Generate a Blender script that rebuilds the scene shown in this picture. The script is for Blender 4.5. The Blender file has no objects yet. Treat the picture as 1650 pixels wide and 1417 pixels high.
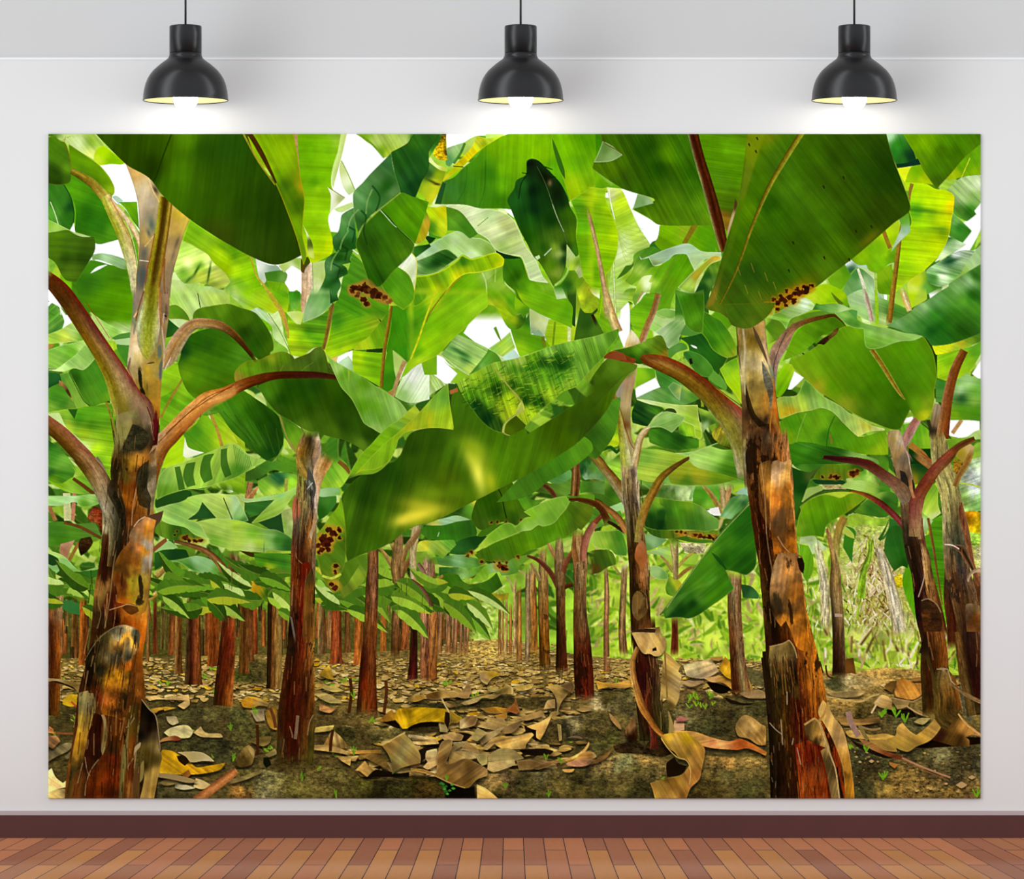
# ---------------------------------------------------------------- print painter
# The backdrop on the wall is a flat printed cloth.  Its print is drawn here, shape by
# shape, with a small scan-line painter (numpy) and stored as the colours of the cloth mesh.
import numpy as np, math, random
PX0, PY0, PW, PH = 78, 216, 1502, 1071
CV = np.zeros((PH, PW, 3), np.float32)
rs = np.random.RandomState(7)

def _noise2(n, octs, seed, fall=.55):
    r = np.random.RandomState(seed); out = np.zeros((n, n)); amp = 1.0; tot = 0
    for o in octs:
        g = r.rand(o, o); xs = np.arange(n)*o/n; i = xs.astype(int) % o; f = xs-np.floor(xs); f = f*f*(3-2*f); j = (i+1) % o
        a = g[np.ix_(i, i)]; b = g[np.ix_(i, j)]; c = g[np.ix_(j, i)]; d = g[np.ix_(j, j)]
        fx = f[None, :]; fy = f[:, None]
        out += amp*((a*(1-fx)+b*fx)*(1-fy)+(c*(1-fx)+d*fx)*fy); tot += amp; amp *= fall
    out /= tot; out -= out.mean(); out /= out.std()
    return out.astype(np.float32)
NA = _noise2(512, (8, 16, 32, 64, 128), 1, .6)
NB = _noise2(512, (32, 64, 128, 256), 2, .8)
NC = _noise2(512, (4, 8, 16, 32), 3, .6)
def nz(N, x, y):
    x = np.mod(x, 512); y = np.mod(y, 512); i = x.astype(np.int32) % 512; j = y.astype(np.int32) % 512
    fx = x-np.floor(x); fy = y-np.floor(y); i1 = (i+1) % 512; j1 = (j+1) % 512
    return (N[j, i]*(1-fx)+N[j, i1]*fx)*(1-fy)+(N[j1, i]*(1-fx)+N[j1, i1]*fx)*fy

def hx(s):
    if not isinstance(s, str): return np.array(s, np.float32)
    return np.array([int(s[0:2], 16), int(s[2:4], 16), int(s[4:6], 16)], np.float32)/255
FR = [0, 0, 1.0]
TILES = {'T': (78, 446, 2.946), 'U': (578, 446, 2.946), 'V': (1020, 446, 2.946)}
for _r, (_y, _s, _s5) in enumerate(((216, 5.45, 4.825), (466, 5.06, 4.825), (736, 5.06, 4.825), (1006, 5.043, 4.825))):
    for _c, _x in enumerate((78, 368, 658, 948, 1238)):
        TILES['ABCD'[_r]+str(_c+1)] = (_x, _y, _s5 if _c == 4 else _s)
def F(t):
    FR[:] = TILES[t] if t != 'G' else (0, 0, 1.0)
def fx(x, y): return FR[0]+x/FR[2]-PX0, FR[1]+y/FR[2]-PY0
CMD = []
def prs(s): return [t.split(',') for t in s.split()]

def chaikin(p, it, closed=True):
    """smooth curve through the points; sharp corners stay sharp"""
    if it < 1 or len(p) < 3: return p
    n = len(p); xy = p[:, :2]
    prv = np.roll(p, 1, 0); nxt = np.roll(p, -1, 0)
    if not closed: prv[0] = p[0]; nxt[-1] = p[-1]
    a = xy-prv[:, :2]; b = nxt[:, :2]-xy
    la = np.hypot(*a.T)+1e-6; lb = np.hypot(*b.T)+1e-6
    cs = (a*b).sum(1)/la/lb
    w = np.clip((cs-.25)/.4, 0, 1)
    if not closed: w = np.clip(w, .3, 1); w[0] = w[-1] = 0
    d = (nxt-prv); ld = np.hypot(d[:, 0], d[:, 1])[:, None]+1e-6
    T = d/ld*w[:, None]
    out = []
    for i in range(n if closed else n-1):
        j = (i+1) % n; L = lb[i]
        m = 3 if L < 12 else 6
        t = (np.arange(m)/m)[:, None]
        out.append((2*t**3-3*t**2+1)*p[i]+(t**3-2*t**2+t)*T[i]*L+(-2*t**3+3*t**2)*p[j]+(t**3-t**2)*T[j]*L)
    r = np.vstack(out)
    if not closed: r = np.vstack([r, p[-1:]])
    return r

def cover(p, pad=2):
    x0 = max(0, int(math.floor(p[:, 0].min()))-pad); x1 = min(PW, int(math.ceil(p[:, 0].max()))+pad+1)
    y0 = max(0, int(math.floor(p[:, 1].min()))-pad); y1 = min(PH, int(math.ceil(p[:, 1].max()))+pad+1)
    if x1 <= x0 or y1 <= y0: return None
    W = x1-x0; H = y1-y0; SS = 3
    acc = np.zeros((H*SS, W+2), np.float32)
    q = np.roll(p, -1, 0)
    for (ax, ay), (bx, by) in zip(p, q):
        if ay == by: continue
        s = 1.0
        if ay > by: ax, ay, bx, by = bx, by, ax, ay; s = -1.0
        r0 = max(0, int(math.ceil((ay-y0)*SS-.5))); r1 = min(H*SS-1, int(math.floor((by-y0)*SS-.5-1e-9)))
        if r1 < r0: continue
        r = np.arange(r0, r1+1); yy = (r+.5)/SS+y0
        xx = np.clip(ax+(yy-ay)*(bx-ax)/(by-ay)-x0, 0, W)
        i = xx.astype(np.int32); f = xx-i
        acc[r, i] += s*(1-f); acc[r, i+1] += s*f
    c = np.abs(np.cumsum(acc, 1)[:, :W]); c = np.clip(c, 0, 1).reshape(H, SS, W).mean(1)
    return c, x0, y0

def box(a, r):
    if r < 1: return a
    r = int(r); k = 2*r+1
    b = np.pad(a, ((r+1, r), (r+1, r)), mode='edge'); c = b.cumsum(0).cumsum(1)
    return ((c[k:, k:]-c[:-k, k:]-c[k:, :-k]+c[:-k, :-k])/(k*k))[:a.shape[0], :a.shape[1]]

def shep(cols, X, Y, pw):
    if len(cols) == 1: return np.broadcast_to(cols[0][2], X.shape+(3,)).copy()
    num = np.zeros(X.shape+(3,), np.float32); den = np.zeros(X.shape, np.float32)
    for x, y, c in cols:
        w = 1.0/((X-x)**2+(Y-y)**2+25)**pw
        num += w[..., None]*c; den += w
    return num/den[..., None]

def comp(c, x0, y0, col, op=1.0):
    H, W = c.shape; s = CV[y0:y0+H, x0:x0+W]; a = (c*op)[..., None]; s *= (1-a); s += a*np.clip(col, 0, 1)

def dec(col, X, Y, v, g):
    if v:
        an, per, amp = v; t = math.radians(an)
        u = X*math.sin(t)+Y*math.cos(t); w = X*math.cos(t)-Y*math.sin(t)   # w runs along the vein
        s = nz(NB, u*14/per, w*.07)*.75+.35*nz(NC, u*5/per, w*.05)
        amp = amp*.62
        col = col*(1+amp*s[..., None])
        col[..., 0] += amp*.12*s; col[..., 1] += amp*.15*s
    if g:
        q = nz(NA, X*2.2, Y*2.2) if g < .19 or v else .3*nz(NA, X*1.2, Y*2.6)+.55*nz(NB, X*3.1, Y*5.2)+.3*nz(NA, X*5, Y*9)
        col = col*(1+g*q[..., None])
    return col
def blobs(col, X, Y, bl, rough=False):
    for x, y, rx, ry, an, c, a in bl:
        t = math.radians(an); dx = X-x; dy = Y-y
        u = (dx*math.cos(t)+dy*math.sin(t))/rx; v = (-dx*math.sin(t)+dy*math.cos(t))/ry
        w = np.exp(-(u*u+v*v))
        if rough: w = np.clip((w-.42+.17*nz(NA, X*2.6, Y*1.2)+.06*nz(NB, X*3, Y))*4, 0, 1)
        w = (a*w)[..., None]; col = col*(1-w)+c*w
    return col
def pbl(s):
    o = []
    for t in prs(s or ''):
        x, y = fx(float(t[0]), float(t[1])); o.append((x, y, float(t[2])/FR[2], float(t[3])/FR[2], float(t[4]), hx(t[5]), float(t[6])))
    return o
def fv(v):
    if v is None: return None
    return (v[0], v[1], v[2])

def _fe(q):
    if FR[2] < 3: return None
    xs = [a for a, _ in q]; ys = [c for _, c in q]; r = []
    H = 1417 if FR[2] != 4.825 else 1300; W = 1515
    if FR[1] > 216 and -130 < min(ys) <= -10: r.append((1, min(ys), 1))
    if H+80 <= max(ys) <= 1700 and FR[1] < 1000: r.append((1, max(ys), -1))
    if FR[0] > 78 and -130 < min(xs) <= -10: r.append((0, min(xs), 1))
    return [(a, (m/FR[2]+FR[a]-(PX0, PY0)[a]), d) for a, m, d in r]
def P(z, pts, cols, v=None, e=None, b=0, k=2, g=.03, bl=None, op=1, pw=1.4, sh=0, fd=None):
    p = np.array([fx(float(a), float(c)) for a, c in prs(pts)])
    cl = []
    for t in prs(cols):
        if len(t) == 1: cl.append((p[:, 0].mean(), p[:, 1].mean(), hx(t[0])))
        else: cl.append((*fx(float(t[0]), float(t[1])), hx(t[2])))
    CMD.append((z, len(CMD), _poly, (p, cl, v, e, b, k, g, pbl(bl), op, pw, sh, _fe([(float(a), float(c)) for a, c in prs(pts)]), fd and (*fx(fd[0], fd[1]), *fx(fd[2], fd[3])))))
def _poly(p, cl, v, e, b, k, g, bl, op, pw, sh, fe=None, fd=None):
    p = chaikin(p, k)
    r = cover(p, 2+int(b*3))
    if r is None: return
    c, x0, y0 = r
    if b: c = box(box(c, b), b)
    H, W = c.shape; Y, X = np.mgrid[y0:y0+H, x0:x0+W].astype(np.float32)
    if fd:
        ux, uy = fd[2]-fd[0], fd[3]-fd[1]; c = c*np.clip(((X-fd[0])*ux+(Y-fd[1])*uy)/(ux*ux+uy*uy), 0, 1)
    for a, m, d in fe or ():
        c = c*np.clip(d*((X, Y)[a]-m)/14, 0, 1)
    if sh:   # printed shade under the shape
        s2 = box(np.pad(c, ((sh, 0), (0, 0)))[:H], max(1, sh//2)); s = CV[y0:y0+H, x0:x0+W]; s *= (1-.55*s2)[..., None]
    if g >= .09 and len(cl) > 2:
        col = shep(cl, X+5*nz(NA, X*2, Y), Y+7*nz(NA, X*2+99, Y*1+50), pw)
    else: col = shep(cl, X, Y, pw)
    col = dec(col, X, Y, v, g)
    if e:
        ec, ew, ea = e
        ed = np.clip((1-box(c, max(1, round(ew))))*2.2, 0, 1)*ea; col = col*(1-ed[..., None])+hx(ec)*ed[..., None]
    if bl: col = blobs(col, X, Y, bl, g >= .09)
    comp(c, x0, y0, col, op)

def S(z, pts, rows, fib=.12, pat=None, g=.05, bl=None, op=1, fs=1.0, rough=0, fe=None):
    """strip along a centre line: pts 'x,y,halfwidth'; rows of colours across, '|' between rows along it"""
    p = np.array([(*fx(float(a), float(c)), float(w)/FR[2]) for a, c, w in prs(pts)])
    R = [[hx(c) for c in row.split()] for row in rows.split('|')]
    t = prs(pts); H = 1417 if FR[2] != 4.825 else 1300
    def out(a, c):
        a, c = float(a), float(c)
        return FR[2] > 3 and (c <= -10 and FR[1] > 216 or c > H+20 and FR[1] < 1000 or a <= -10 and FR[0] > 78 or a > 1535 and FR[0] < 1200)
    CMD.append((z, len(CMD), _strip, (p, R, fib, pat, g, pbl(bl), op, fs, rough, fe or (out(t[0][0], t[0][1]) or (FR[1] == 736 and float(t[0][1]) > 560 and abs(p[-1, 0]-p[0, 0]) < .3*(p[-1, 1]-p[0, 1])), out(t[-1][0], t[-1][1])))))
def _strip(p, R, fib, pat, g, bl, op, fs, rough, fe=(0, 0)):
    if len(p) > 2: p = chaikin(p, 2, False)
    m = p[:, 2].max()+3
    x0 = max(0, int(p[:, 0].min()-m)); x1 = min(PW, int(p[:, 0].max()+m)+1); y0 = max(0, int(p[:, 1].min()-m)); y1 = min(PH, int(p[:, 1].max()+m)+1)
    if x1 <= x0 or y1 <= y0: return
    Y, X = np.mgrid[y0:y1, x0:x1].astype(np.float32); X += .5; Y += .5
    best = np.full(X.shape, 1e9, np.float32); U = np.zeros_like(X); D = np.zeros_like(X); Wd = np.ones_like(X); En = np.zeros_like(X)
    acc = 0.0; n = len(p)-1
    seg = np.hypot(np.diff(p[:, 0]), np.diff(p[:, 1])); tot = seg.sum()
    for i in range(n):
        a = p[i]; b = p[i+1]; L = seg[i]
        if L < 1e-6: continue
        dx, dy = (b[0]-a[0])/L, (b[1]-a[1])/L
        t = (X-a[0])*dx+(Y-a[1])*dy; over = np.maximum(0, np.maximum(-t, t-L)); tc = np.clip(t, 0, L)
        d = (X-a[0])*(-dy)+(Y-a[1])*dx
        dist = np.hypot(over, d); k = dist < best
        best[k] = dist[k]; U[k] = (acc+tc)[k]; D[k] = d[k]
        Wd[k] = (a[2]+(b[2]-a[2])*tc/L)[k]
        En[k] = (over if (i == 0 or i == n-1) else np.zeros_like(over))[k]
        acc += L
    Wr = Wd
    if rough: Wr = Wd*(1+rough*nz(NA, U*1.5+p[0, 0]*7, np.sign(D)*40+p[0, 1]))
    c = np.clip(Wr-np.abs(D)+.5, 0, 1)*np.clip(1-En, 0, 1)
    if fe[0]: c = c*np.clip(U/14, 0, 1)
    if fe[1]: c = c*np.clip((seg.sum()-U)/14, 0, 1)
    if c.max() <= 0: return
    v = np.clip(D/Wd, -1, 1)
    # side: looking along the line, D<0 / D>0; the colour rows run from D=+ to D=- for a line drawn downwards (left to right)
    f = (1-v)/2 if p[-1, 1] >= p[0, 1] else (1+v)/2
    nr = len(R); nc = max(len(r) for r in R)
    T = np.array([[r[min(len(r)-1, int(round(j*(len(r)-1)/max(1, nc-1))))] if len(r) != nc else r[j] for j in range(nc)] for r in R])
    fu = np.clip(U/max(tot, 1), 0, 1)*(nr-1); i0 = np.minimum(fu.astype(int), max(nr-2, 0)); i1 = np.minimum(i0+1, nr-1); tu = (fu-i0)[..., None]
    fc = f*(nc-1); j0 = np.minimum(fc.astype(int), max(nc-2, 0)); j1 = np.minimum(j0+1, nc-1); tv = (fc-j0)[..., None]
    col = (T[i0, j0]*(1-tv)+T[i0, j1]*tv)*(1-tu)+(T[i1, j0]*(1-tv)+T[i1, j1]*tv)*tu
    sx = p[0, 0]*3.7
    if fib:
        s = nz(NB, f*Wd*2*5*fs+sx, U*.55+sx)
        col = col*(1+fib*s[..., None])
    if pat:   # 'hex,scale,threshold,alpha,seed' irregular printed patches
        for t in pat.split():
            pc, ps, th, al, sd = t.split(','); ps = float(ps); th = float(th); sd = float(sd)*57
            q = nz(NA, X*2.4/ps+sd, Y*1.1/ps+sd)+.45*nz(NB, X*1.7+sd, Y*.7)
            w = (np.clip((q-th)*2.5, 0, 1)*float(al))[..., None]; col = col*(1-w)+hx(pc)*w
    if g: col = col*(1+g*nz(NB, X*3, Y*3)[..., None])
    if bl: col = blobs(col, X, Y, bl)
    comp(c, x0, y0, col, op)

def L(z, pts, w, col, op=1):
    t = prs(pts); n = len(t)
    S(z, ' '.join('%s,%s,%g' % (a[0], a[1], (w if len(a) < 3 else float(a[2]))/2) for a in t), col, 0, None, .04, None, op)

def rot(z, spots, cols='3c1408 541c08 2c1008 6c2c10', halo='b87c20'):
    """ragged brown blight spots printed on a leaf: 'x,y,r' each"""
    cc = cols.split(); r = random.Random(int(FR[0])+len(spots))
    for t in prs(spots):
        x, y, q = map(float, t)
        q *= 1.35
        if halo: P(z-.01, ' '.join('%.1f,%.1f' % (x+q*1.7*r.uniform(.6, 1.2)*math.cos(a), y+q*1.5*r.uniform(.6, 1.2)*math.sin(a)) for a in (0, 1, 2, 3, 4, 5.2)), halo, k=2, op=.6, b=1)
        for _ in range(3):
            X = x+q*r.uniform(-.5, .5); Y = y+q*r.uniform(-.5, .5); n = 8
            P(z, ' '.join('%.1f,%.1f' % (X+q*r.uniform(.35, .95)*math.cos(i*6.283/n), Y+q*r.uniform(.3, .85)*math.sin(i*6.283/n)) for i in range(n)), r.choice(cc), k=2, g=.12, op=.9)

def cracks(z, line, n, cols='1c0e04 1c0e04 2c1608 100804 c09058 a86c34 3c1c08', ln=(6, 40), w=(.7, 1.8), seed=1, op=.5):
    """thin peeling lines of bark printed along a trunk"""
    p = [tuple(map(float, t)) for t in prs(line)]; r = random.Random(seed); cc = cols.split()
    for _ in range(n):
        i = r.randrange(len(p)-1); t = r.random(); a, b = p[i], p[i+1]
        x, y, h = (a[k]+(b[k]-a[k])*t for k in range(3)); v = r.uniform(-.95, .95); L0 = math.hypot(b[0]-a[0], b[1]-a[1]) or 1
        dx, dy = (b[0]-a[0])/L0, (b[1]-a[1])/L0; q = r.uniform(*ln); x += v*h
        m = r.uniform(-.12, .12)*q
        L(z, '%.1f,%.1f %.1f,%.1f %.1f,%.1f' % (x, y, x+dx*q*.5+m*.4, y+dy*q*.5, x+dx*q+m, y+dy*q), r.uniform(*w), r.choice(cc), op)

def flush():
    for z, i, f, a in sorted(CMD, key=lambda t: (t[0], t[1])): f(*a)
    CMD.clear()
    # greens of the print lean to yellow
    g = CV[..., 1]-CV[..., 0]; m = np.clip(g, 0, 1); w = np.clip(m*6, 0, 1)
    CV[..., 0] += .15*m; CV[..., 1] -= .085*m
    CV[..., 2] -= w*.28*np.clip(CV[..., 2]-.45*CV[..., 1], 0, 1)*np.clip((.9-CV[..., 1])*2.2, 0, 1)
    CV[...] = CV+.10*(CV-np.stack([box(CV[..., i], 2) for i in range(3)], -1))*4
    m = np.clip(CV[..., 0]-CV[..., 1]-.04, 0, 1); CV[..., 0] -= .16*m; CV[..., 1] += .07*m
    np.clip(CV, 0, 1, out=CV); CV[...] = CV**1.10
# ---- backdrop print: far background
F('G')
CV[:] = 1.0
R = random.Random(11)
P(0, "70,560 1590,560 1590,1300 70,1300", "300,700,7cbc34 900,700,88c63c 1400,700,86c43a 300,1000,4c7a1c 790,1000,90c83a 1400,950,b8d850 1450,1060,9cc234", k=0, g=.1)
P(0, "70,200 1590,200 1590,600 70,600", "300,300,a4d650 900,300,9cd244 1400,300,a8d84c 300,560,78ba30 900,540,90ca44 1400,540,8cc83c", k=0, g=.03)
def leaf(z, x, y, ln, wd, an, c1, c2, rib='b0b060', bend=.25, amp=.07, tear=0, e=None):
    """one printed banana leaf: two halves on a bent midrib"""
    t = math.radians(an); ca, sa = math.cos(t), math.sin(t)
    def at(u, v):
        bx = u*ln; by = bend*ln*(u*u)
        by += v*wd
        return x+bx*ca-by*sa, y+bx*sa+by*ca
    n = 7; mid = [at(i/n, 0) for i in range(n+1)]
    def prof(u): return math.sin(math.pi*min(1, max(0, u))**.8)**.7*(.5+.5*math.cos(u*1.2)) if 0 < u < 1 else 0
    for sgn, c in ((1, c1), (-1, c2)):
        side = []
        for i in range(n*2+1):
            u = i/(n*2); side.append(at(u, sgn*prof(u)*(1+tear*R.uniform(-1, 1))))
        pts = side+mid[::-1]
        P(z, ' '.join('%.1f,%.1f' % q for q in pts), c, v=(-an+75*sgn, max(3, wd/6), amp), e=e, k=1, g=.02)
    L(z, ' '.join('%.1f,%.1f' % q for q in mid), max(.6, ln/90), rib, .7)
TOP = ['6cc010', '86cc20', 'a2d848', '4e9c10', '94c840', 'b6de78', '3c8414', 'a4d030', 'cce8a0', '5cae18', '78b838']
MID = ['68a828', '98c83c', '447c1c', 'b4d464', '346814', '88b834', '549820', 'b8d87c', '28540f', '78a828', '98c44c']
for i in range(230):
    x = R.uniform(60, 1600); y = R.uniform(215, 620); s = R.uniform(.5, 1.1)
    leaf(1, x, y, 190*s, 46*s, R.choice([R.uniform(30, 150), R.uniform(-120, -60), R.uniform(0, 360)]), R.choice(TOP), R.choice(TOP), R.choice(['c8d890', '8a8a30', 'b8c860']), R.uniform(-.3, .5), tear=.06)
for i in range(900):
    x = R.uniform(60, 1600); y = R.uniform(600, 1010); s = (1.15-(y-600)/480)*R.uniform(.5, 1.0)
    dk = R.random() < .28
    leaf(2+(y-600)/500, x, y, 120*s, 30*s, R.choice([R.uniform(-30, 40), R.uniform(150, 210), R.uniform(0, 360)]), R.choice(['244f10', '1c400c', '305c14'] if dk else MID), R.choice(['2a6c1c', '3c8420'] if dk else MID), R.choice(['a89850', 'b8c860', '7a6a30']), R.uniform(-.4, .6), tear=.1)
# far jungle behind the trunks, left
for i in range(500):
    x = R.uniform(60, 760); y = R.uniform(920, 1050); s = R.uniform(.3, .8)
    leaf(3.2, x, y, 40*s, 12*s, R.uniform(0, 360), R.choice(MID+['c8c83c', '6a7c20', 'a89830']), R.choice(MID+['5a5c18']), '7a7a30', .2)
P(3.4, "70,1010 760,1010 760,1075 70,1075", "5a5420", b=8, op=.75, k=0)
# bright clearing on the right
P(3.4, "960,880 1590,860 1590,1110 960,1080", "1000,1000,a4cc3c 1100,980,b4dc48 1200,1000,b8e04c 1300,960,c0dc58 1420,980,c8c878 1500,1000,b4cc58 1300,1060,9cc03c 1440,1070,a0c038", b=9, k=0, g=.12)
for i in range(760):
    x = R.uniform(950, 1590); y = R.uniform(850, 1085); s = R.uniform(.3, .9)
    leaf(3.6, x, y, 44*s, 9*s, R.uniform(0, 360), R.choice(['b8e03c', 'd4ec70', '90c828', '6aa41c', 'e4f0a0', '4c8c18', 'c8b870', 'a4d830']), R.choice(['a0d030', 'c8e860', '78b420', '58981c', 'b0a060']), 'd8e090', .2)
for i in range(420):
    x = R.uniform(1330, 1560); y = R.uniform(860, 1080); a = R.uniform(-2.2, -.9); l = R.uniform(8, 40)
    L(3.8, "%.1f,%.1f %.1f,%.1f" % (x, y, x+l*math.cos(a), y+l*math.sin(a)), R.uniform(1, 4), R.choice(['e8dcb0', 'c8a870', '8a6434', 'b8a060', 'd8e080', '6a4a20', 'f4ecd0', '98b030']))
for i in range(200):
    x = R.uniform(960, 1560); y = R.uniform(1020, 1088); l = R.uniform(6, 18)
    L(3.9, "%.1f,%.1f %.1f,%.1f" % (x, y, x+R.uniform(-5, 5), y-l), R.uniform(1, 2.4), R.choice(['b4dc3c', '7cb024', 'd4e870', '98c828', '5a8c1c']))
# the lit gap at the end of the row
P(4.0, "752,950 806,950 806,1036 752,1040", "775,970,9cc848 780,1010,b4d860 780,1030,a8c84c", b=3, g=.16)
for i in range(260):
    x = R.uniform(750, 808); y = R.uniform(940, 1034)
    leaf(4.1, x, y, 10, 3, R.uniform(0, 360), R.choice(['c8e878', '8cc038', '5a9424', 'e0f0a8', 'a4cc50']), R.choice(['b0dc60', '7cb030']), 'a8c860', .1)
# ---- ground
P(5, "70,1062 240,1058 400,1056 560,1052 680,1046 770,1032 830,1032 880,1046 960,1058 1060,1064 1200,1066 1300,1078 1400,1086 1590,1088 1590,1300 70,1300",
  "150,1080,8c7434 400,1075,9a8040 600,1075,9c8040 790,1050,c8a858 790,1100,9a7c3c 1000,1080,a08848 1150,1090,94783c 1350,1110,b4904c 1520,1110,8c7438 120,1150,4c4420 300,1160,443e20 500,1190,5a4a24 700,1150,4c4422 900,1160,584c26 1100,1160,4e4622 1200,1170,5a5028 1400,1200,5c5028 1540,1240,5a5430 400,1270,5c5028 700,1275,4a4020 1000,1270,4c4824 1150,1250,4e4826 1450,1270,8a7438 300,1240,4a4020", k=1, g=.22, pw=1.2)
for i in range(2600):   # soil grain
    y = 1075+(R.random()**.8)*212; x = R.uniform(75, 1585); s = .4+(y-1060)/150
    c = R.choice(['2c2812', '6c6030', '38321a', '8a7840', '4a4424', '242010', '7c6a38'])
    P(5.1, "%.1f,%.1f %.1f,%.1f %.1f,%.1f %.1f,%.1f" % (x-3*s, y, x, y-1.1*s, x+3*s*R.uniform(.5, 1.5), y+.3*s, x, y+1.2*s), c, k=1, op=R.uniform(.25, .7), g=0)
def litter(z, x, y, s, tones, dark='1c1608'):
    a = R.uniform(-.5, .5)+(math.pi if R.random() < .5 else 0); n = R.randint(5, 7); w = s*R.uniform(.8, 1.5); h = s*R.uniform(.25, .55)
    pts = []
    for k in range(n):
        t = 2*math.pi*k/n+R.uniform(-.3, .3); rr = R.uniform(.55, 1.1)
        px = w*rr*math.cos(t); py = h*rr*math.sin(t); pts.append((x+px*math.cos(a)-py*math.sin(a)*.6, y+px*math.sin(a)*.6+py*math.cos(a)))
    q = ' '.join('%.1f,%.1f' % p for p in pts)
    P(z, ' '.join('%.1f,%.1f' % (p[0]+s*.1, p[1]+s*.28) for p in pts), dark, k=1, op=.75, g=0)
    c1, c2 = R.choice(tones), R.choice(tones)
    P(z, q, "%.1f,%.1f,%s %.1f,%.1f,%s" % (x-w*.5, y-h*.4, c1, x+w*.6, y+h*.4, c2), v=(R.uniform(-40, 40), max(2, s*.35), .12), k=1, g=.04, pw=1.2)
    if R.random() < .5:
        L(z, "%.1f,%.1f %.1f,%.1f" % (pts[0][0], pts[0][1], pts[n//2][0], pts[n//2][1]), max(.7, s*.08), R.choice(['e8cc88', '5a3c18', 'd8b468']))
DRY = ['c8a45c', 'b08c48', 'dcb870', '9a7438', 'e4c888', 'a8884c', '7c5c2c', 'c09850', 'b49458', 'd0a850']
# ---- row A (top)
F('A1')
P(12, "430,250 760,250 830,620 830,920 660,640 560,600 560,420", "ffffff", k=1, g=0)
P(12, "330,1240 420,930 700,900 760,1130 520,1160", "ffffff", k=1, g=0)
P(12, "1100,1010 1180,1010 1160,1120 1090,1120", "ffffff", k=1, g=0)
P(20, "-20,-20 380,-20 500,110 430,160 400,225 300,170 200,120 130,60 -20,20", "150,60,c0dc84 260,80,d4ecaa 390,60,84b830 420,20,a8d060 380,180,d8e880 20,10,4a8a18", v=(-50, 12, .08), e=('e8f0a0', 1, .5))
P(19.8, "-10,0 140,20 110,70 30,60", "7cb850", k=1)
P(21, "430,130 490,108 680,260 640,272 560,266 450,275 400,215", "480,160,9cd400 560,230,7cc400 430,230,b8d830", e=('e0e800', 1, .4))
P(22, "180,90 300,170 440,270 520,360 575,450 582,520 550,555 480,530 380,400 210,320", "250,200,5c9c08 350,260,64a40a 480,400,64a00a 560,500,8cb818 300,320,4c8c10 420,440,4c8806", v=(-20, 10, .07), e=('b0c020', 1, .5))
P(23, "-20,40 60,20 100,60 150,80 190,200 205,330 200,410 170,440 60,448 -20,430", "40,100,4e9010 120,180,4c8a12 170,300,5a9618 60,350,24500a 100,420,1f4408 160,400,3a6c10", v=(-35, 14, .08), e=('a08020', 1, .5))
L(23.2, "130,60 150,45 140,90 160,130 190,190 205,300", 4, '8a5a18', .7)
P(18, "100,430 205,350 380,410 490,540 560,680 640,850 665,915 540,950 430,968 350,900 230,860 240,640 150,470", "300,400,3f9c10 250,480,4ca410 450,650,2f8a10 350,720,1c6c0c 450,800,1f7010 560,880,4a9c18 420,930,3c8c14", v=(-20, 9, .06))
P(19, "-20,440 130,445 200,560 228,690 222,790 190,845 90,800 -20,745", "60,520,2f7c1c 120,600,328220 180,720,247414 40,700,4c9c30 200,640,0c4818", v=(-60, 9, .07))
L(19.2, "140,450 200,560 228,690 222,780", 8, '0a4020', .8)
L(19.2, "20,600 60,700 90,800", 7, 'd8ecc0', .9)
P(19.3, "225,785 240,870 190,855", "f4faff", k=1, g=0)
P(20.5, "-20,745 60,780 170,835 240,870 380,905 330,915 200,880 70,862 -20,872", "60,830,98c858 20,780,7cb840 280,890,b8d090 150,850,88bc50", e=('d0e4a0', 1, .4))
P(24, "-20,872 80,858 170,845 230,880 300,905 400,905 415,960 405,1040 340,1150 290,1230 245,1300 150,1280 60,1130 -20,1060", "60,900,44760e 200,950,3c6c12 380,940,345c10 150,1080,2c5c0c 300,1080,28500a 200,1200,4c7c14 60,1060,4a7c10", v=(-3, 9, .09))
P(19, "380,1065 470,1050 600,1075 720,1130 735,1195 640,1185 540,1140 430,1105 390,1120", "500,1080,9cc898 640,1140,84b480 420,1080,6a9a60 700,1180,6a9850", v=(-25, 8, .1))
P(18.8, "250,1330 300,1230 370,1110 440,1120 540,1150 730,1195 790,1700 600,1700 420,1600 300,1480", "400,1200,388814 600,1200,3c8410 350,1300,2f7c14 600,1400,4c9c04 700,1500,509c04 450,1500,4a9408", v=(-10, 10, .05))
P(18.9, "370,1228 430,1170 525,1148 450,1190", "ffffff", k=1, g=0)
P(18, "-20,1290 60,1330 140,1417 160,1560 60,1500 -20,1440", "ffffff", g=0)
P(18.3, "-20,1230 40,1270 110,1380 60,1360 -20,1350", "4c9420")
# sheath neck and stalks
S(25, "205,325,28 380,430,38 500,560,44", "5a4a08 7a6418 a09828 8a7420|5c4c0c 84681c 98801c 88842c|9c8c30 b8a040 a08838 b0a848", .05)
S(25.1, "500,545,46 560,680,48 640,850,52 700,1030,50 740,1200,42 765,1450,26", "98a028 b8b848 d8c878 c8a060|88901c a8ac30 d0c070 c89850|a8b060 d0d0a0 c8b880 d8c898|b0ac80 c8c090 c8bc90 b8a070", .06)
L(25.3, "548,570 640,740 700,850 740,960 780,1120", 5, 'b8582c', .8)
L(25.3, "660,700 720,860 760,1000 785,1150", 5, 'e8dcc0', .8)
S(25.2, "540,560,10 650,700,18 740,830,24 800,960,20 800,1100,8", "c89860 e8d0a0 d0b080", .05)
P(24.8, "620,600 780,598 800,840 740,760 680,660", "700,640,58a00c 780,750,4c9410", v=(-50, 8, .06))
P(24.7, "560,555 600,545 660,590 620,620", "a8d0b8")
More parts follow.
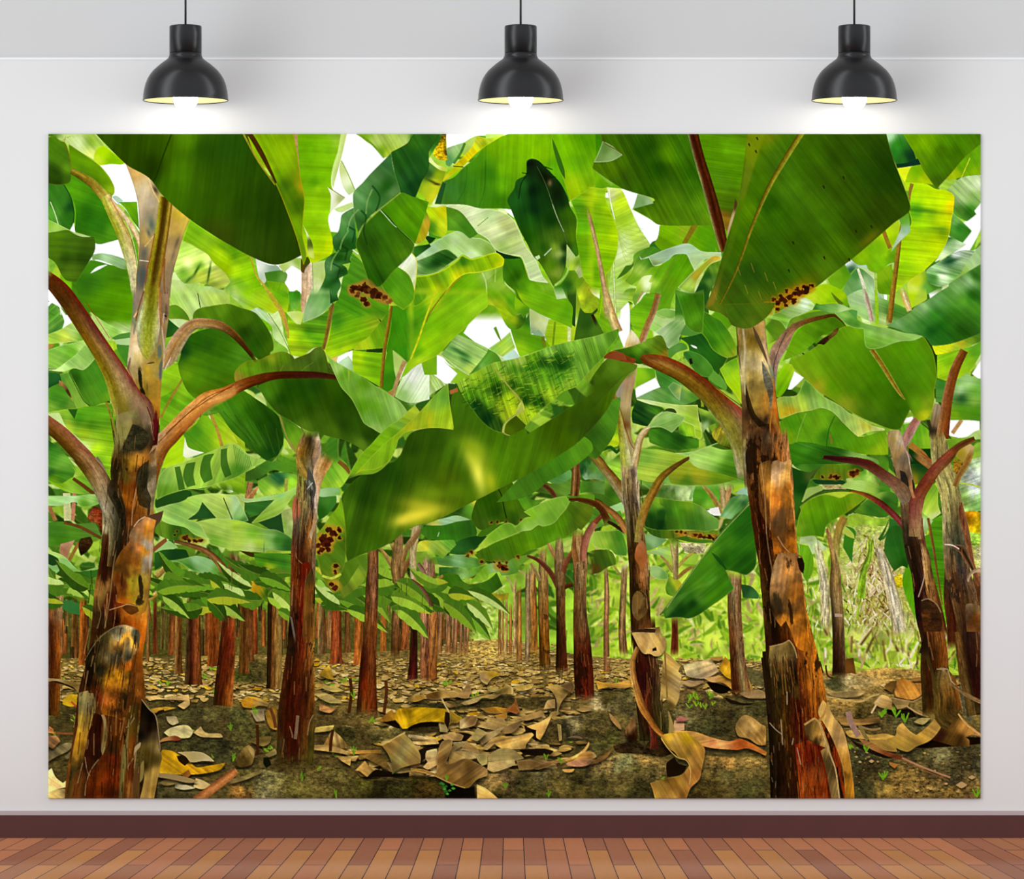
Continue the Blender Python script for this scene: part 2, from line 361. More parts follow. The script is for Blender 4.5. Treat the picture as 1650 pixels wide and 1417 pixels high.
P(26, "680,262 760,290 890,380 1000,540 1060,600 1245,748 1190,880 1140,1060 1090,1250 1070,1440 770,1440 775,1250 795,1080 802,900 800,800 790,620 750,450", "760,350,c09858 850,500,c0b090 900,600,b8a890 850,700,a89478 920,460,c8b080 1000,560,c8b058 1150,720,c8a830 1120,800,c49c50 1180,760,b09840 1080,1000,b09060 1080,1200,98805c 820,1000,988458 870,950,bc9850 900,1150,b07848 820,1250,6c6c58 840,1350,887860", v=(80, 14, .06), g=.05, e=('786848', 1, .5), bl="905,790,35,80,-10,5a6c60,.95 880,870,18,40,-20,4c5c58,.8 840,1050,30,60,10,606458,.9 830,1250,45,160,3,4c5450,.9 940,490,20,40,-30,2c2818,.8 1130,950,14,60,20,585040,.7 1090,1080,12,60,15,686050,.6 860,760,30,30,0,8c9068,.5")
L(26.2, "880,390 920,500 975,600 985,640", 10, 'e0b888', .9)
L(26.2, "850,990 900,930 940,880", 10, 'd8b078', .9)
L(26.2, "805,1112 880,1120", 7, 'e0e0d0', .9)
L(26.2, "1060,660 1040,900 1020,1100 1015,1300", 9, '9a6a30', .6)
S(27, "1040,560,58 1000,850,60 950,1150,64 905,1450,60", "a89820 604808 402804 584008 a08828 6a3c10|90a020 a09020 482c04 5a4208 a88c2c 6c3c10|988c20 888010 503404 604810 988020 904c20|908c30 8a8c30 5c4c08 5c5010 907828 8c4c24", .05)
L(27.1, "935,880 905,1050 870,1200 835,1440", 10, 'a84818', .8)
L(27.1, "1025,1100 1018,1250 1022,1440", 12, '984818', .7)
# right: bright leaves behind the big leaf
P(17, "1245,748 1300,770 1450,880 1640,1000 1700,1040 1750,1500 1640,1440 1560,1290 1440,1120 1300,1000 1180,940", "1300,850,70b818 1400,930,8ccc20 1500,1050,a8dc10 1600,1150,9ccc00 1550,980,64ac10 1640,1350,78b818", v=(-35, 10, .08), e=('d8e840', 1, .5))
P(17.2, "1160,930 1300,1000 1400,1060 1450,1130 1560,1230 1600,1300 1530,1370 1400,1330 1320,1310 1190,1310 1100,1170 1140,1010", "1200,1000,98c850 1280,1080,b8d870 1230,1130,e0f0a0 1330,1160,6ca82c 1400,1120,d0e888 1180,1220,5c9c28 1330,1240,c8dc48 1480,1260,c8d860 1440,1320,90b038 1120,1180,b4d870", v=(20, 14, .16), bl="1300,1200,12,60,30,1c5c14,.9 1410,1220,10,90,10,1c5414,.9 1230,1280,50,12,-45,2c7420,.8 1540,1370,40,20,0,0c3008,.9 1330,1350,30,25,0,1c4c18,.8")
P(17.1, "1075,1280 1200,1300 1350,1400 1400,1600 1060,1600", "1150,1340,b8d888 1250,1400,bcd870 1100,1500,b4d068", v=(-60, 12, .06))
P(17.1, "1180,1300 1290,1220 1330,1330 1500,1350 1570,1420 1560,1500 1320,1450", "1300,1300,a4d468 1450,1370,a4cc84 1500,1450,b8d8a0", v=(60, 12, .06))
P(17, "1560,1290 1640,1240 1640,1440 1560,1420", "6cb440")
F('G')
# the big dark leaf over the top left
P(30, "140,200 400,200 412,253 447,302 471,359 485,390 493,408 463,423 440,427 405,414 368,394 345,380 305,353 262,315 240,287 203,265", "165,222,2f5a04 200,240,284c00 245,270,1c3c00 265,230,2c5400 300,225,3c7006 290,280,3a7004 280,305,346a04 330,240,1e4c04 330,330,2c5c04 370,240,1e5008 350,380,344c08 400,330,204c04 420,400,2c5008 460,400,244804 380,300,265804 440,340,1c4404", v=(-97, 12, .06), e=('5a7018', 1, .5), g=.02)
L(30.1, "277,216 262,255 252,285 248,292", 2.5, '143000', .8)
P(30, "395,205 470,205 478,240 485,290 491,320 489,350 488,380 494,412 489,428 480,390 466,350 447,302 432,275 412,253", "430,235,7cb408 455,250,88bc08 445,280,64a008 470,310,4c8008 460,300,3c700c 480,330,3f7408 480,360,68a008 492,405,5c9410 440,265,84b40c 487,300,b0a010", v=(-62, 10, .06), e=('c89c10', 1.2, .8))
L(30.2, "388,205,9 402,216,8 420,245,8 432,268,6 445,295,3", 8, '4c2c08')
L(30.2, "392,215,3 415,258,3 443,298,2", 2, 'a89828', .8)
F('A2')
P(12, "920,-20 1160,-20 1390,220 1150,500 1100,700 1000,860 900,860 870,700 960,600 900,460", "ffffff", g=0, k=1)
P(12, "240,1080 660,1060 700,1380 600,1417 520,1380 470,1230 330,1180", "ffffff", g=0, k=1)
P(18, "470,-20 990,-20 985,150 925,280 905,440 940,520 1020,568 960,625 890,700 878,760 895,850 918,950 910,1050 830,1100 760,1130 700,1130 650,900 600,300", "560,60,74bc00 700,120,64b808 850,100,74c40c 950,50,8cc830 700,330,6cbc08 830,330,70c008 760,430,4ca008 780,480,8cd010 750,650,8cd00c 850,560,7cc008 800,750,84c810 800,950,98d408 890,980,c0e000 720,800,78bc08 760,1100,b4d410", v=(-3, 9, .05), e=('c8e020', 1, .6))
L(18.2, "480,-10 495,60 520,130", 14, 'b0b020', .8)
L(18.2, "590,-20,36 596,150,34 612,300,28 625,400,16", 30, 'b8905c')
L(18.2, "580,-20 582,150 598,290", 7, '7c9420', .9)
P(18.5, "872,468 1022,565 945,640 892,690 900,600 900,540", "900,500,e8ecd0 980,570,a8b870 930,640,e0ecc0 900,560,f0f0e0", g=0)
L(18.6, "885,475 1022,562", 6, '587820', .8)
P(18.4, "990,-20 1045,-20 1000,180 935,420 925,470 908,440 922,280 962,150", "c0dc80", v=(75, 8, .06))
P(13, "990,230 1010,260 1110,480 1120,500 1060,540 1010,470 975,320", "1000,300,c8dc90 1050,420,e8f4c8 1090,490,b8d890", g=0)
L(13.1, "995,240 1050,350 1110,490", 8, '7cb030', .8)
P(13, "930,660 1090,600 1100,640 1000,690 950,680", "b4d484")
P(14, "1120,-20 1600,-20 1580,80 1440,180 1365,215 1300,130 1200,60", "1200,30,78b420 1300,60,b8d870 1450,60,a8cc5c 1560,30,b0d070 1390,170,b4d040 1350,160,5c9c10", v=(-60, 9, .09), e=('c8dc60', 1, .5))
L(14.1, "1130,0 1250,80 1365,210", 16, '68a41c', .9)
# trunk of the second row, upper part
S(16, "690,1090,46 692,1417,48 680,1600,38", "c8a078 e0c0a0 d8b898 ecd8c0|c09870 d8b890 d0ac88 e8d0b0", .06)
P(16.5, "740,1130 860,1110 870,1250 850,1350 750,1417", "800,1200,b8d480 780,1330,d0e0a0 850,1250,a8c868", g=.04)
P(19, "640,1100 700,1080 720,1130 680,1180 665,1225 640,1210", "680,1100,30580c 660,1180,584818")
P(19, "655,800 700,880 740,970 755,1100 700,1070 690,900", "690,870,e0e8a0 720,960,4a6818 730,1050,c8dc60", k=1)
P(17, "-20,965 200,1080 240,1180 290,1320 360,1440 400,1600 -20,1600", "40,1050,50a010 130,1100,78b810 60,1200,a4d810 150,1250,80c408 250,1300,6cb40c 200,1400,70bc08 50,1380,a4cc60 100,1320,64a820", v=(18, 10, .09))
P(17.1, "240,1090 350,1150 430,1160 480,1230 340,1220 330,1300 290,1330 260,1220", "280,1150,e8f0e0 400,1180,90b8a0 300,1280,c8dcc0", g=.03)
P(17.2, "320,1220 480,1200 520,1240 500,1300 420,1310 340,1290", "400,1240,3c8c1c 480,1270,6cac48", g=.03)
P(17.2, "440,1160 560,1100 640,1090 650,1210 560,1160 490,1220", "500,1150,b4d468 600,1130,84b440 560,1160,d8e8c0", g=.03)
P(17.2, "340,1290 420,1300 500,1320 560,1440 560,1500 420,1500", "430,1360,68b010 520,1420,98c830", v=(70, 8, .08))
L(17.4, "195,1085,14 250,1250,14 320,1340,24 360,1417,34 420,1560,40", 30, 'b8a830')
P(17.1, "540,1417 600,1370 650,1420 640,1500 540,1500", "6cb030")
# dark ribbed leaf
P(32, "1430,165 1570,85 1640,0 1860,-20 1820,60 1790,110 1760,160 1760,300 1700,420 1640,560 1550,560 1500,500", "1500,250,1c6418 1600,200,186018 1560,400,1c6020 1620,450,0c4c18 1700,200,1c601c 1640,80,2c7418", v=(-60, 14, .1), e=('0c3c10', 1, .5))
P(32.2, "1430,168 1450,300 1490,430 1510,520 1400,610 1330,660 1240,730 1180,810 1140,870 1110,740 1100,650 1095,540 1110,500 1180,430 1250,350 1370,230", "1400,220,347c3c 1300,380,4c8c48 1200,480,50944c 1150,560,5c9c5c 1400,450,1c6c18 1300,550,2c7828 1450,500,5c9450 1200,700,2c702c 1130,640,4c8c48 1150,780,2c6c28", v=(-40, 26, .09), e=('70a850', 1, .4), bl="1370,480,60,30,-50,145c10,.6 1220,760,50,30,-40,105010,.6")
P(32, "1100,650 1120,860 1140,1000 1050,1040 970,1060 925,1000 918,910 965,860 985,780 1000,710", "1030,750,549850 980,900,489048 1080,880,2c7c38 1050,960,145810 1000,980,186014 1100,960,106018", v=(-55, 22, .1), e=('68a050', 1, .5))
P(32, "925,1050 1040,1040 1100,1020 1070,1100 1080,1130 1000,1150 1040,1180 1050,1230 970,1270 990,1340 900,1440 760,1440 850,1260 850,1120", "950,1080,145c10 1040,1080,286c1c 950,1180,4c9c50 1000,1200,145814 900,1150,5ca060 920,1280,2c7c34 870,1340,145c14 880,1420,4c9448 800,1400,70b458", v=(-25, 22, .13), bl="960,1100,60,35,-20,0c4c0c,.7 980,1210,60,30,-25,0c4810,.7 930,1290,60,30,-25,0c4c10,.7 1010,960,60,30,-10,0f5014,.5")
P(32.3, "1140,900 1200,800 1330,670 1380,720 1480,820 1635,970 1600,1060 1450,1210 1330,1345 1250,1340 1200,1200 1160,1080 1120,980", "1200,850,2c6c10 1300,800,2f7410 1250,960,245c0c 1400,950,30700c 1500,1000,38780c 1400,1150,2c6c0c 1300,1280,1c5c08 1540,1060,488414", v=(-62, 11, .08), e=('88b030', 1, .6))
P(32.2, "1330,665 1500,515 1640,560 1760,600 1730,700 1640,965 1480,815", "1450,650,3f8c08 1550,700,4c9808 1640,800,4c9c08 1500,560,489010 1600,900,3c8c08", v=(-50, 10, .09))
L(32.5, "1330,665 1400,725 1470,810 1560,900 1640,970", 11, '185010', .85)
L(32.6, "1330,665 1380,720 1440,790 1475,820", 6, 'b8e0c0', .9)
L(32.6, "1095,1020 1140,1055", 9, 'e0f4e0')
L(32.6, "1510,520 1400,610 1330,665 1180,810 1140,910", 9, '98a858', .8)
P(31.5, "1080,1040 1200,1160 1260,1330 1400,1417 1400,1640 1200,1640 940,1500 980,1400 1010,1250 1060,1180", "1120,1150,4ca020 1200,1250,4c9c20 1100,1350,3c9018 1250,1500,4c9c14 1050,1500,3c9414", v=(-30, 9, .1))
F('G')
P(31.4, "612,455 640,430 660,445 668,480 650,500 628,482", "620,460,3c8c10 650,450,4ca018 640,480,58a818", v=(-50,9,.08), e=('c8c820',1,.6))
rot(33, "572,465,6 580,463,5 590,464,7 597,468,6 605,473,7 612,478,6 620,482,5 627,485,4 588,459,3 577,475,4 586,482,5 591,490,4 568,470,4", '4c1808 341004 5c2408 7c4820', 'b87830')
P(31.3, "630,440 660,405 672,420 668,470 640,460", "650,420,e8f0d8 660,440,d0e4b0", v=(60,8,.08), e=('d8d830',1.5,.8))
F('A3')
P(12, "180,-20 900,-20 880,20 600,20 480,80 340,130 330,0", "ffffff", g=0, k=1)
P(12, "830,640 900,650 930,740 880,700", "ffffff", g=0)
# big bright leaf behind the hanging one
P(20, "700,70 880,0 900,-20 1270,-20 1290,160 1340,330 1400,500 1420,600 1300,560 1200,700 860,660 620,655 430,625 230,620 250,560 300,430 400,380 480,300 600,200", "760,120,5c9c04 1000,80,68ac04 1150,200,70b404 850,300,5ca408 700,350,2c7c0c 600,250,3c8c10 500,450,2c7818 550,600,388018 700,550,348010 850,450,50a00c 980,300,64ac08 800,600,2c7408 380,500,34882c 300,600,3c8420 1250,300,4ca00c 1340,450,48a010 1000,600,4c9c0c", v=(-92, 9, .06), e=('90a830', 1, .4))
L(20.2, "515,290 500,470 430,600", 4, '1c5c18', .7)
L(20.2, "680,240 670,480 620,645", 4, '1c5c10', .7)
P(20.1, "300,420 235,610 285,620 330,440", "1c5c28", g=.02)
P(20.1, "1262,-20 1640,-20 1640,440 1560,500 1420,590 1370,430 1300,200", "1400,100,64b404 1550,50,489c04 1500,250,54a40c 1600,350,70b810 1450,450,8cbc0c 1420,560,88b408", v=(-70, 9, .06))
P(20.3, "1262,40 1300,120 1370,320 1375,400 1330,320 1275,140", "2c6c14", g=0)
P(21, "600,18 700,40 840,10 760,60 680,110 600,170 510,260 470,290 400,275 540,140", "620,60,c8cc30 660,90,84a808 560,180,d8c408 480,250,c0b808 700,60,9cc030", v=(-50, 9, .08), e=('d8d020', 1, .4))
P(20.8, "400,290 470,298 380,370 280,430 320,380", "380,330,b0c010 330,390,d8cc20")
L(21.2, "395,285 480,292", 10, '285410')
P(19, "335,130 480,80 500,110 440,200 360,290 330,270", "400,140,90b880 350,220,4c9c58 430,180,7cb460", v=(-60, 9, .06))
L(19.2, "495,85 460,170 400,260", 22, '2c741c', .8)
P(19, "500,75 600,20 580,90 480,190", "540,80,a8cc68 520,130,90b850")
P(19, "680,-10 830,-10 860,0 740,50 680,40", "a8d468")
# left cluster
P(31, "-20,-20 300,-20 290,60 250,110 190,200 120,290 90,380 60,480 -20,530", "60,100,30782c 180,80,1c6c18 150,200,6ca82c 40,300,2c7c2c 30,450,1c5c14", v=(-45, 12, .1))
L(31.2, "112,0 118,150 122,290", 6, '70a840', .7)
P(31.3, "300,-10 335,-10 330,110 340,180 345,230 290,235 220,190 230,140 270,80", "290,100,e8c010 310,200,f0c818 250,170,d8b810 315,20,20100c 310,60,2c1408 320,150,482008", g=.3, k=1)
P(31, "195,200 250,270 340,300 345,330 330,330 280,320 200,260 170,240", "250,270,d8e8a0 320,300,b8c840")
P(30.5, "170,240 260,310 330,330 300,420 240,560 200,620 100,520 60,480 110,380 130,300", "200,290,4c8c38 180,350,1c5420 260,360,88ac10 230,430,d0d020 150,480,a8c020 100,460,78a81c 220,550,c8cc20 140,330,0c4418", bl="210,420,60,12,25,2c3c10,.8 250,440,30,10,5,241c10,.7")
P(30.4, "-20,520 60,540 180,640 330,630 340,860 300,910 190,870 60,700", "100,600,68a830 230,700,b8dc10 300,800,c8dc20 290,680,d0cc10 200,820,3c8c18", v=(-45, 9, .07))
P(31.5, "-20,520 40,530 130,640 190,770 150,920 90,965 40,960 -20,920", "30,600,449c20 100,700,4c9c18 50,850,60a018 140,850,b09818 100,900,b0a818 180,780,d8a830", v=(-70, 9, .08))
P(30.3, "325,640 450,680 560,810 610,880 540,920 460,860 340,850 330,740", "400,750,58a428 500,830,3c8c1c 370,690,4c9418", v=(-45, 9, .06))
P(30.2, "140,900 260,890 200,960 60,990 -20,1020 -20,1150 200,990", "30,1080,2c7c1c 200,920,0c4418")
P(30.2, "180,850 340,860 280,920 180,900", "3c9c20")
# pale folded leaf
P(24, "330,635 360,625 500,625 620,655 740,665 830,690 920,750 985,880 1040,1000 1110,1090 1180,1250 1230,1310 1070,1285 1040,1200 990,1080 870,1060 770,1020 700,930 580,850 500,750 430,690", "400,650,c8dca0 560,700,d0e0b0 700,720,a4c488 650,800,c0d498 850,800,a8b470 800,880,c8e09c 900,950,b4d07c 1000,1030,c4dc98 830,980,90b860 1090,1150,bcdc98 1100,1260,c8e0a8 760,850,d0dca8", v=(22, 9, .09), e=('e8f4c8', 1.4, .8))
L(24.2, "610,810 700,735", 4, '2c4c18')
P(23, "-20,1130 120,1020 260,930 380,870 470,850 560,910 640,920 740,980 770,1040 700,1070 600,1080 550,1095 510,1070 470,1060 430,1090 400,1080", "400,950,b4d898 330,950,88bc68 600,980,94c468 450,1000,a8d880 200,1030,98c898 100,1090,b8dcb0 560,1060,c8e8b0 700,1030,7cb040", v=(-40, 10, .06), e=('d8f0b8', 1, .7))
P(23.5, "-20,1150 160,1080 330,1010 410,1060 440,1090 380,1130 250,1220 100,1245 -20,1245", "250,1120,145c18 330,1110,1c5c14 150,1130,4c9840 60,1200,84bc60 300,1200,98c858 200,1180,5ca040 50,1160,a0c898", v=(-25, 7, .2), e=('e0f0a0', 1.2, .8), bl="250,1130,130,45,-25,0c4810,.8")
P(23.6, "-20,1245 100,1250 250,1220 420,1120 470,1065 550,1100 620,1085 770,1045 840,1100 830,1160 640,1215 470,1245 330,1400 300,1640 -20,1640", "100,1350,5ca010 300,1250,68ac18 480,1120,2c8414 500,1200,a8d010 650,1150,78b410 750,1120,88b808 800,1150,c4d010 430,1240,d8e010 250,1380,b4d008 100,1500,389408 350,1150,78b010 200,1450,68a808", v=(-65, 8, .09), e=('d8e820', 1.5, .8))
P(22, "330,1400 470,1245 650,1215 830,1160 840,1300 950,1440 900,1640 640,1640 300,1640", "450,1330,5cac08 550,1300,6cb810 600,1400,68b40c 450,1417,54a408 760,1250,68a818 800,1330,84b838 700,1250,a0c868 650,1417,50a80c 850,1400,8cb838", v=(40, 9, .06))
L(22.3, "470,1245 400,1310 320,1417 250,1500", 12, 'a88018')
L(22.2, "650,1220 680,1300 690,1417", 12, 'b8dc88', .8)
L(22.2, "770,1170 760,1300", 12, 'a0d068', .7)
P(21.5, "770,1030 880,1070 990,1090 1060,1280 1220,1300 1290,1417 1280,1640 900,1640 940,1400 850,1300 830,1110", "900,1150,2c7c0c 850,1230,388410 950,1250,1c5c04 1000,1300,4c9c10 1100,1350,64b010 1200,1400,7cb830 1000,1417,3c8c0c", v=(-60, 9, .05))
P(21.6, "770,1025 880,1060 990,1090 900,1100 800,1080", "0c3c10", g=0)
# hanging dark leaf
P(34, "1040,240 1080,220 1140,235 1200,290 1270,360 1340,440 1400,560 1420,640 1475,750 1470,900 1495,1060 1470,1080 1390,970 1385,1120 1370,1200 1320,1300 1272,1338 1230,1260 1150,1130 1100,1080 1040,960 980,850 900,660 870,580 930,480 950,410 1030,360", "1080,300,0c2c10 1000,450,146018 950,580,146018 1100,500,04280c 1100,650,043410 1200,600,0c3c10 1050,750,105410 1250,750,083c08 1330,600,0c340c 1400,700,306808 1440,900,4c8408 1470,1020,388410 1300,900,3c6c14 1280,1000,7ca828 1320,1050,a8c468 1250,1150,4c8c08 1200,1000,185408 1300,1220,88ac38 1280,1300,4c8410 1370,1000,042c04 1370,1100,083c10 1150,1100,2c5c08 1050,900,145404", v=(-80, 12, .07), g=.03, e=('185818', 1, .4), bl="1200,380,90,50,50,0c1004,.85 1300,520,50,90,0,0c1808,.8 1240,430,20,30,0,8c6c48,.8 1070,260,50,30,0,081008,.8")
L(34.2, "1130,290,3 1200,430,4 1260,600,7 1310,740,8 1370,880,7 1395,960,4", 6, '50683c')
L(34.2, "1265,620 1310,740 1365,860", 4, 'a8c8a0')
L(34.2, "1195,1068 1255,1008", 7, 'c8e8c0')
for q in ("1050,250 1090,240", "1200,290 1265,315", "1000,345 1060,350", "1230,380 1290,380", "970,570 990,440 1030,380"):
    L(34.3, q, 8, '101c08')
P(34.1, "1110,1080 1150,1065 1158,1090 1130,1110", "b8dca0")
P(24.5, "1390,970 1440,1020 1500,1080 1510,1150 1530,1250 1500,1270 1460,1200 1410,1200 1380,1150", "1420,1060,b4d088 1480,1130,5c8c1c 1500,1200,c8dc98 1430,1180,a4c830", v=(60, 9, .12))
L(34.4, "1400,1120,14 1400,1200,16 1360,1270,18 1290,1330,20", 20, '98cc58')
P(21.8, "1280,1340 1340,1320 1420,1200 1520,1260 1640,1417 1640,1640 1320,1640", "1400,1330,1c6414 1480,1300,68a018 1560,1380,b0cc20 1620,1400,c0a820 1330,1400,3c9420 1460,1417,88b830", v=(55, 9, .08))
P(20.5, "1425,590 1560,500 1640,450 1640,1400 1530,1240 1500,1080 1470,920 1480,750", "1500,650,4c9c14 1600,600,98c410 1540,800,4ca010 1600,900,6cb00c 1540,1050,58a40c 1600,1200,7cc010", v=(-5, 8, .1), e=('a8c830', 1.2, .5))
F('A4')
P(19.5, "-20,-20 130,-20 130,60 60,230 30,300 200,460 110,480 -20,460", "60,80,389408 40,200,48a808 50,380,74c408 120,440,5cac10 100,20,2c8c08", v=(-70, 8, .05))
P(12, "270,480 440,510 420,600 380,665 540,750 630,800 610,910 548,980 440,810 380,680", "ffffff", g=0)
P(12, "100,550 240,480 270,500 200,560", "ffffff", g=0)
P(20.6, "-20,460 110,480 160,480 150,560 200,700 250,830 262,960 240,1080 200,1180 150,1250 100,1640 -20,1640", "40,540,b0dc10 100,500,8cc820 80,650,78bc10 180,650,98cc08 130,850,84c80c 220,900,b0e008 200,1000,90cc0c 150,1100,74c008 60,1200,5ca80c 160,1200,84c40c 30,800,64b414", v=(-7, 7, .08), e=('c8e020', 1.2, .6))
S(20.9, "-10,660,14 40,850,18 90,1080,19 130,1300,22 150,1440,24 175,1640,30", "a89048 c8a070 8c7030|a88848 d0b090 a07c40", .06)
P(20, "160,470 210,475 290,490 380,690 450,850 548,985 530,1040 420,1050 380,1300 300,1417 280,1640 150,1640 200,1200 250,1050 258,930 240,780 190,600", "190,540,c8d890 280,600,b8e020 300,750,98cc28 400,900,c0e858 330,950,d0f0a0 450,1000,a8d060 280,1050,d8ecb0 300,1150,b4d878 250,1300,a8dc68 330,1250,90c828", v=(25, 10, .1))
L(20.1, "180,480 195,600 230,750", 7, 'f0f4e8')
for i in range(9):
    L(20.15, "%d,%d %d,%d %d,%d" % (250, 830+i*4, 330, 800+i*40, 480, 840+i*34), 5, '7cb428', .35)
L(20.2, "222,1130 225,1300 232,1440 240,1640", 22, 'a0c858')
L(20.3, "222,1130 225,1300 232,1440 240,1640", 5, 'e8f4d0')
P(21, "405,1080 380,1150 330,1160 300,1200 245,1280 340,1220 400,1150", "3c7c18")
P(21, "400,1060 560,990 640,1030 560,1200 440,1300 380,1330 320,1290 390,1200", "480,1100,5ca428 450,1200,9cc850 400,1280,6cac20 550,1100,2c8418", v=(50, 8, .07))
P(21, "540,1180 640,1150 740,1090 860,1040 930,1200 830,1300 740,1440 700,1640 480,1640 560,1300 460,1340 380,1330 470,1260", "600,1230,58a810 740,1180,489c0c 850,1120,4c9c08 700,1300,5c9c10 800,1230,5cac0c 550,1300,b8dc58 500,1280,80b828 600,1400,44980c 470,1310,8ccc38", v=(60, 8, .06))
P(21.1, "500,1417 550,1310 530,1300 560,1240 470,1260 400,1417 380,1640 460,1640", "440,1360,98c828 520,1330,e8f8c8 500,1400,f8fff0", g=.02)
L(21.3, "765,1080 720,1160 680,1240", 8, '7c8430', .8)
P(20.8, "625,805 790,795 1090,800 1110,880 1115,1035 1000,1035 880,970 820,965 640,1025 580,960 610,910", "700,840,74bc08 850,850,8cb820 700,950,64a808 1000,900,50a808 950,980,60ac08 1080,1000,48a010", v=(-30, 8, .06))
L(21, "935,800,50 890,880,44 840,965,40", 40, '847418')
P(20.7, "560,950 600,940 660,1020 540,1060 530,1010", "2c7c20")
# silver curled leaf
P(24, "445,1070 470,1100 640,1030 760,990 880,965 990,1030 1090,1040 1165,1040 1165,1100 1090,1090 1010,1110 930,1200 900,1140 860,1060 760,1060 700,1110 620,1150 570,1160 540,1110 530,1090 460,1105", "500,1085,a8d0a0 600,1090,a0c8a8 700,1050,98c0a0 820,1010,b0d4b8 900,1000,a8d4a8 960,1080,b4dca0 930,1150,b8e090 1050,1060,b8dc98 1130,1060,b4d4a0 580,1140,7c9c50", v=(10, 9, .05), e=('d8f0d0', 1, .6))
P(24.1, "785,1350 900,1230 960,1180 1050,1100 1110,1065 1165,1080 1160,1110 1080,1140 1020,1200 960,1290 930,1400 880,1395", "850,1350,90bc40 900,1340,a8cc50 940,1250,b4a028 1000,1160,a0b028 1100,1090,c8b040 880,1300,98c458", v=(50, 9, .08), e=('d0f0b0', 1.3, .8))
P(23.6, "930,1400 1000,1260 1070,1150 1160,1110 1150,1200 1100,1330 1060,1420 1060,1640 760,1640 765,1370 880,1400", "1000,1350,0c4c14 1040,1250,1c6418 1100,1180,7cb430 1060,1300,68a838 900,1500,388c20 1000,1450,185c18 1120,1150,4c8c18", v=(-70, 8, .07))
F('G')
# the two big dark leaves, top right
P(30, "968,205 1110,205 1165,380 1160,366 1148,364 1063,363 1045,352 1020,338 1032,325 1045,322 1050,327 1055,323 1052,320 1025,312 1000,303 955,272 957,262 968,250", "990,245,386c08 1010,290,306008 985,270,4c7c04 1040,240,1c5404 1060,270,185004 1040,310,2c6404 1075,250,4c8c04 1100,240,347408 1110,300,347408 1090,320,48800c 1070,340,488008 1130,330,4c8810 1140,355,548c10 1060,355,58900c 1115,280,246404", v=(-62, 7, .09), e=('6c8c18', 1, .5))
P(30.2, "971,228 985,235 1003,250 985,260 957,262 965,245", "985,250,84ac68 975,240,5c8c40", e=('c8e0b0', 1, .7))
L(30.3, "968,216 975,232 990,240 1004,250", 1.4, '6c4c18', .8)
P(30.2, "1027,314 1045,318 1053,328 1035,333 1020,337", "1035,328,6ca060 1045,325,98bc88")
P(30, "1120,205 1230,205 1195,330 1182,380 1165,365", "1150,250,488c04 1180,240,58a408 1160,290,44800c 1190,280,489004 1170,330,3c7008 1165,350,8c6418 1200,220,508c08", v=(-8, 7, .09))
S(30.6, "1114,205,8.5 1125,250,8.5 1140,300,9 1155,355,9.5 1167,405,7", "8c9c60 4c1808 401004 5c2008 381404|a0a868 6c2c0c 401404 5c240c 401c08", .08)
P(30.5, "1172,372 1182,335 1184,320 1188,330 1178,365 1172,382", "1180,350,c0a878 1184,330,583818")
P(31, "1205,205 1425,205 1437,250 1466,330 1464,342 1440,360 1400,395 1370,420 1340,443 1316,462 1290,475 1270,488 1240,500 1215,515 1205,523 1180,518 1160,505 1142,500 1136,495 1150,460 1170,390 1190,320", "1215,225,5c8404 1220,300,3c7404 1205,340,4c8404 1195,400,386c04 1240,330,1c5404 1260,260,34680c 1270,310,3c740c 1300,260,306404 1310,330,386c08 1290,400,2c5c04 1350,240,244c04 1370,300,2c5404 1400,280,1c4804 1430,280,184404 1420,340,2c4c04 1380,370,2c5004 1350,400,3c7004 1330,430,44780c 1300,450,386404 1260,450,2c6008 1240,400,2c6408 1210,440,24580c 1190,490,38680c 1170,480,3c640c 1220,490,506c10 1150,490,587414 1255,350,2c6404 1330,360,346808", v=(-52, 9, .07), g=.03, e=('746c20', 1.2, .6), bl="1275,470,40,12,-30,c88410,.5 1400,385,22,8,-40,a88410,.4 1240,222,10,14,60,7c7c14,.5")
P(31.1, "1205,205 1235,205 1200,320 1180,400 1165,440 1150,490 1138,495 1165,420 1195,300", "1210,240,7c8c0c 1200,290,78841c 1190,350,4c7c04 1170,420,4c7010 1145,490,a07828", op=.6, b=1)
S(31.3, "1298,205,4.5 1260,265,4 1235,310,3.4 1210,370,2.4 1185,440,1.6 1160,490,1.2", "4c3404 7c6410 889020 98a030|4c3808 786410 6c8420", .05)
rot(31.5, "1281,476,4 1284,466,3 1289,474,5 1296,470,5 1294,463,3 1303,466,5 1308,460,3 1273,478,5 1269,470,3 1263,486,5 1258,477,3 1252,490,4 1247,483,3 1242,494,4 1234,492,3 1278,484,5 1230,500,3 1240,503,3 1252,499,3 1266,492,3", '401404 4c1808 300c04', 'c87c14')
for x, y in ((1358, 285), (1403, 364), (1378, 371), (1277, 390), (1270, 435), (1327, 414), (1367, 417), (1326, 300), (1219, 222), (1217, 243), (1206, 232)):
    L(31.5, "%d,%d,3 %d,%d,2" % (x, y, x+2, y+4), 4, '281808', .8)
for x, y in ((1210, 425), (1150, 470), (1246, 455), (1222, 470), (1232, 440), (1200, 460), (1188, 430)):
    L(31.5, "%d,%d,1.5 %d,%d,1" % (x, y, x+5, y+14), 2, 'a08430', .6)
F('A5')
P(20, "890,-20 1080,-20 1150,210 1000,265 950,150 900,40", "1000,80,1c8818 960,150,188420 1050,200,1c6c1c 930,20,a8d8b0 1100,180,083c20", v=(-70, 9, .05))
P(20.2, "1165,190 1185,240 1050,262 1000,268 990,235 1080,225", "083c28", g=0)
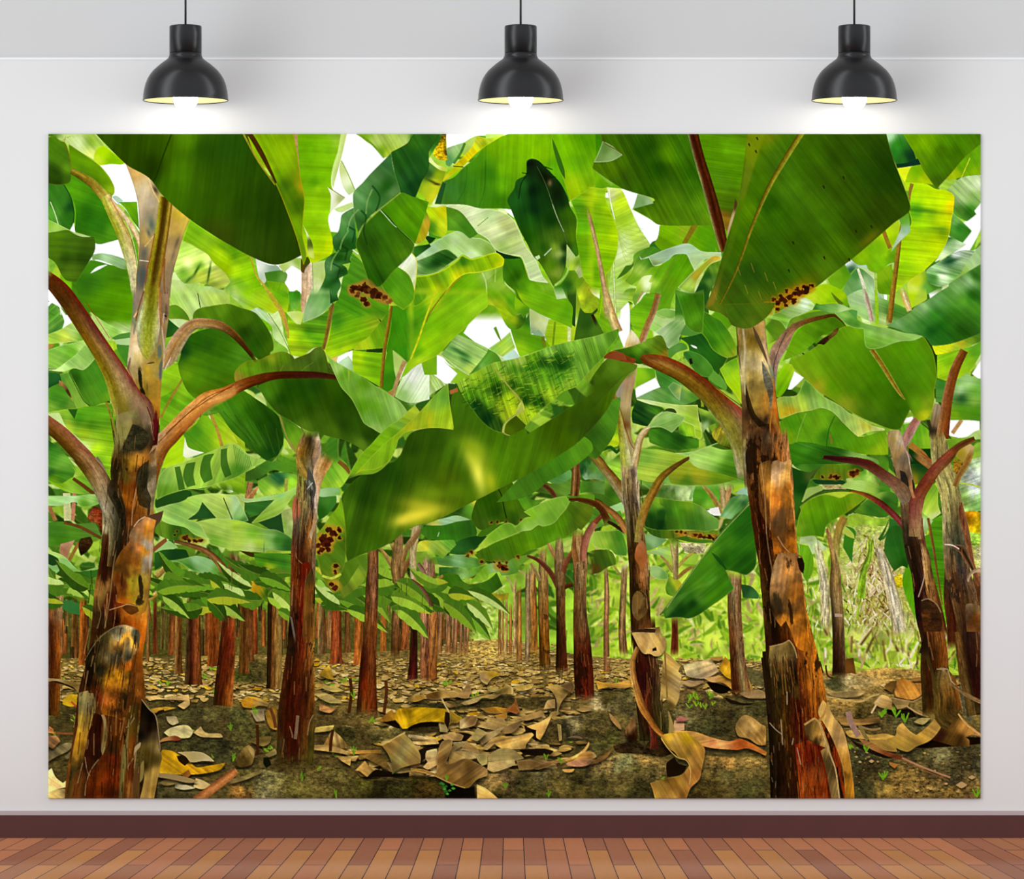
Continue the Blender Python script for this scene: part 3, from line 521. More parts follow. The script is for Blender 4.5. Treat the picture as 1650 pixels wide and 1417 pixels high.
P(33, "1030,-20 1660,-20 1660,60 1530,180 1400,330 1305,430 1200,280 1170,210 1090,80", "1100,60,5c9c04 1250,100,64a804 1200,200,54900c 1350,130,3c7404 1300,250,408008 1500,40,3c7c04 1450,150,387004 1580,60,407c08 1310,380,38680c 1200,60,70b004 1400,60,4c9808", v=(-57, 9, .08), e=('8c7818', 1.3, .6))
P(19, "1440,200 1660,80 1660,320 1540,330 1400,360 1380,340", "1500,250,5cac08 1600,200,64b414 1450,320,a0c010 1620,300,88c008 1560,160,54a00c", v=(-60, 9, .06))
L(19.2, "1565,190 1500,340", 6, 'c8d830')
P(19, "1000,268 1050,262 1110,258 1060,380 1030,330", "d8e820")
P(19, "1110,258 1185,245 1250,340 1300,400 1220,388 1060,378", "1150,300,70c008 1200,360,a8c808 1100,350,8cc010", v=(-40, 9, .05))
P(18, "1060,378 1220,388 1300,430 1380,440 1440,480 1440,560 1420,680 1400,800 1330,940 1200,1070 1080,1150 1000,1220 960,1254 990,1050 1010,880 1040,780 1110,700 1090,580 1105,500", "1150,440,a0d80c 1350,500,b8e404 1430,560,e8cc08 1250,520,acdc08 1150,600,3c9418 1250,620,7cb810 1350,700,b8dc08 1200,720,8ccc0c 1350,740,68a410 1300,850,c0e404 1150,800,a8dc10 1100,900,98d408 1200,980,b0dc10 1060,1050,84c80c 1100,1130,a4dc10 1410,700,d8dc04 1030,1150,98d018", v=(-6, 7, .1), e=('e0dc10', 1.3, .6), bl="1200,590,100,14,8,389018,.7 1320,735,90,14,3,58981c,.7")
L(18.4, "1115,390,30 1100,450,24 1095,510,14", 20, '98742c')
S(18.5, "1035,700,10 1015,850,16 990,1050,19 960,1280,20 930,1500,24", "887018 a07c24 704c14|a08830 a07020 684010", .06)
P(18.6, "1000,640 1090,620 1100,760 1080,780 1010,850 950,920 1010,780 1030,720", "1050,680,58a828 1060,740,90bca0 1020,800,c0dcc0 1080,620,4c9c20")
P(17.8, "900,720 1000,650 1030,740 970,870 860,960 800,830", "930,780,b0dc10 980,700,a8d020 850,880,70b810 960,820,98d00c")
L(17.9, "885,730 910,800 945,890", 32, '9c7420')
P(17.6, "620,960 780,840 850,800 940,900 1000,860 980,1000 940,1010 850,1080 780,1060 760,1020 700,1020", "750,930,84c00c 850,1000,6cb810 800,900,68b010 950,960,58a014 900,930,88c80c", v=(-50, 8, .05))
P(17.4, "850,1080 960,1010 960,1254 860,1240 840,1180", "900,1100,80b818 930,1180,589c0c", v=(-60, 8, .06))
P(17.3, "460,1130 590,1010 620,1060 640,1100 560,1220 500,1200", "540,1100,70b818 600,1060,50a014")
P(17.3, "270,1254 420,1170 520,1190 600,1254 600,1350 270,1400", "400,1230,a0d010 520,1240,88cc08")
P(17.2, "560,1254 640,1100 690,1040 740,1060 880,1200 900,1300 560,1300", "640,1180,68a858 680,1100,3c9440 740,1150,a8d49c 820,1220,b8dcb0 700,1230,58a060", v=(-60, 9, .06))
L(17.5, "695,1050,18 730,1150,24 760,1254,26 810,1480,30", 20, 'd8d8b8')
L(17.5, "815,810,14 830,950,20 835,1254,24 860,1500,28", 20, 'a0c858')
P(17.1, "600,1030 640,980 700,1010 780,1020 780,1060 690,1040 610,1120", "640,1050,1c6438 720,1030,b8e0c0 620,1000,e8f8f0")
P(12, "590,990 650,980 650,1060 600,1040", "ffffff", g=0)
P(12, "1640,350 1660,700 1530,960 1380,900 1400,780 1600,640 1560,600 1660,500", "ffffff", g=0, k=1)
P(16.8, "1385,440 1500,340 1660,320 1660,510 1600,600 1615,625 1540,680 1440,620 1440,480", "1450,430,a0cc78 1550,400,c0e0a0 1600,480,88bc60 1500,500,b0d890 1560,600,2c8c18 1480,600,50a02c 1620,400,d8ecc0", v=(-45, 10, .13))
P(16.9, "1435,620 1575,750 1575,765 1500,860 1400,790 1400,700", "1480,730,1c801c 1540,760,2c8820 1450,680,70b858 1430,760,48a030", v=(-30, 9, .06), e=('88c870', 1.3, .7))
P(17, "1390,800 1430,810 1535,860 1480,900 1350,970 1290,1000 1340,920", "1420,850,98cc90 1480,870,c8e4b8 1350,940,d8f0b8 1400,810,2c7c20", v=(-10, 8, .08))
P(16.7, "1230,1060 1350,980 1480,910 1590,905 1640,880 1640,1000 1480,1120 1340,1190 1240,1150", "1300,1040,98cc90 1400,980,1c5c38 1450,930,e8f4e8 1550,960,a0c098 1350,1100,d8ecc8 1450,1080,5c9c50 1280,1120,2c7428 1560,1010,88b070", v=(-15, 8, .22), bl="1420,985,70,16,-15,0c4828,.7 1350,1080,70,12,10,2c6c38,.6")
P(16.6, "1210,1070 1440,1120 1340,1190 1210,1260 1100,1300 1080,1160", "1280,1160,2c7c18 1150,1150,c8e020 1230,1200,5cb040 1130,1220,e0f080")
P(16.9, "1640,870 1660,870 1660,1060 1460,1130 1340,1190 1480,1100 1540,1000", "1600,980,a4d090 1500,1100,88bc50 1640,900,90b880", v=(-50, 8, .06))
# ---- row B (middle)
F('B1')
P(12, "-20,-20 120,30 260,200 250,330 100,330 -20,300", "ffffff", g=0, k=1)
P(13, "-20,180 60,90 110,200 130,280 60,400 -20,420", "50,200,4ca430 20,300,6cb040 110,180,78b048 60,350,2c7c28", v=(40, 8, .15))
for q in ("0,190 50,215", "70,80 90,160", "0,100 80,70", "10,60 60,110", "100,140 150,210"): L(13.2, q, 12, '4c9018')
for q in ("60,80 140,240", "95,100 105,210"): L(13.3, q, 6, 'e8f0f0')
P(18, "330,110 420,170 540,215 690,165 690,330 560,260 440,240 380,190", "420,200,b8dc80 600,220,a8d078 500,240,90c050", v=(-30, 9, .1))
P(17, "100,330 230,250 330,330 400,420 400,520 330,420 230,430 -20,450 -20,380", "200,330,a8d070 300,400,5ca428 130,400,c8dc50 350,380,98cc60 60,400,8cc040", v=(-20, 8, .1), e=('d8e890', 1, .5))
P(17.1, "420,240 690,170 690,370 600,370 520,420 480,340", "560,260,c8e0a0 480,280,90c860 620,330,b0d488 540,340,78b848", v=(-25, 8, .12))
P(17.2, "520,400 580,370 690,350 690,400 560,420", "4c9438")
P(17.3, "540,415 690,395 690,460 560,450", "a8d490", g=.02)
P(17.2, "560,450 690,455 640,620 600,560 560,480", "3c8c28", v=(-60, 8, .05))
P(16.8, "-20,440 50,420 40,470 -20,500", "a87c38")
P(18, "-20,510 110,460 200,440 330,410 400,530 290,550 200,600 60,650 -20,640", "100,500,6cb440 200,520,5cac28 280,480,a4d070 60,560,7cb848 350,480,90c458", v=(-25, 9, .08), e=('c8e898', 1, .6))
P(18.1, "-20,655 60,655 140,600 220,540 300,450 400,530 390,560 290,660 210,645 120,675", "100,650,b4e088 200,580,8cc860 300,520,8cc85c 250,630,a0d470 360,520,80bc50", v=(-40, 9, .08), e=('d0f0a0', 1, .6))
P(18, "170,670 210,645 290,662 390,545 430,560 530,800 540,900 440,930 350,955 290,900 230,780", "300,700,3c8c1c 400,650,3c8820 450,800,3c8c1c 350,850,4c9420 500,880,5c9c1c 230,720,206010", v=(-60, 8, .05), e=('2c6c18', 1, .5))
L(18.2, "170,680 230,800 290,910 340,955", 6, '105010')
P(17, "80,700 170,680 240,800 320,945 240,970 160,900 110,760", "170,760,70b038 230,880,7cb43c 130,720,4c9430", v=(-60, 8, .06), e=('b8b838', 1, .5))
P(17, "-20,680 90,690 110,760 90,820 -20,830", "40,740,1c6c28 60,800,0c4820")
P(17, "-20,830 110,760 170,830 230,970 140,980 -20,1010", "60,880,3c9420 130,920,3c9420 20,960,78b838 180,940,6ca438", v=(-20, 8, .07))
P(17.3, "90,745 130,770 170,830 205,920 160,860 120,800 90,790", "120,780,b88048 170,860,3c2010 200,910,d8b848", g=.15)
P(16.8, "-20,1010 200,970 530,930 560,1000 545,1600 350,1600 230,1330 60,1130", "100,1050,7cbc28 60,1080,b8e088 250,1050,3c9c18 350,1100,4ca018 300,1180,a0d020 450,1050,58a81c 480,1200,78bc18 400,1300,a8dc20 300,1280,c0e080 500,1350,88c81c 150,1130,b4d838 420,1380,70b420 350,1000,50a41c", v=(-8, 9, .12), e=('c8d830', 1, .4))
P(16.9, "90,1010 150,1130 230,1200 350,1310 250,1320 100,1170 -20,1080 -20,1020", "80,1070,c0e090 200,1230,b8dc88 300,1300,c8e890", g=.04)
P(17, "160,980 240,980 215,1060", "206018", g=0)
P(16.7, "-20,1220 80,1290 200,1420 240,1500 -20,1500", "50,1330,3c9428 120,1400,68b038 30,1250,206c18", v=(-20, 9, .1))
L(17, "470,920 500,1000 530,1120 545,1250", 18, '8a7c28')
P(16.6, "500,900 560,900 560,1100 540,1100", "b4d868")
# big red petiole crossing
S(48, "-40,-120,48 90,0,70 190,130,74 330,340,76 470,560,84 560,720,100 640,900,130 700,1000,160 720,1080,150", "7c3010 4c2008 602808 5c200c 70140c|54300c 4c2c08 5c300c 64280c 74140c|6c440c 7c500c 8c5c2c 6c3424 7c1814|8c7c10 785c10 a07c40 8c5c40 801c14|a09c38 807010 a08858 a07858 802420|a8a050 908020 9c8c5c 98785c 70402c", .06)
L(48.2, "310,110 410,260 500,400", 6, 'c00c28', .5)
L(48.1, "640,620 700,760 780,900", 6, 'a01420', .8)
# trunk between
P(46, "700,-20 990,-20 985,200 960,400 945,560 925,760 905,1100 890,1270 700,1300 560,1100 620,800 650,560 680,250", "720,80,887868 720,250,607050 950,60,947058 970,180,8c6c50 700,400,c8a880 660,560,c0b090 700,560,b09860 800,500,a8a040 850,560,b09038 800,700,b08c28 870,800,a87c28 850,900,a87020 920,700,6c6858 700,700,a89060 860,980,985c18 880,1150,500408 860,1240,400808 790,880,887020 720,480,c8b498", v=(85, 14, .06), g=.09, bl="750,740,16,110,-8,201c0c,.95 770,850,25,60,-15,1c1808,.95 905,500,22,90,0,587068,.85 915,650,14,120,5,4c5c58,.7 870,1100,22,130,3,6c0c18,.9 660,600,12,60,10,4c4030,.6 840,600,40,8,-10,3c2c18,.6 805,800,8,50,0,402c10,.6 700,330,14,60,10,686c58,.6 720,200,10,40,10,a07048,.6 730,100,14,80,5,907868,.5 960,200,12,60,0,503828,.5")
S(47, "850,-60,70 840,100,66 830,200,78 820,300,92 810,420,84 805,520,50 800,570,14", "a0a030 888418 685c0c 6c680c a09828 984c18|b0ac58 989830 685c10 6c6810 989420 b87c48|d0d0a0 a8b050 708018 707818 a0a440 d0b090|c8ccb0 b0b868 98a82c 98a028 a8ac60 c8b898|c0bc98 a8ac50 a0a830 9ca034 a8a850 90886c|b0a860 a8a438 a8a030 a8a038 a89c48", .05, pat="302808,3,1.5,.4,2")
P(47.2, "690,230 720,180 735,190 710,230", "c87c38")
L(47.2, "700,230 730,180", 8, 'e8d0a0')
L(47.2, "945,215 965,225", 10, '201408')
L(47.2, "945,200 930,330 945,470 940,640", 12, 'd0b8a0', .7)
L(47.3, "920,30 915,180 940,330", 12, 'b86c28', .8)
L(47.3, "780,20 740,150 715,260", 12, '8c3810', .7)
# left petiole base, flare into the trunk
P(48.5, "560,800 620,760 700,780 760,870 800,960 850,1070 860,1200 850,1290 790,1400 780,1640 530,1640 530,1400 540,1200 555,1000", "600,900,8c7c24 640,1000,a09c58 700,950,906850 760,1000,906c58 790,1050,a08868 820,1060,98785c 590,1080,908830 640,1100,88703c 560,1200,909860 600,1250,847440 700,1130,404028 780,1150,342c1c 820,1200,281c10 720,1250,342818 740,1330,8c541c 650,1350,38301c 580,1380,706840 820,1280,301810 700,1400,a06820 560,1400,40381c 850,1150,7c5c30", v=(80, 16, .07), g=.1, bl="560,1020,14,160,0,b0a868,.5 690,1200,70,50,-60,38381c,.6 640,1340,40,60,-50,2c2414,.7 730,1380,50,50,0,a8681c,.6 670,1160,20,40,40,c09848,.4", fd=(640, 770, 660, 1030))
L(48.6, "840,1080 850,1160 860,1230", 10, 'c8a080', .7)
# lower left petiole
S(47, "-60,1060,62 100,1180,66 220,1300,70 330,1420,72 420,1560,66", "4c2c08 5c380c 84501c 985030 a05038|4c2c08 5c3c0c 88582c a06c48 905040", .06)
S(48.4, "430,1560,60 400,1480,66 350,1417,76", "604c10 908040 a09068 887058", .06)
# right upper petiole and leaf
P(22, "985,-20 1480,-20 1480,120 1240,160 1180,230 1170,290 1120,240 1080,150 990,130", "1080,60,a8d470 1200,130,b8dc84 1350,60,b4d860 1400,110,a8cc58 1020,100,98c858", v=(-60, 10, .08))
L(22.1, "1220,40 1240,150", 7, '2c5c18')
P(22.4, "975,150 1030,130 1090,160 1140,220 1155,260 1090,245 970,240", "1030,190,4c9418 1100,220,4c8c18 1000,220,70a828", e=('904c18', 1, .6))
P(22.2, "980,245 1090,320 1080,360 960,400 965,280", "1000,300,145818 1040,340,286c1c")
P(22.3, "985,250 1090,248 1150,270 1070,320", "b8d898")
P(40, "1210,290 1180,240 1190,190 1240,155 1340,140 1470,122 1560,150 1680,190 1740,250 1810,360 1836,440 1835,500 1810,520 1800,620 1770,640 1760,620 1600,480 1450,330 1330,290", "1250,200,4c8410 1400,180,589018 1500,230,3c7408 1600,250,48800c 1700,300,346c0c 1760,400,2c6408 1700,450,205c08 1350,260,4c8410 1800,450,40700c 1600,350,1c4c08", v=(-60, 11, .06), e=('7c8c30', 1, .5))
P(38, "1240,340 1360,320 1480,370 1600,480 1700,580 1740,640 1700,800 1520,800 1380,870 1250,910 1150,850 1090,740 1060,620 1080,540 1080,450 1150,380", "1200,420,1c5c08 1300,450,205c0c 1100,500,0c4414 1180,600,447c0c 1300,600,3c7c0c 1200,750,488c0c 1350,700,3c7c0c 1450,750,3c7408 1500,600,3c8410 1400,500,2c6c08 1130,700,5c9410 1280,850,4c7c0c 1560,560,48941c", v=(-20, 12, .06))
S(42, "930,640,24 990,560,58 1050,440,60 1130,330,52 1200,285,44 1290,280,40 1400,300,38 1500,360,30 1610,480,20 1700,600,12", "e0b890 a87838 9c7c58 908858|d0a080 a87c58 b08850 a09070|a88058 a06c38 b08858 786038|7c4c1c 542c08 5c340c 402408|442008 3c1c04 2c1404 302008", .06)
L(42.2, "1000,500 1100,370 1180,290", 10, 'b07838', .8)
L(42.2, "940,620 985,520 1050,400", 12, 'c08c4c', .8)
L(42.2, "950,660 1000,560", 6, 'f0e0c8', .9)
# under: greens between
P(17, "930,690 1000,600 1060,620 1080,740 1010,830 920,880", "1000,680,84c41c 950,800,7cbc1c", v=(-20, 9, .06))
P(17.1, "1030,520 1080,540 1070,600 1020,590", "64a830")
P(16.9, "920,870 1010,830 1090,730 1150,850 1260,910 1100,1050 960,1150 910,1180", "1000,900,4c9c14 1080,850,84c820 1150,950,58ac18 1000,1050,70b81c", v=(-30, 9, .08))
L(17.2, "1090,740,12 1000,880,12 920,1050,18", 14, '9c7c20')
P(16.5, "920,850 980,860 930,920", "d8e8d0")
P(16.8, "1000,1250 1150,1130 1300,1010 1380,1000 1500,1160 1600,1240 1600,1640 960,1640 960,1400", "1100,1250,a0dc10 1050,1350,a4d818 1250,1150,74bc14 1300,1250,94d018 1150,1350,c0e080 1400,1250,58a814 1500,1230,a8c824 1200,1300,50a01c 1350,1080,84c020", v=(-30, 9, .1))
L(17, "1310,1010,14 1360,1130,16 1420,1290,22", 20, 'c89c30')
L(17.1, "1300,1000 1330,1050", 18, 'e8e8a0')
# orange petiole to the big mid leaf
S(44, "820,1640,60 835,1500,70 860,1380,84 920,1270,80 1000,1190,74 1100,1080,70 1200,980,66 1300,900,62 1450,850,52 1540,800,46", "b0a880 a07c58 905c30 7c3c14|b89878 a88060 906030 8c4414|c0a080 b08058 a06028 803c10|d88c48 e09450 c87030 7c2c0c|f0a058 eca058 d08034 902c0c|d07828 e89850 f0a860 b86828|a04818 a85020 c07838 903c10", .06)
L(44.1, "900,1250 1000,1150 1200,960 1320,870 1500,800", 7, '8c2c10', .8)
P(44.2, "780,1400 830,1340 880,1290 840,1420 800,1450", "281408", op=.6)
F('B2')
P(40.5, "-10,870 60,830 200,790 330,720 500,690 700,680 860,700 900,720 880,700 820,620 790,520 760,470 710,480 660,520 560,560 540,570 520,540 440,510 330,540 260,575 150,590 80,640 50,690 55,750 90,765 60,780 0,800", "150,650,589410 300,620,4c8410 250,680,5c9c18 450,570,4c7c10 600,600,446c18 700,540,4c7020 780,600,386014 500,640,486c18 830,670,385810 100,740,94802c 350,560,7c941c", v=(-80, 9, .07), g=.06, e=('a87c28', 1.3, .6))
for q in ("560,700 630,640 690,600", "420,680 450,620"): L(40.6, q, 3, 'a0b040', .5)
S(40.9, "-60,870,50 20,830,48 100,790,46 250,735,40 400,705,32 600,700,30 760,705,26 920,730,18", "c07838 e0985c d08850 a05820|7c3008 80380c 782c08 381004|4c1804 541c04 481004 4c2008|401804 48140c 48140c 4c2410|482010 401808 502818 5c3818", .05)
P(39.5, "60,-20 480,-20 490,120 480,180 380,200 260,140 190,110 120,70", "200,20,88cc10 300,80,a0d41c 420,100,70b40c 450,30,50a010 370,170,a0cc18 250,110,84bc14", v=(-25, 9, .05), op=.0)
P(22, "-20,-20 330,-20 430,150 370,200 250,150 160,180 100,130 0,30", "150,40,8cd010 280,80,a0d41c 60,80,b4d888 100,100,88bc50 230,140,a4dc20 350,160,a8c818", v=(-30, 9, .08))
P(22, "300,-20 480,-20 495,100 480,200 420,150", "450,40,50a810 430,110,70b810 470,160,a0cc18", v=(-30, 9, .05))
P(21, "140,180 200,130 300,190 380,270 450,370 520,540 470,480 370,400 350,300 230,220", "220,170,b8d8b0 300,230,a0cc90 350,260,c8dca8 420,400,b8dc90 480,470,c0e090 370,310,98c470", v=(-50, 8, .07))
L(21.1, "330,200 430,360 510,530", 4, '4c8c30')
L(22.4, "300,-20,34 360,70,36 430,180,44 460,260,40 480,330,28 490,400,14", 34, 'b8a830')
L(22.5, "420,150,14 460,240,16 480,340,10", 14, 'c89048')
P(20, "490,20 580,20 590,80 560,170 510,150", "540,50,2c9418 560,130,70c040", g=.08)
S(22, "650,-20,44 635,60,40 620,130,30 615,190,16", "c09068 d0a880 dcb890 e8d8b0", .06)
P(21.5, "470,190 560,180 620,190 590,290 550,280", "520,220,b8d878 580,220,c0dc60 560,260,d8e890")
P(36, "690,-20 830,-20 850,110 810,160 740,220 610,275 620,170 650,80", "700,50,6cac60 760,100,7cb868 650,180,9cc890 720,180,84b870 800,120,5ca050 800,30,4c9440", v=(70, 18, .07), e=('b8e0a0', 1, .6))
P(36, "830,-20 920,-20 890,40 900,90 830,120", "860,40,2c7c30 860,100,105018")
L(36.1, "825,-20 835,60 850,120", 7, '1c4c28')
P(21, "490,200 560,290 610,270 740,220 830,160 840,250 800,400 770,480 700,480 600,550 500,530 480,400", "560,330,88c418 650,350,388c14 700,280,58a41c 520,400,a8cc18 600,420,7cbc14 720,420,4c9c14 560,500,a4d41c 750,200,3c8c18 660,490,90c81c", v=(-5, 9, .14), e=('a8c820', 1, .4))
P(21, "850,130 960,60 1100,100 1140,160 1240,270 1235,310 1150,400 1130,420 1040,480 900,530 840,560 790,500 820,400 840,250", "950,130,4ca018 1050,200,50a414 1000,330,64b010 1100,350,78bc10 900,450,70b414 850,530,a0d414 950,500,a4d010 1150,220,88b81c 880,250,348c18 1200,300,98c020", v=(18, 8, .1), e=('d0d020', 1.2, .7))
S(21.5, "850,120,18 825,250,18 800,380,16 775,490,14", "8c8028 7c5c18 907040", .05)
P(23, "960,20 1000,-20 1150,-20 1290,100 1320,150 1250,260 1130,150 1060,40", "1050,30,58a020 1180,60,68a420 1230,150,6ca820 1280,130,70ac2c", v=(-50, 8, .08), e=('d8d020', 1.3, .7))
P(21.6, "1130,400 1240,270 1280,200 1320,150 1330,300 1290,480 1020,500 1050,450", "1200,370,74b814 1250,420,64b014 1300,250,54a014 1100,450,a8c820", v=(-70, 9, .06))
P(21.4, "1015,500 1250,520 1290,500 1260,650 1240,800 1120,730 1020,660", "1050,560,a4d80c 1150,580,70bc14 1200,650,68b810 1100,700,84cc18 1060,620,98d414", v=(-10, 9, .1))
P(21.5, "1310,140 1600,130 1600,400 1520,520 1460,600 1400,540 1330,490 1290,520 1300,300", "1420,200,389c10 1500,150,50a810 1550,300,48a414 1400,400,3c9c10 1450,500,2c8c10 1480,580,388c18 1350,300,30900c", v=(-75, 9, .05))
P(21.3, "1300,495 1340,490 1350,640 1370,780 1300,840 1240,800", "1300,600,3c9c10 1320,750,2c8810")
S(21.8, "1330,140,12 1300,330,14 1275,480,14 1255,680,15 1248,800,14", "a08028 906818 604c10", .05)
P(21.2, "1335,495 1460,600 1360,780 1350,640", "1380,600,a8cc68 1360,700,b0d078")
L(21.9, "1440,590,36 1400,680,34 1360,800,30 1340,880,28", 34, 'b89060')
P(21.1, "1460,600 1520,510 1600,420 1600,640 1480,680 1400,740", "1500,620,88cc18 1560,560,78c014")
P(12, "880,560 960,520 1015,500 1020,660 960,640 890,610", "ffffff", g=0)
P(20.8, "895,600 980,545 1015,600 1020,660 960,650", "960,600,b8dcb0 1000,630,8cbc88")
P(22, "840,570 900,540 880,600 850,590", "d8b068")
P(23, "1360,880 1400,760 1470,680 1560,600 1640,560 1640,900 1480,930", "1450,800,c8e8b0 1500,720,f0f8e8 1420,850,90c868 1550,800,d8ecc8", v=(60, 8, .12))
P(25, "1300,840 1350,820 1340,870 1320,880", "a88048")
P(12, "1480,620 1700,560 1700,700 1500,760", "ffffff", g=0)
F('B1')
P(37.8, "1240,900 1370,870 1520,800 1700,900 1850,1010 1900,1080 1920,1170 1900,1330 1810,1390 1780,1400 1700,1340 1600,1250 1500,1160 1380,1000", "1500,950,3c8c14 1550,900,387c0c 1650,1000,246408 1750,1100,206008 1600,1130,347814 1850,1200,1c500c 1800,1330,145010 1700,1250,307014 1450,1000,44941c 1880,1080,185008", v=(-60, 14, .1), e=('308018', 1, .4))
F('B2')
# big mid leaf, body
P(39, "240,790 400,730 600,715 760,720 890,730 920,800 1000,890 1050,980 1110,1100 1180,1140 1245,1180 1200,1260 1110,1330 1060,1290 940,1230 830,1205 720,1170 640,1150 560,1110 500,1070 400,1010 300,890", "350,800,3c7c0c 500,800,1c5004 700,780,1c5008 850,760,2c6004 450,900,184c04 600,850,1c5404 650,950,205004 800,900,285404 550,1000,2c5c08 750,1050,38640c 900,950,1c4c04 950,1100,204c08 1050,1080,285808 850,1150,447010 1150,1200,1c4808 1080,1270,58841c 400,980,2c5c0c 620,1120,507c18 300,850,448c18", v=(-70, 14, .06), e=('50701c', 1, .5), g=.03)
P(38, "405,1020 450,1070 600,1145 610,1230 620,1330 560,1330 500,1260 460,1180", "500,1130,4c9418 560,1200,68ac20 450,1100,3c7c14 590,1290,90a42c", v=(-60, 9, .06))
P(38.5, "410,1015 440,1060 480,1200 540,1290 560,1340 500,1280 450,1150", "908c40", op=.8)
P(41, "795,525 840,570 960,640 1100,720 1200,790 1300,850 1400,920 1460,1000 1400,1060 1330,1110 1245,1175 1180,1140 1110,1095 1050,980 1000,890 920,800 870,700 830,610", "840,600,78b448 950,700,589c20 1000,750,70b040 1100,780,5ca01c 1150,850,78b84c 1050,850,6cac30 1250,900,7cb848 1100,950,4c9810 1200,950,60a828 1150,1050,68ac40 1250,1050,5ca02c 1350,950,88bc60 1400,1000,88bc58 1300,1050,78b448 1200,1130,90c060 880,640,98c468", v=(-72, 11, .09), e=('a8d070', 1.3, .6), bl="980,690,8,60,0,b8c838,.6 1080,760,90,30,30,4c9410,.4 1180,960,100,40,60,4c9810,.4")
P(41, "1030,1430 1100,1330 1170,1260 1245,1175 1330,1100 1400,1060 1470,990 1520,950 1560,1000 1500,1100 1400,1190 1370,1290 1310,1410 1200,1500 1060,1520 960,1560", "1400,1100,6cac38 1300,1180,70b418 1480,1000,a8c430 1200,1300,70b014 1300,1300,6cb010 1350,1200,509c10 1150,1400,74b81c 1250,1400,78b418 1440,1060,98c028", v=(-20, 10, .07), e=('a0cc50', 1.3, .6))
F('G')
# big mid leaf, right-hand half (fold with folded tip)
P(40, "735,622 760,640 800,660 845,690 850,700 1024,590 1000,620 975,665 935,710 900,735 860,760 800,790 760,810 700,840 665,850 620,880 580,895 560,905 550,860 545,830 556,790 600,755 640,740 660,700 690,690 725,688 728,640", "745,640,3c7410 760,680,3c740c 800,690,3c7408 850,720,447c0c 900,700,3c6404 960,640,3c6804 800,740,48840c 740,720,407810 700,710,2c5c08 660,720,244c08 620,760,1c4c08 590,800,1c4c08 640,800,285808 600,850,306008 570,870,386c0c 680,750,305c08 690,790,507c10 670,830,88a018 630,760,1c5008 640,850,508014 710,780,4c6c08 860,740,4c880c 560,820,3c6c10 950,690,30540c 1000,610,4c7814", v=(-105, 11, .08), g=.03, e=('507818', 1.2, .5), bl="770,762,11,36,-12,f0ee58,1 762,735,16,20,-20,d8e040,.8 760,720,14,34,-50,88ac18,.8 790,775,10,20,-10,c8d024,.7 680,815,38,12,10,b8b828,.8 700,795,30,10,0,80a018,.6 672,830,34,10,-14,ece040,.95 650,838,16,8,-20,f0e048,.8 735,695,22,14,0,2c5c0c,.5 700,770,40,10,40,386008,.5 735,790,26,14,0,5c9010,.6 905,680,60,14,-30,345c04,.4 750,770,8,40,-15,3c7008,.4")
P(41, "590,745 620,715 650,690 680,660 700,638 722,618 725,650 731,688 730,693 705,690 675,692 650,700 635,720 630,740 610,755 580,760 570,768", "700,650,74b038 715,640,589c30 690,670,a0c020 720,670,8cbc1c 725,685,a8cc28 660,690,b0b820 640,700,7cb018 620,725,78b81c 635,690,78b41c 600,745,7cb820 650,680,7cb430", v=(-100, 9, .08), e=('b8c840', 1.3, .6), bl="692,680,4,12,0,c8c020,.7 645,688,10,6,-20,d0cc18,.6 575,762,12,5,-20,d0c018,.7")
P(41, "556,905 550,925 540,945 528,948 520,930 512,900 511,880 508,865 520,850 530,835 545,815 548,800 552,812 556,840 558,870", "535,850,7cb020 545,830,68a418 530,880,3c6c14 520,900,4c8018 545,900,48781c 540,935,6c841c 555,880,3c6810 515,872,8c9828", v=(-50, 8, .08), e=('98a030', 1.2, .5))
rot(41.3, "531,852,5 535,860,5 533,868,5 528,872,6 522,866,5 519,872,5 525,879,6 518,885,5 512,880,4 540,862,3 546,855,4 547,868,3 540,913,4 541,922,3 536,940,4 542,946,5 529,884,4 515,890,3", '481008 3c0c08 5c1c0c', 'c88c28')
L(41.4, "549,925 535,932 520,928", 4, 'b8d048')
P(39.8, "545,915 560,905 590,893 560,940 548,950", "560,915,4c7c18 575,900,588c1c", v=(-60,8,.06))
P(39.7, "548,950 560,905 592,893 590,930 570,952 552,965", "575,925,88ac30 560,950,6c8c24 585,905,588c20", v=(-60,8,.1))
F('B3')
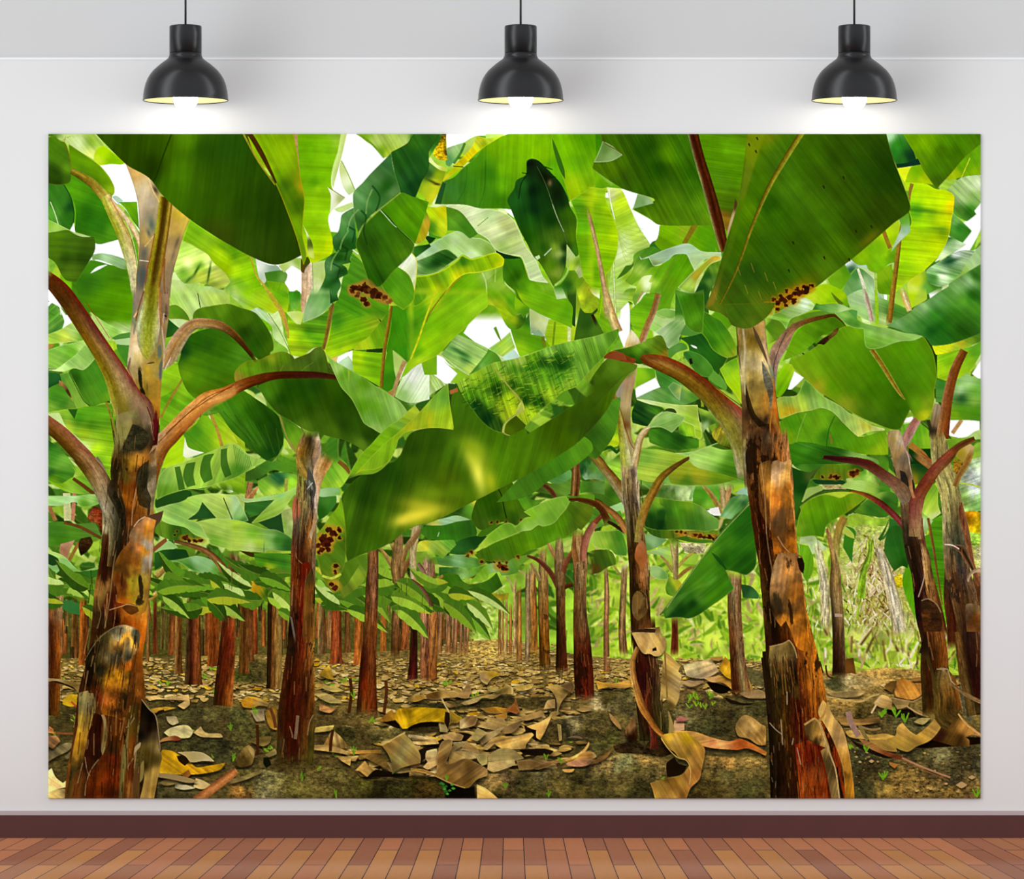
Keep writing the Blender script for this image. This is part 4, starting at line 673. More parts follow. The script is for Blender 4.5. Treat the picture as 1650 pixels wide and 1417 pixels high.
# corrugated blade facing up
P(42, "395,770 480,710 560,670 700,600 760,590 900,560 1000,530 1150,470 1350,420 1518,385 1600,360 1720,320 1700,400 1640,480 1590,560 1500,650 1420,740 1370,795 1260,840 1180,910 1100,970 1050,1020 960,1110 870,1020 800,1080 770,1130 780,1180 690,1150 600,1080 520,980 450,880", "450,770,94c838 550,720,90c428 650,640,7cb830 800,620,78b438 900,580,a0c450 1000,560,58a018 1150,520,7cb848 1350,440,74b43c 1550,390,74b040 1650,370,4c9020 500,850,489c14 600,800,60a81c 550,950,0c4c14 650,1050,084010 720,1100,285c14 650,900,68b01c 720,830,18580c 700,760,409010 780,730,8cb828 850,650,408c18 900,720,60a420 850,780,1c5c0c 1000,650,2c7c14 1100,600,145010 1200,570,1c6410 1250,620,0c4c0c 1100,680,4c9c1c 1000,750,508c1c 950,820,2c6c10 1080,800,68ac20 950,900,144c0c 1050,920,104c0c 1000,1000,a0cc20 1150,850,8cbc24 1300,750,7cb430 1400,650,6cac34 1500,500,5ca028 1550,580,4c8c20 1250,700,489820 850,880,a0c818 780,920,98c81c 850,980,b0cc1c 800,1030,a0c420 920,1000,a8c828", v=(108, 6, .16), g=.02, pw=1.8, e=('a8cc40', 1.2, .5), bl="1230,590,70,25,-20,0c4410,.5 720,790,90,20,-25,0c3c0c,.6 600,960,70,40,40,08380c,.5 930,930,50,25,-30,0c440c,.5 1000,640,120,20,-10,207010,.4")
L(42.3, "700,600 725,680 780,750 850,830 910,900 940,990", 7, 'a8a850')
P(42.4, "870,1020 900,940 925,905 945,960 945,990 900,1010 860,1040 800,1080", "910,960,b8cc48 880,1010,c0c870", k=1)
P(42.5, "960,1112 870,1025 800,1075 775,1130 780,1185 830,1195 900,1160 940,1140", "850,1080,3c5c08 900,1100,406008 820,1150,4c7408", g=.02, k=1)
L(42.6, "870,1030 800,1080 775,1140 785,1180 825,1195", 6, 'b8a868')
P(40.4, "325,770 380,775 395,800 330,840", "2c5c1c")
P(40.5, "335,830 400,805 405,835 345,860", "b86838")
F('B4')
P(43, "190,500 300,480 400,450 520,400 560,378 600,385 640,470 650,560 560,570 480,560 470,600 420,615 370,600 300,570 250,520", "300,510,346c10 400,500,58a01c 450,450,78b030 470,520,2c6410 350,560,185008 430,590,1c5808 560,450,507c18 600,480,4c7410 540,520,588014 620,530,a87820 500,420,6ca828", v=(-35, 7, .12), e=('90a840', 1, .5))
P(40, "-20,820 150,570 250,580 340,600 400,625 380,660 280,720 200,800 130,870 60,950 -20,1030", "200,620,54881c 100,680,40680c 300,640,4c7c14 350,640,548018 150,750,346008 50,850,305c08 20,950,2c4c08 220,760,28500c", v=(-55, 10, .06), e=('384808', 1, .5))
S(44.5, "130,560,10 200,540,34 300,570,28 380,590,20", "9c4c20 7c3410 903c14", .05)
S(45, "430,560,20 480,575,46 600,610,66 750,680,72 900,790,76 1000,880,80 1100,980,96 1200,1090,120 1290,1230,140 1340,1400,150 1360,1560,140", "643010 642808 783814 803c18 90340f|5c3008 804c10 a87838 904820 983410|4c3408 785010 906c20 803814 902c0c|6c6420 70500c 886018 703810 8c240c|6c6820 806c18 805c18 6c4014 98300c|888848 8c8428 847430 945840 b83830|98984c 807828 8c7c48 806040 70503c|a09c70 908848 887858 60442c 1c1810|a8a080 908050 806c50 302818 281c10", .06)
L(45.1, "640,560 800,640 960,740 1100,850 1250,960 1390,1110", 7, '8c1c0c', .7)
# trunk behind left of centre
P(24, "350,330 420,430 400,600 390,700 350,900 350,1200 380,1300 360,1440 270,1440 250,1100 190,880 180,800 300,650 300,450", "370,380,e0dcb0 350,480,c8a868 340,600,c0a070 300,730,c09870 350,750,b89068 250,800,b0a088 320,850,b8a068 310,950,c0a878 330,1050,a09058 300,1100,884c20 260,1050,8c8430 290,1200,c0b070 330,1200,a88850 280,1350,a0a838 330,1330,b0a878", v=(80, 10, .09), g=.05, bl="250,860,20,60,0,8c9088,.7")
S(24.5, "190,820,20 215,900,24 250,1050,24 275,1200,30 300,1350,40 320,1480,44", "5c2808 803c10 9c9450|887820 7c6c18 b0a858|98a030 a8b048 c8c090|98a030 b0b868 d0c8a0", .06)
S(24.4, "360,1480,36 390,1350,32 420,1220,28 470,1150,24 500,1130,10", "b09850 d8c8a0 c8a870 906830", .06)
L(24.6, "230,880 280,1050 340,1250 370,1300", 6, '70381c', .8)
S(22, "130,-20,24 160,100,28 200,240,34 240,350,40", "b0a860 d8c080 d8b070 a88048", .06)
P(20, "-20,-20 60,-20 200,250 230,340 140,350 40,260 20,180 -20,180", "20,60,7cb818 100,150,88c418 60,220,5cac18 180,280,70b418", v=(-35, 8, .06))
P(23, "-20,180 20,200 70,150 75,175 30,220 -20,230", "204c1c", g=0)
L(23, "20,210,30 60,280,34 85,370,36", 34, '402c10')
P(22.6, "-20,210 20,220 60,300 70,370 -20,400", "104c0c")
P(12, "245,130 330,110 340,220 330,400 290,480 240,340", "ffffff", g=0)
P(20, "60,-20 380,-20 370,120 330,100 240,190 200,180 140,60", "200,40,c8e0a0 300,60,a4d068 150,100,b4d070 100,20,e0f0c8 350,60,94c830", v=(-5, 8, .14))
L(20.2, "212,-20 218,180", 10, 'a0b848')
P(21.3, "345,180 420,100 470,40 590,40 560,160 520,230 440,345 400,340 350,290", "420,180,5cac14 480,120,54a414 380,260,78c01c 520,100,4c9814 420,310,70b818 540,60,64a81c", v=(-8, 8, .08))
P(21.2, "360,80 400,0 440,-20 600,-20 590,40 460,30 380,140", "400,60,68a834 500,0,7cb838")
S(22.3, "570,40,24 530,180,26 480,300,26 430,440,30", "8c5c20 986838 b08858|a87840 906030 c09878|b08048 a06840 c8a888", .06)
L(22.3, "440,20 400,100", 14, 'b89060')
P(20.5, "560,50 720,10 760,180 620,160 540,200", "640,80,60b01c 700,130,90c840 600,160,70b434 680,50,78c028", v=(-60, 8, .06))
P(21.8, "540,195 620,160 740,185 690,240 620,235", "640,190,88c858 700,200,70b448", e=('c8e8a0', 1, .6))
P(21.5, "500,290 540,200 620,240 760,200 690,260 560,350 500,330", "540,250,a8d480 640,270,c0e098 700,240,a0d070 540,310,8cc860", v=(-30, 8, .07))
P(22, "540,350 620,300 760,210 790,300 740,400 740,430 660,490 630,460 600,400", "620,350,b4d8a0 700,300,7cb868 750,260,98c878 680,400,88bc70 720,440,70b060 640,430,a8d098", v=(45, 8, .09), e=('d8ecc0', 1, .6))
P(22.5, "650,560 640,500 740,440 790,450 810,490 720,520 670,565", "720,480,58a048 780,490,489430 670,540,4c9830")
P(25, "705,10 760,-20 860,-20 870,30 940,0 945,200 935,330 920,360 860,350 800,300 780,230 740,100", "780,80,2c7c0c 850,150,3c8410 900,100,2c6c0c 850,250,4c9818 900,300,3c7c14 750,40,4c9c20 880,40,286808", v=(-70, 10, .06), e=('90c060', 1, .5))
P(24.9, "745,370 790,290 860,340 920,360 830,385", "4c9c38")
P(26, "940,180 1010,220 1090,270 1200,450 1210,540 1130,560 1020,500 960,400 930,360", "1000,300,388c14 1060,380,489c18 1150,480,60ac18 1000,420,287410 1190,520,a0b828 1080,300,348418", v=(-55, 9, .09), e=('98b83c', 1.2, .6))
P(24, "740,400 830,385 920,365 960,410 1020,500 1130,565 1060,700 1000,640 930,560 830,510 810,450", "900,430,145c18 1000,550,1c6814 1050,620,1c6014 880,500,206c1c", v=(-50, 9, .06))
P(24.2, "760,520 820,505 920,540 1000,620 1018,670 980,720 900,700 830,620", "880,580,388424 950,640,48942c 1000,680,3c8c20 800,540,2c7c28", v=(-50, 9, .06), e=('80b450', 1, .5))
P(24.3, "832,455 880,470 885,488 850,475", "f0fff0", g=0)
L(24.4, "770,510 760,600", 14, '98cc38')
L(24.5, "830,570 840,610", 24, '201c10')
P(23.6, "540,640 760,740 900,830 930,880 800,940 700,930 640,830 580,790", "650,700,2c7c24 800,800,88b444 730,850,5c9858 860,860,48942c 700,780,389430", v=(-30, 9, .12))
P(24, "650,800 690,760 760,790 750,860 745,910 700,870", "700,810,4c9048 740,830,c0c858 720,860,78a868", e=('b8dcb0', 1, .6))
P(12, "385,810 545,725 590,800 390,890", "ffffff", g=0)
P(21, "385,640 540,650 545,720 390,800", "450,690,88cc20 500,660,4ca018")
P(23.2, "390,890 590,800 640,820 700,920 750,940 620,930 480,910", "480,870,7cb870 580,860,60a048 670,890,4c9838", v=(-30, 9, .1))
P(23.5, "390,895 480,905 620,930 750,945 890,945 900,1050 925,1200 910,1225 870,1200 860,1120 800,1090 720,1040 660,990 600,960 500,940 400,905", "480,920,c8e0a0 620,950,b0d878 750,970,a8cc60 850,1000,98c040 880,1100,b0d848 900,1190,98c828 820,1060,90c838 700,960,c0e080", v=(-20, 8, .08), e=('d8f0a0', 1, .6))
P(23.3, "355,1000 400,900 500,940 600,965 620,990 540,1040 480,1120 360,1090", "420,980,0c3814 500,1000,205820 450,1050,0c4014 560,980,2c7018 380,1040,144c14", v=(-30, 12, .3), bl="520,1000,50,12,20,4c9018,.6")
P(24, "470,1140 520,1080 560,1040 620,1000 700,1010 790,1045 760,1090 680,1170 600,1130 520,1130", "560,1070,8cbc68 650,1040,98c870 700,1080,6cac48 600,1100,70b050 740,1060,84bc58 680,1140,88bc60", v=(20, 9, .1), e=('c0e0a0', 1, .6))
P(23.9, "600,1010 640,975 700,980 720,1010 680,1020", "304c18", g=0)
P(23.4, "720,1170 760,1080 860,1120 870,1200 800,1200", "780,1130,78b828 830,1150,98cc28 750,1170,2c6c18", v=(-70, 8, .12))
P(23.2, "490,1150 600,1140 720,1170 800,1210 900,1230 900,1290 700,1310 500,1250", "600,1180,246c18 750,1230,144c10 850,1260,3c8c1c 520,1220,409020", v=(-30, 9, .1))
P(23, "890,965 1010,1010 1120,1060 1110,1070 980,1120 930,1180 920,1080", "950,1000,a4d040 1060,1040,98c438 940,1060,286c14 1000,1090,306c14 960,1100,b8d8a0", v=(-25, 8, .06))
L(23.8, "925,870 930,960", 22, '90a030')
P(24.5, "1015,1180 1060,1110 1130,1060 1200,1150 1225,1200 1180,1220 1120,1200 1070,1250 1020,1220", "1050,1150,d8c030 1100,1100,c8a028 1150,1150,a06c38 1200,1190,c8a888 1130,1190,7c4c28 1040,1200,e0b018", v=(70, 8, .25), g=.15)
P(22.9, "1000,1280 1080,1250 1240,1220 1250,1300 1100,1310", "3c6c18")
for q in ("1060,1240 1090,1250", "1110,1280 1150,1300", "1020,1190 1030,1220"): L(24.6, q, 12, '582810')
P(24, "1070,655 1130,600 1210,560 1240,700 1250,940 1190,850 1130,780 1100,720", "1130,650,88c828 1200,700,a0d81c 1180,800,a4dc10 1150,600,58ac20 1220,900,b0cc28", v=(-55, 9, .06), e=('d0e830', 1, .5))
P(23.8, "1000,640 1070,700 1130,790 1120,830 1010,760 980,720", "5ca838")
P(22, "950,880 1100,870 1240,960 1250,1060 1100,1020", "1100,940,7cb850 1000,920,a8d070")
P(22.4, "20,1330 60,1200 110,1130 250,1110 260,1200 240,1280 160,1300 90,1350", "130,1180,78c414 200,1150,68b414 80,1270,8ccc20 220,1230,b4d020", v=(-20, 9, .07), e=('c8e020', 1, .5))
P(22.2, "-20,1000 60,940 180,880 200,1040 170,1110 60,1160 -20,1280", "60,1020,3c8c1c 130,1050,4c9c20 40,1120,2c6c14 150,980,48a018", v=(-40, 9, .06))
P(22.5, "190,1010 225,1030 230,1110 190,1110", "a8d4a0")
P(22.3, "390,1300 600,1330 820,1330 980,1280 1090,1250 1180,1300 1270,1300 1290,1640 390,1640 410,1400", "500,1370,68b41c 600,1350,a4d068 700,1400,a8d488 850,1370,90c868 1000,1300,b0d888 1100,1350,48901c 1200,1350,206410 950,1420,70b448 1150,1450,60a428 550,1450,48982c", v=(-15, 9, .1), e=('c8e890', 1, .4))
L(24.8, "700,1440,10 770,1400,24 820,1370,12", 20, '6c4418')
S(23, "-30,1280,18 20,1330,26 80,1390,30 150,1480,34", "8c6c20 a88838 5c2c10", .06)
L(22.6, "270,1290 230,1330 180,1290 120,1310", 26, '1c5c18')
# right trunk, upper part
P(50, "1210,300 1440,250 1450,400 1470,540 1510,680 1525,820 1545,1000 1570,1200 1590,1640 1275,1640 1255,1300 1250,1000 1245,850 1225,600", "1240,340,c0a068 1280,400,8c6814 1300,350,785408 1340,350,a88040 1350,500,c8a078 1290,550,b89848 1240,600,98906c 1300,650,d0c088 1380,450,c8a078 1420,320,a88458 1430,450,886c50 1400,650,907c60 1450,700,606c5c 1350,750,c09c48 1400,800,c08c30 1300,850,5c4828 1330,950,483018 1420,950,b87c28 1470,900,c06428 1490,1000,d06418 1480,1150,d87820 1300,1100,80582c 1400,1050,201810 1420,1130,1c1410 1360,1100,704020 1440,1200,403020 1350,1200,785030 1400,1300,3c3020 1450,1330,684028 1300,1250,988c48 1290,1400,a09870 1350,1400,54381c 1500,1250,a85818", v=(82, 14, .08), g=.12, pw=1.8, e=('584028', 1, .5), bl="1335,420,14,150,-6,201408,.0 1370,430,16,130,-25,40301c,.85 1290,830,12,80,-4,302010,.8 1310,960,28,100,-15,201408,.8 1400,1090,50,30,30,140c08,.8 1440,650,20,70,-30,505c58,.7 1240,500,8,160,-2,b8b8a8,.6 1370,880,14,40,10,402818,.5 1430,740,14,60,-30,404848,.6")
L(50.2, "1320,290 1380,430 1440,570 1480,620", 8, 'd8b898', .7)
L(50.3, "1205,310 1222,500 1250,700", 8, '3c3010', .6)
F('B5')
P(12, "150,780 200,640 275,690 180,780", "ffffff", g=0)
P(12, "840,0 920,30 920,90 860,60", "ffffff", g=0)
P(12, "1230,-20 1400,-20 1260,90", "ffffff", g=0)
P(12, "1400,1010 1640,1020 1640,1120 1500,1160 1380,1130", "ffffff", g=0)
P(12, "1580,660 1660,540 1660,720", "ffffff", g=0)
P(12, "1040,1010 1120,990 1130,1030 1050,1040", "ffffff", g=0)
P(17.5, "600,60 740,0 850,60 950,100 1060,150 1100,190 950,280 820,260 700,210 640,150", "700,100,a8d498 780,80,b4d8a8 850,150,78b850 950,180,388c28 1020,160,48982c 900,240,b8d888 680,160,90c870", v=(-20, 8, .08))
S(18, "735,-20,16 770,100,20 805,250,20", "d8d8b0 c8b8a0 a07c68 c8c8a0", .04)
L(18, "835,-20 845,270", 26, '90cc20')
S(18.2, "965,-20,22 955,150,18 945,260,14", "886c18 a88048 984c18", .05)
S(18.1, "1030,-20,20 1070,100,24 1095,170,20", "c8a040 e0d0a0 c8a058", .05)
P(17.6, "1070,-20 1220,-20 1230,80 1110,150", "1120,40,b0dc10 1180,60,a8cc40")
P(17.8, "270,60 360,-20 560,-20 610,60 620,130 560,130 540,100 400,110 330,100", "420,40,98cc10 560,50,9ccc0c 330,60,c0e030 600,110,64ac14 500,100,78b810", v=(-40, 9, .05))
L(18.1, "490,30,4 520,70,20 570,120,30", 22, '587418')
P(27, "-20,210 80,180 170,110 220,60 330,90 370,150 250,200 170,240 140,320 100,260 60,240 -20,230", "60,200,68a438 150,160,88b868 230,110,b0d090 280,120,d0e8d0 200,180,98c470 100,230,68a830 340,130,a8d080", v=(-15, 8, .12), e=('c0e0a0', 1, .5))
P(26.5, "-20,230 80,240 130,320 90,380 -20,440", "40,300,548818 80,350,58881c", v=(-30, 9, .05))
P(26.3, "-20,440 60,390 30,470 -20,520", "90b820")
P(28, "165,300 180,250 260,200 400,170 500,180 520,210 400,240 290,270 210,300 165,340", "220,260,6ca428 350,200,5c9824 450,190,60a030 300,240,508c14 180,310,a87c30", v=(-40, 9, .05), e=('8c9c38', 1, .5))
P(27.5, "110,560 180,400 240,310 330,260 430,230 540,230 600,290 540,310 420,360 330,440 230,510", "250,400,5ca410 350,300,589c10 450,280,50940c 300,460,64ac14 180,500,64a414 500,250,3c7408 400,340,408408", v=(-30, 9, .05))
S(29, "20,1000,14 30,800,24 40,600,34 60,500,52 110,420,50 160,340,36 210,290,26 300,250,20 420,220,16 520,210,12 600,290,3", "988c70 a89c88 c0a898|887860 80746c c0a890|907050 786458 a88c70|a88068 a87c68 b89080|906c50 8c6040 a87c60|84502c 70481c 704018|5c3414 542c08 4c2808|6c401c 4c3408 406010", .06)
L(29.1, "30,700 50,560 100,420 140,340", 8, '40342c', .7)
# round hanging leaf
P(28.5, "170,560 320,480 380,440 520,330 600,290 740,310 900,400 1060,400 1200,370 1240,420 1280,500 1300,600 1308,680 1290,780 1290,850 1270,950 1230,1010 1190,1025 1150,1010 1100,940 1060,1020 1020,1090 950,1090 840,1050 720,1000 600,930 480,850 370,780 280,690 200,620", "250,560,70a814 350,500,68ac10 500,400,5ca010 650,350,64a810 600,500,50980c 450,600,589c0c 350,650,6ca414 500,750,549808 700,600,4c9004 650,750,4c9008 800,800,387c04 750,500,4c900c 850,650,3c8404 950,900,3c7404 1000,820,2c6804 1050,930,2c6c08 950,1050,386c0c 800,950,4c8810 850,1030,407c10 900,450,50940c 1000,500,4c9408 1100,450,489408 1200,450,4c8c0c 1150,600,40880c 1100,700,48900c 1200,750,4c940c 1150,900,5ca010 1230,900,80a81c 1220,980,c0c81c 1270,650,4c880c 1040,750,44880c 600,900,8ca420 380,760,a0a020 300,680,80a818", v=(-55, 14, .05), g=.025, e=('a0a028', 1.2, .6))
P(28.6, "740,310 790,480 900,620 1000,760 1060,850 1100,940 1060,1020 1020,1090 950,1090 900,900 800,600", "900,800,347c04 1000,950,246404 850,600,3c8804 1050,900,286804", op=.35, b=2)
S(28.8, "800,470,20 870,570,20 950,700,18 1020,810,12 1060,860,4", "a0ac48 98741c 7c5c14 a8ac40", .04)
P(29.5, "510,185 560,165 640,160 680,190 700,240 760,270 850,290 950,310 1050,340 1150,355 1200,368 1130,400 1040,405 960,425 900,450 820,468 770,460 750,430 740,310 660,300 600,270", "600,200,78b450 640,250,489430 720,290,70b048 800,330,7cb858 900,340,88bc60 1000,360,8cc060 1100,370,80b858 850,400,68ac38 780,420,60a828 950,400,6cac40 800,450,6cac30 690,280,408820", v=(-18, 10, .07), e=('a8d080', 1.3, .7))
P(29.7, "340,165 370,110 400,120 480,115 560,120 640,155 560,180 480,185 400,165", "400,150,509840 500,140,70b050 580,150,a8d088 360,140,2c7420", v=(-20, 9, .07))
P(29.8, "640,160 690,170 685,230 680,255 660,210 620,175", "4c9c40")
P(29, "370,430 430,380 480,350 520,310 550,300 530,350 480,390 430,435 410,430", "450,390,402010 520,330,584018 420,420,201408", g=.2, k=1)
L(29, "265,500 275,508", 10, '2c2008')
# right dark leaf
P(28, "915,285 1000,240 1090,190 1150,130 1230,90 1330,20 1400,-20 1400,-40 1660,-200 1660,330 1560,380 1400,430 1270,440 1240,400 1200,368 1100,350 1000,310", "1000,270,70ac68 1100,220,68a850 1200,140,88bc78 1300,80,5ca058 1400,30,4c9438 1300,200,288820 1200,280,2c8428 1250,330,106018 1350,280,146c10 1450,200,2c7c18 1500,100,4c9c28 1550,250,2c7418 1500,330,1c640c 1350,380,186c18 1580,50,186810 1600,150,3c8c20 1560,-60,98c890 1600,-100,2c7c18 1450,-10,78b068 1100,300,4c9840", v=(-40, 16, .1), e=('80a050', 1, .4), bl="1290,320,60,40,-20,085410,.5 1450,240,90,30,-35,2c7c10,.4")
P(27.8, "1270,440 1400,430 1560,375 1660,320 1660,400 1550,450 1450,480 1330,510 1300,510", "1400,450,d0d820 1330,470,c8d818 1500,410,c8bc28 1550,400,78b428 1620,370,4c8c20 1450,470,a0cc30", v=(-20, 8, .08), g=.06)
P(27.7, "1310,515 1450,480 1560,455 1660,400 1660,480 1560,640 1500,680 1420,720 1310,690", "1380,560,68b014 1350,620,98d018 1450,650,a8c818 1550,550,78bc1c 1600,480,4c9c20 1500,600,84c020", v=(20, 9, .08))
P(27.6, "1300,700 1420,720 1540,640 1580,680 1660,700 1660,1030 1560,1020 1410,1020 1400,900 1440,880 1300,880", "1350,740,2c8428 1450,740,70b850 1550,720,98cc80 1600,800,5cac38 1480,780,b0d8a0 1500,850,1c5c24 1350,830,4c9838 1500,950,4c9c14 1600,950,449414 1450,980,78b018 1600,860,80b848", v=(-5, 9, .07))
P(27.5, "1430,820 1600,800 1560,870 1500,905 1430,905", "145420", g=.03)
S(29, "1520,480,32 1460,600,36 1420,720,38 1390,860,40 1370,1000,44 1350,1160,50", "a06840 8c4818 783c10 6c2808|a8704c 985028 884018 7c3818|a88058 a05c28 8c4418 6c2410", .06)
P(26, "1290,890 1330,900 1370,960 1350,1080 1330,1200 1250,1150 1260,1020", "1310,930,a89070 1310,1050,987c54 1280,1100,383020 1330,1150,684018", v=(80, 9, .12))
L(26.2, "1240,1020 1270,1130 1310,1240", 26, '302818', .8)
P(30, "1315,1240 1310,1200 1350,1180 1440,1160 1540,1150 1600,1110 1660,1090 1660,1170 1560,1180 1450,1260 1370,1290 1320,1270", "1400,1200,6cac20 1500,1180,74b42c 1600,1140,a8cc78 1350,1240,68a82c", v=(-40, 9, .05), e=('a0c850', 1, .5))
S(30.2, "1600,1165,20 1500,1210,26 1420,1270,28 1350,1340,36 1300,1440,50", "6c3c14 54280c 8c5428|98704c 6c3818 6c3818", .06)
P(26.5, "1440,1270 1560,1200 1600,1230 1560,1350 1500,1340", "1500,1270,a89028 1560,1250,c8a870")
P(22, "1030,1060 1150,1040 1250,1110 1260,1240 1100,1230 1040,1150", "1080,1080,68b828 1150,1120,54a41c 1220,1180,88c428 1160,1200,58a020", v=(-80, 8, .08))
S(27, "1160,1010,30 1110,1090,36 1070,1170,36 1050,1240,24 1080,1360,60", "a06c58 a85c50 b88c80|a8746c a86458 c0948c|b8948c b08478 a86c64|c0b0a0 a89088 886058", .06)
L(26.9, "1430,1120 1500,1020", 30, 'c09058')
L(26.8, "1100,1210 1200,1290 1240,1360", 50, 'a87430')
P(21.9, "1090,1240 1260,1240 1260,1360 1090,1360", "084010", g=.02)
# leaf in front of right trunk foot
P(24, "60,860 90,840 220,825 280,700 330,740 420,830 560,910 620,960 700,1000 800,1060 905,1085 900,1100 780,1110 700,1148 660,1120 580,1040 500,960 410,925 330,945 230,960 150,990 90,1010", "150,860,8cc050 200,890,a0c850 130,960,d8c028 250,920,a8c840 350,880,88bc58 280,770,4c9c2c 450,900,88c058 550,980,8cc060 650,1080,a0cc60 720,1100,c8d468 760,1060,c8cc40 850,1090,c8d880 180,940,d8a820 400,830,78b440", v=(-75, 9, .09), g=.05, e=('d8e098', 1.2, .5))
P(23, "90,1040 150,990 260,960 410,925 510,970 600,1060 700,1150 900,1100 930,1160 930,1290 800,1290 650,1270 500,1230 230,1190 120,1230", "200,1050,3c8c10 300,1000,58a018 400,1050,68ac18 160,1150,6cac14 300,1120,58a018 550,1080,449410 600,1180,4c9c14 800,1180,5ca414 850,1250,8cb818 700,1220,50940c 450,1150,2c7c10", v=(-65, 10, .06), g=.04, e=('487c18', 1, .4))
L(23.2, "515,990 470,1090 450,1220", 7, '20601c')
L(23.2, "290,970 240,1100 210,1220", 4, '88b850')
L(23.3, "480,1130 490,1200", 20, '98742c', .7)
P(23.6, "120,1240 230,1190 400,1215 560,1240 700,1280 850,1330 860,1360 560,1360 120,1360", "200,1280,2c7c10 350,1300,246c10 500,1260,1c5c14 700,1310,78a850 300,1220,388c20 450,1300,1c5c10", v=(-20, 9, .08))
S(24, "420,1320,6 560,1320,20 760,1345,22 850,1370,12", "4c2c14 401418 4c2014", .05)
P(22, "60,700 130,580 200,590 200,640 150,760 90,840 60,840", "120,640,78c408 100,780,6cbc0c 170,620,a0d020", v=(60, 8, .06))
F('B3')
P(23.8, "-20,-20 240,-20 340,-20 640,-20 650,130 600,180 440,340 370,400 250,530 180,570 60,630 -20,690", "50,50,58a81c 100,200,48a010 30,300,3c9410 200,100,a4cc18 60,500,50a410 250,300,6cb80c 400,200,74bc14 350,100,6cb814 500,50,7cc018 550,150,8ccc20 150,450,84c40c 250,450,78bc10 100,600,a8d020 300,430,8cc818", v=(35, 9, .05), e=('c8d830', 1, .5))
L(23.9, "240,-20 180,130 140,240 80,420 20,570", 14, 'c8cc20')
L(24, "330,-10 250,90 180,190 145,270", 9, '8c6c18')
P(23.85, "-20,-20 180,-20 140,80 60,140 -20,130", "50,30,48a014 120,30,60a818", v=(-70, 8, .06), e=('c0cc28', 1, .6))
P(24.5, "640,-20 870,-20 880,60 870,150 900,200 860,230 780,220 700,140 650,130", "700,50,68b410 830,100,48a014 760,130,a4c818 680,120,b8cc28 820,30,60ac14", v=(-50, 9, .06))
P(24.6, "700,130 780,150 860,220 950,190 960,240 920,310 880,330 820,320 760,230", "780,200,98c414 860,260,a8cc18 830,310,4c9414 900,310,3c7c14 930,240,2c7418", v=(-30, 8, .07), g=.06)
P(24.7, "870,-20 1180,-20 1220,80 1290,75 1340,150 1350,250 1330,320 1250,280 1150,240 980,150 920,90", "950,30,64b410 1100,50,60b010 1200,150,68b410 1050,130,68b414 1300,200,50a010 1300,300,68b014 900,60,a0cc18", v=(-20, 9, .06))
P(24.65, "870,60 960,140 990,160 940,240 910,200 870,170", "900,120,84c414 950,180,489818")
P(24.8, "1175,-20 1250,-20 1290,75 1210,85", "b8d8a0")
P(24.4, "985,155 1145,245 1110,380 1060,330 1000,370", "1020,220,b4cc80 1060,280,d0e0a0 1000,350,90b890", g=.03)
P(12.5, "660,-20 1200,-20 1150,400 900,560 700,560 450,360", "ffffff", k=0, g=0)
P(14, "1060,320 1140,250 1110,380", "ffffff", g=0)
P(24.3, "1000,350 1060,310 1110,385 1150,440 1100,390 1030,375", "90bc98")
P(24.2, "835,330 950,250 985,200 1000,370 1080,380 1110,400 1120,480 910,555 880,480", "900,350,5cac18 1000,400,58ac10 920,480,88c818 1080,440,50a414 960,250,2c8018", v=(-20, 8, .06))
P(24.1, "1110,380 1145,245 1370,290 1360,420 1160,475", "1160,320,98c820 1250,350,94cc10 1200,420,98cc18 1330,340,a4c828", v=(-3, 8, .07))
L(24.3, "1195,270 1178,470", 16, '6c9c18')
L(24.3, "1312,300 1310,435", 26, 'd0dca0')
L(24.3, "1095,390 1110,470", 30, '708418')
P(24.9, "1290,-20 1370,-20 1360,310 1335,290 1340,150 1300,80", "1330,50,2c5c14 1350,250,1c4c14")
P(25, "1365,-20 1440,-20 1520,60 1560,130 1500,190 1440,190 1400,120", "1420,80,8cb820 1480,150,98bc20 1400,30,b4cc28", g=.12)
P(24.9, "1400,150 1440,195 1500,200 1560,300 1600,380 1350,425 1370,300", "1450,280,245c14 1400,400,386c18 1520,330,48801c")
L(25, "1500,210 1540,310", 22, '301808')
P(25, "1470,-20 1560,-20 1560,80 1500,40", "e8f0b8")
P(23, "695,320 715,305 740,370 760,430 735,400", "5c9824")
P(22, "655,485 750,420 830,350 850,420 870,480 780,555 720,530", "760,460,98c83c 830,400,90c858 800,500,b0d858 700,480,7cb850", v=(40, 8, .12))
P(22.1, "760,560 860,490 910,555 800,590", "b8e0c8")
P(23, "270,530 400,375 440,385 650,485 640,520 490,705 340,620", "350,480,70b058 420,450,a8d480 550,520,90c468 450,560,58a048 400,600,98c868 560,600,a8d46c 500,650,b8dc60", v=(-28, 8, .15), bl="430,520,80,16,25,1c6828,.8 470,580,60,14,25,2c7430,.7 390,490,40,10,20,2c7430,.6")
L(23.1, "270,540 400,640 495,700", 8, 'b8dc88')
P(22.9, "490,705 650,490 720,530 760,590 700,610 560,670", "620,580,4c9c30 700,560,4c9424 600,640,80b850 560,640,388424", v=(50, 8, .07))
P(22.8, "650,485 740,540 800,600 750,600 640,500", "b0d888")
P(12.5, "-131,660 240,540 410,690 400,760 330,780 100,700 -131,760", "ffffff", g=0, k=1)
P(23, "240,545 330,620 490,705 480,740 400,770 340,765 400,690", "88c828")
P(22.7, "-20,720 50,680 110,665 190,690 260,740 310,780 200,850 80,930 -20,950", "60,720,b0cc80 150,740,98c460 200,800,b4dc80 80,850,c4dc98 150,850,d8f0b0", v=(-60, 7, .17))
P(22.6, "-20,930 60,910 60,960 -20,1000", "58a038", g=.2)
F('B2')
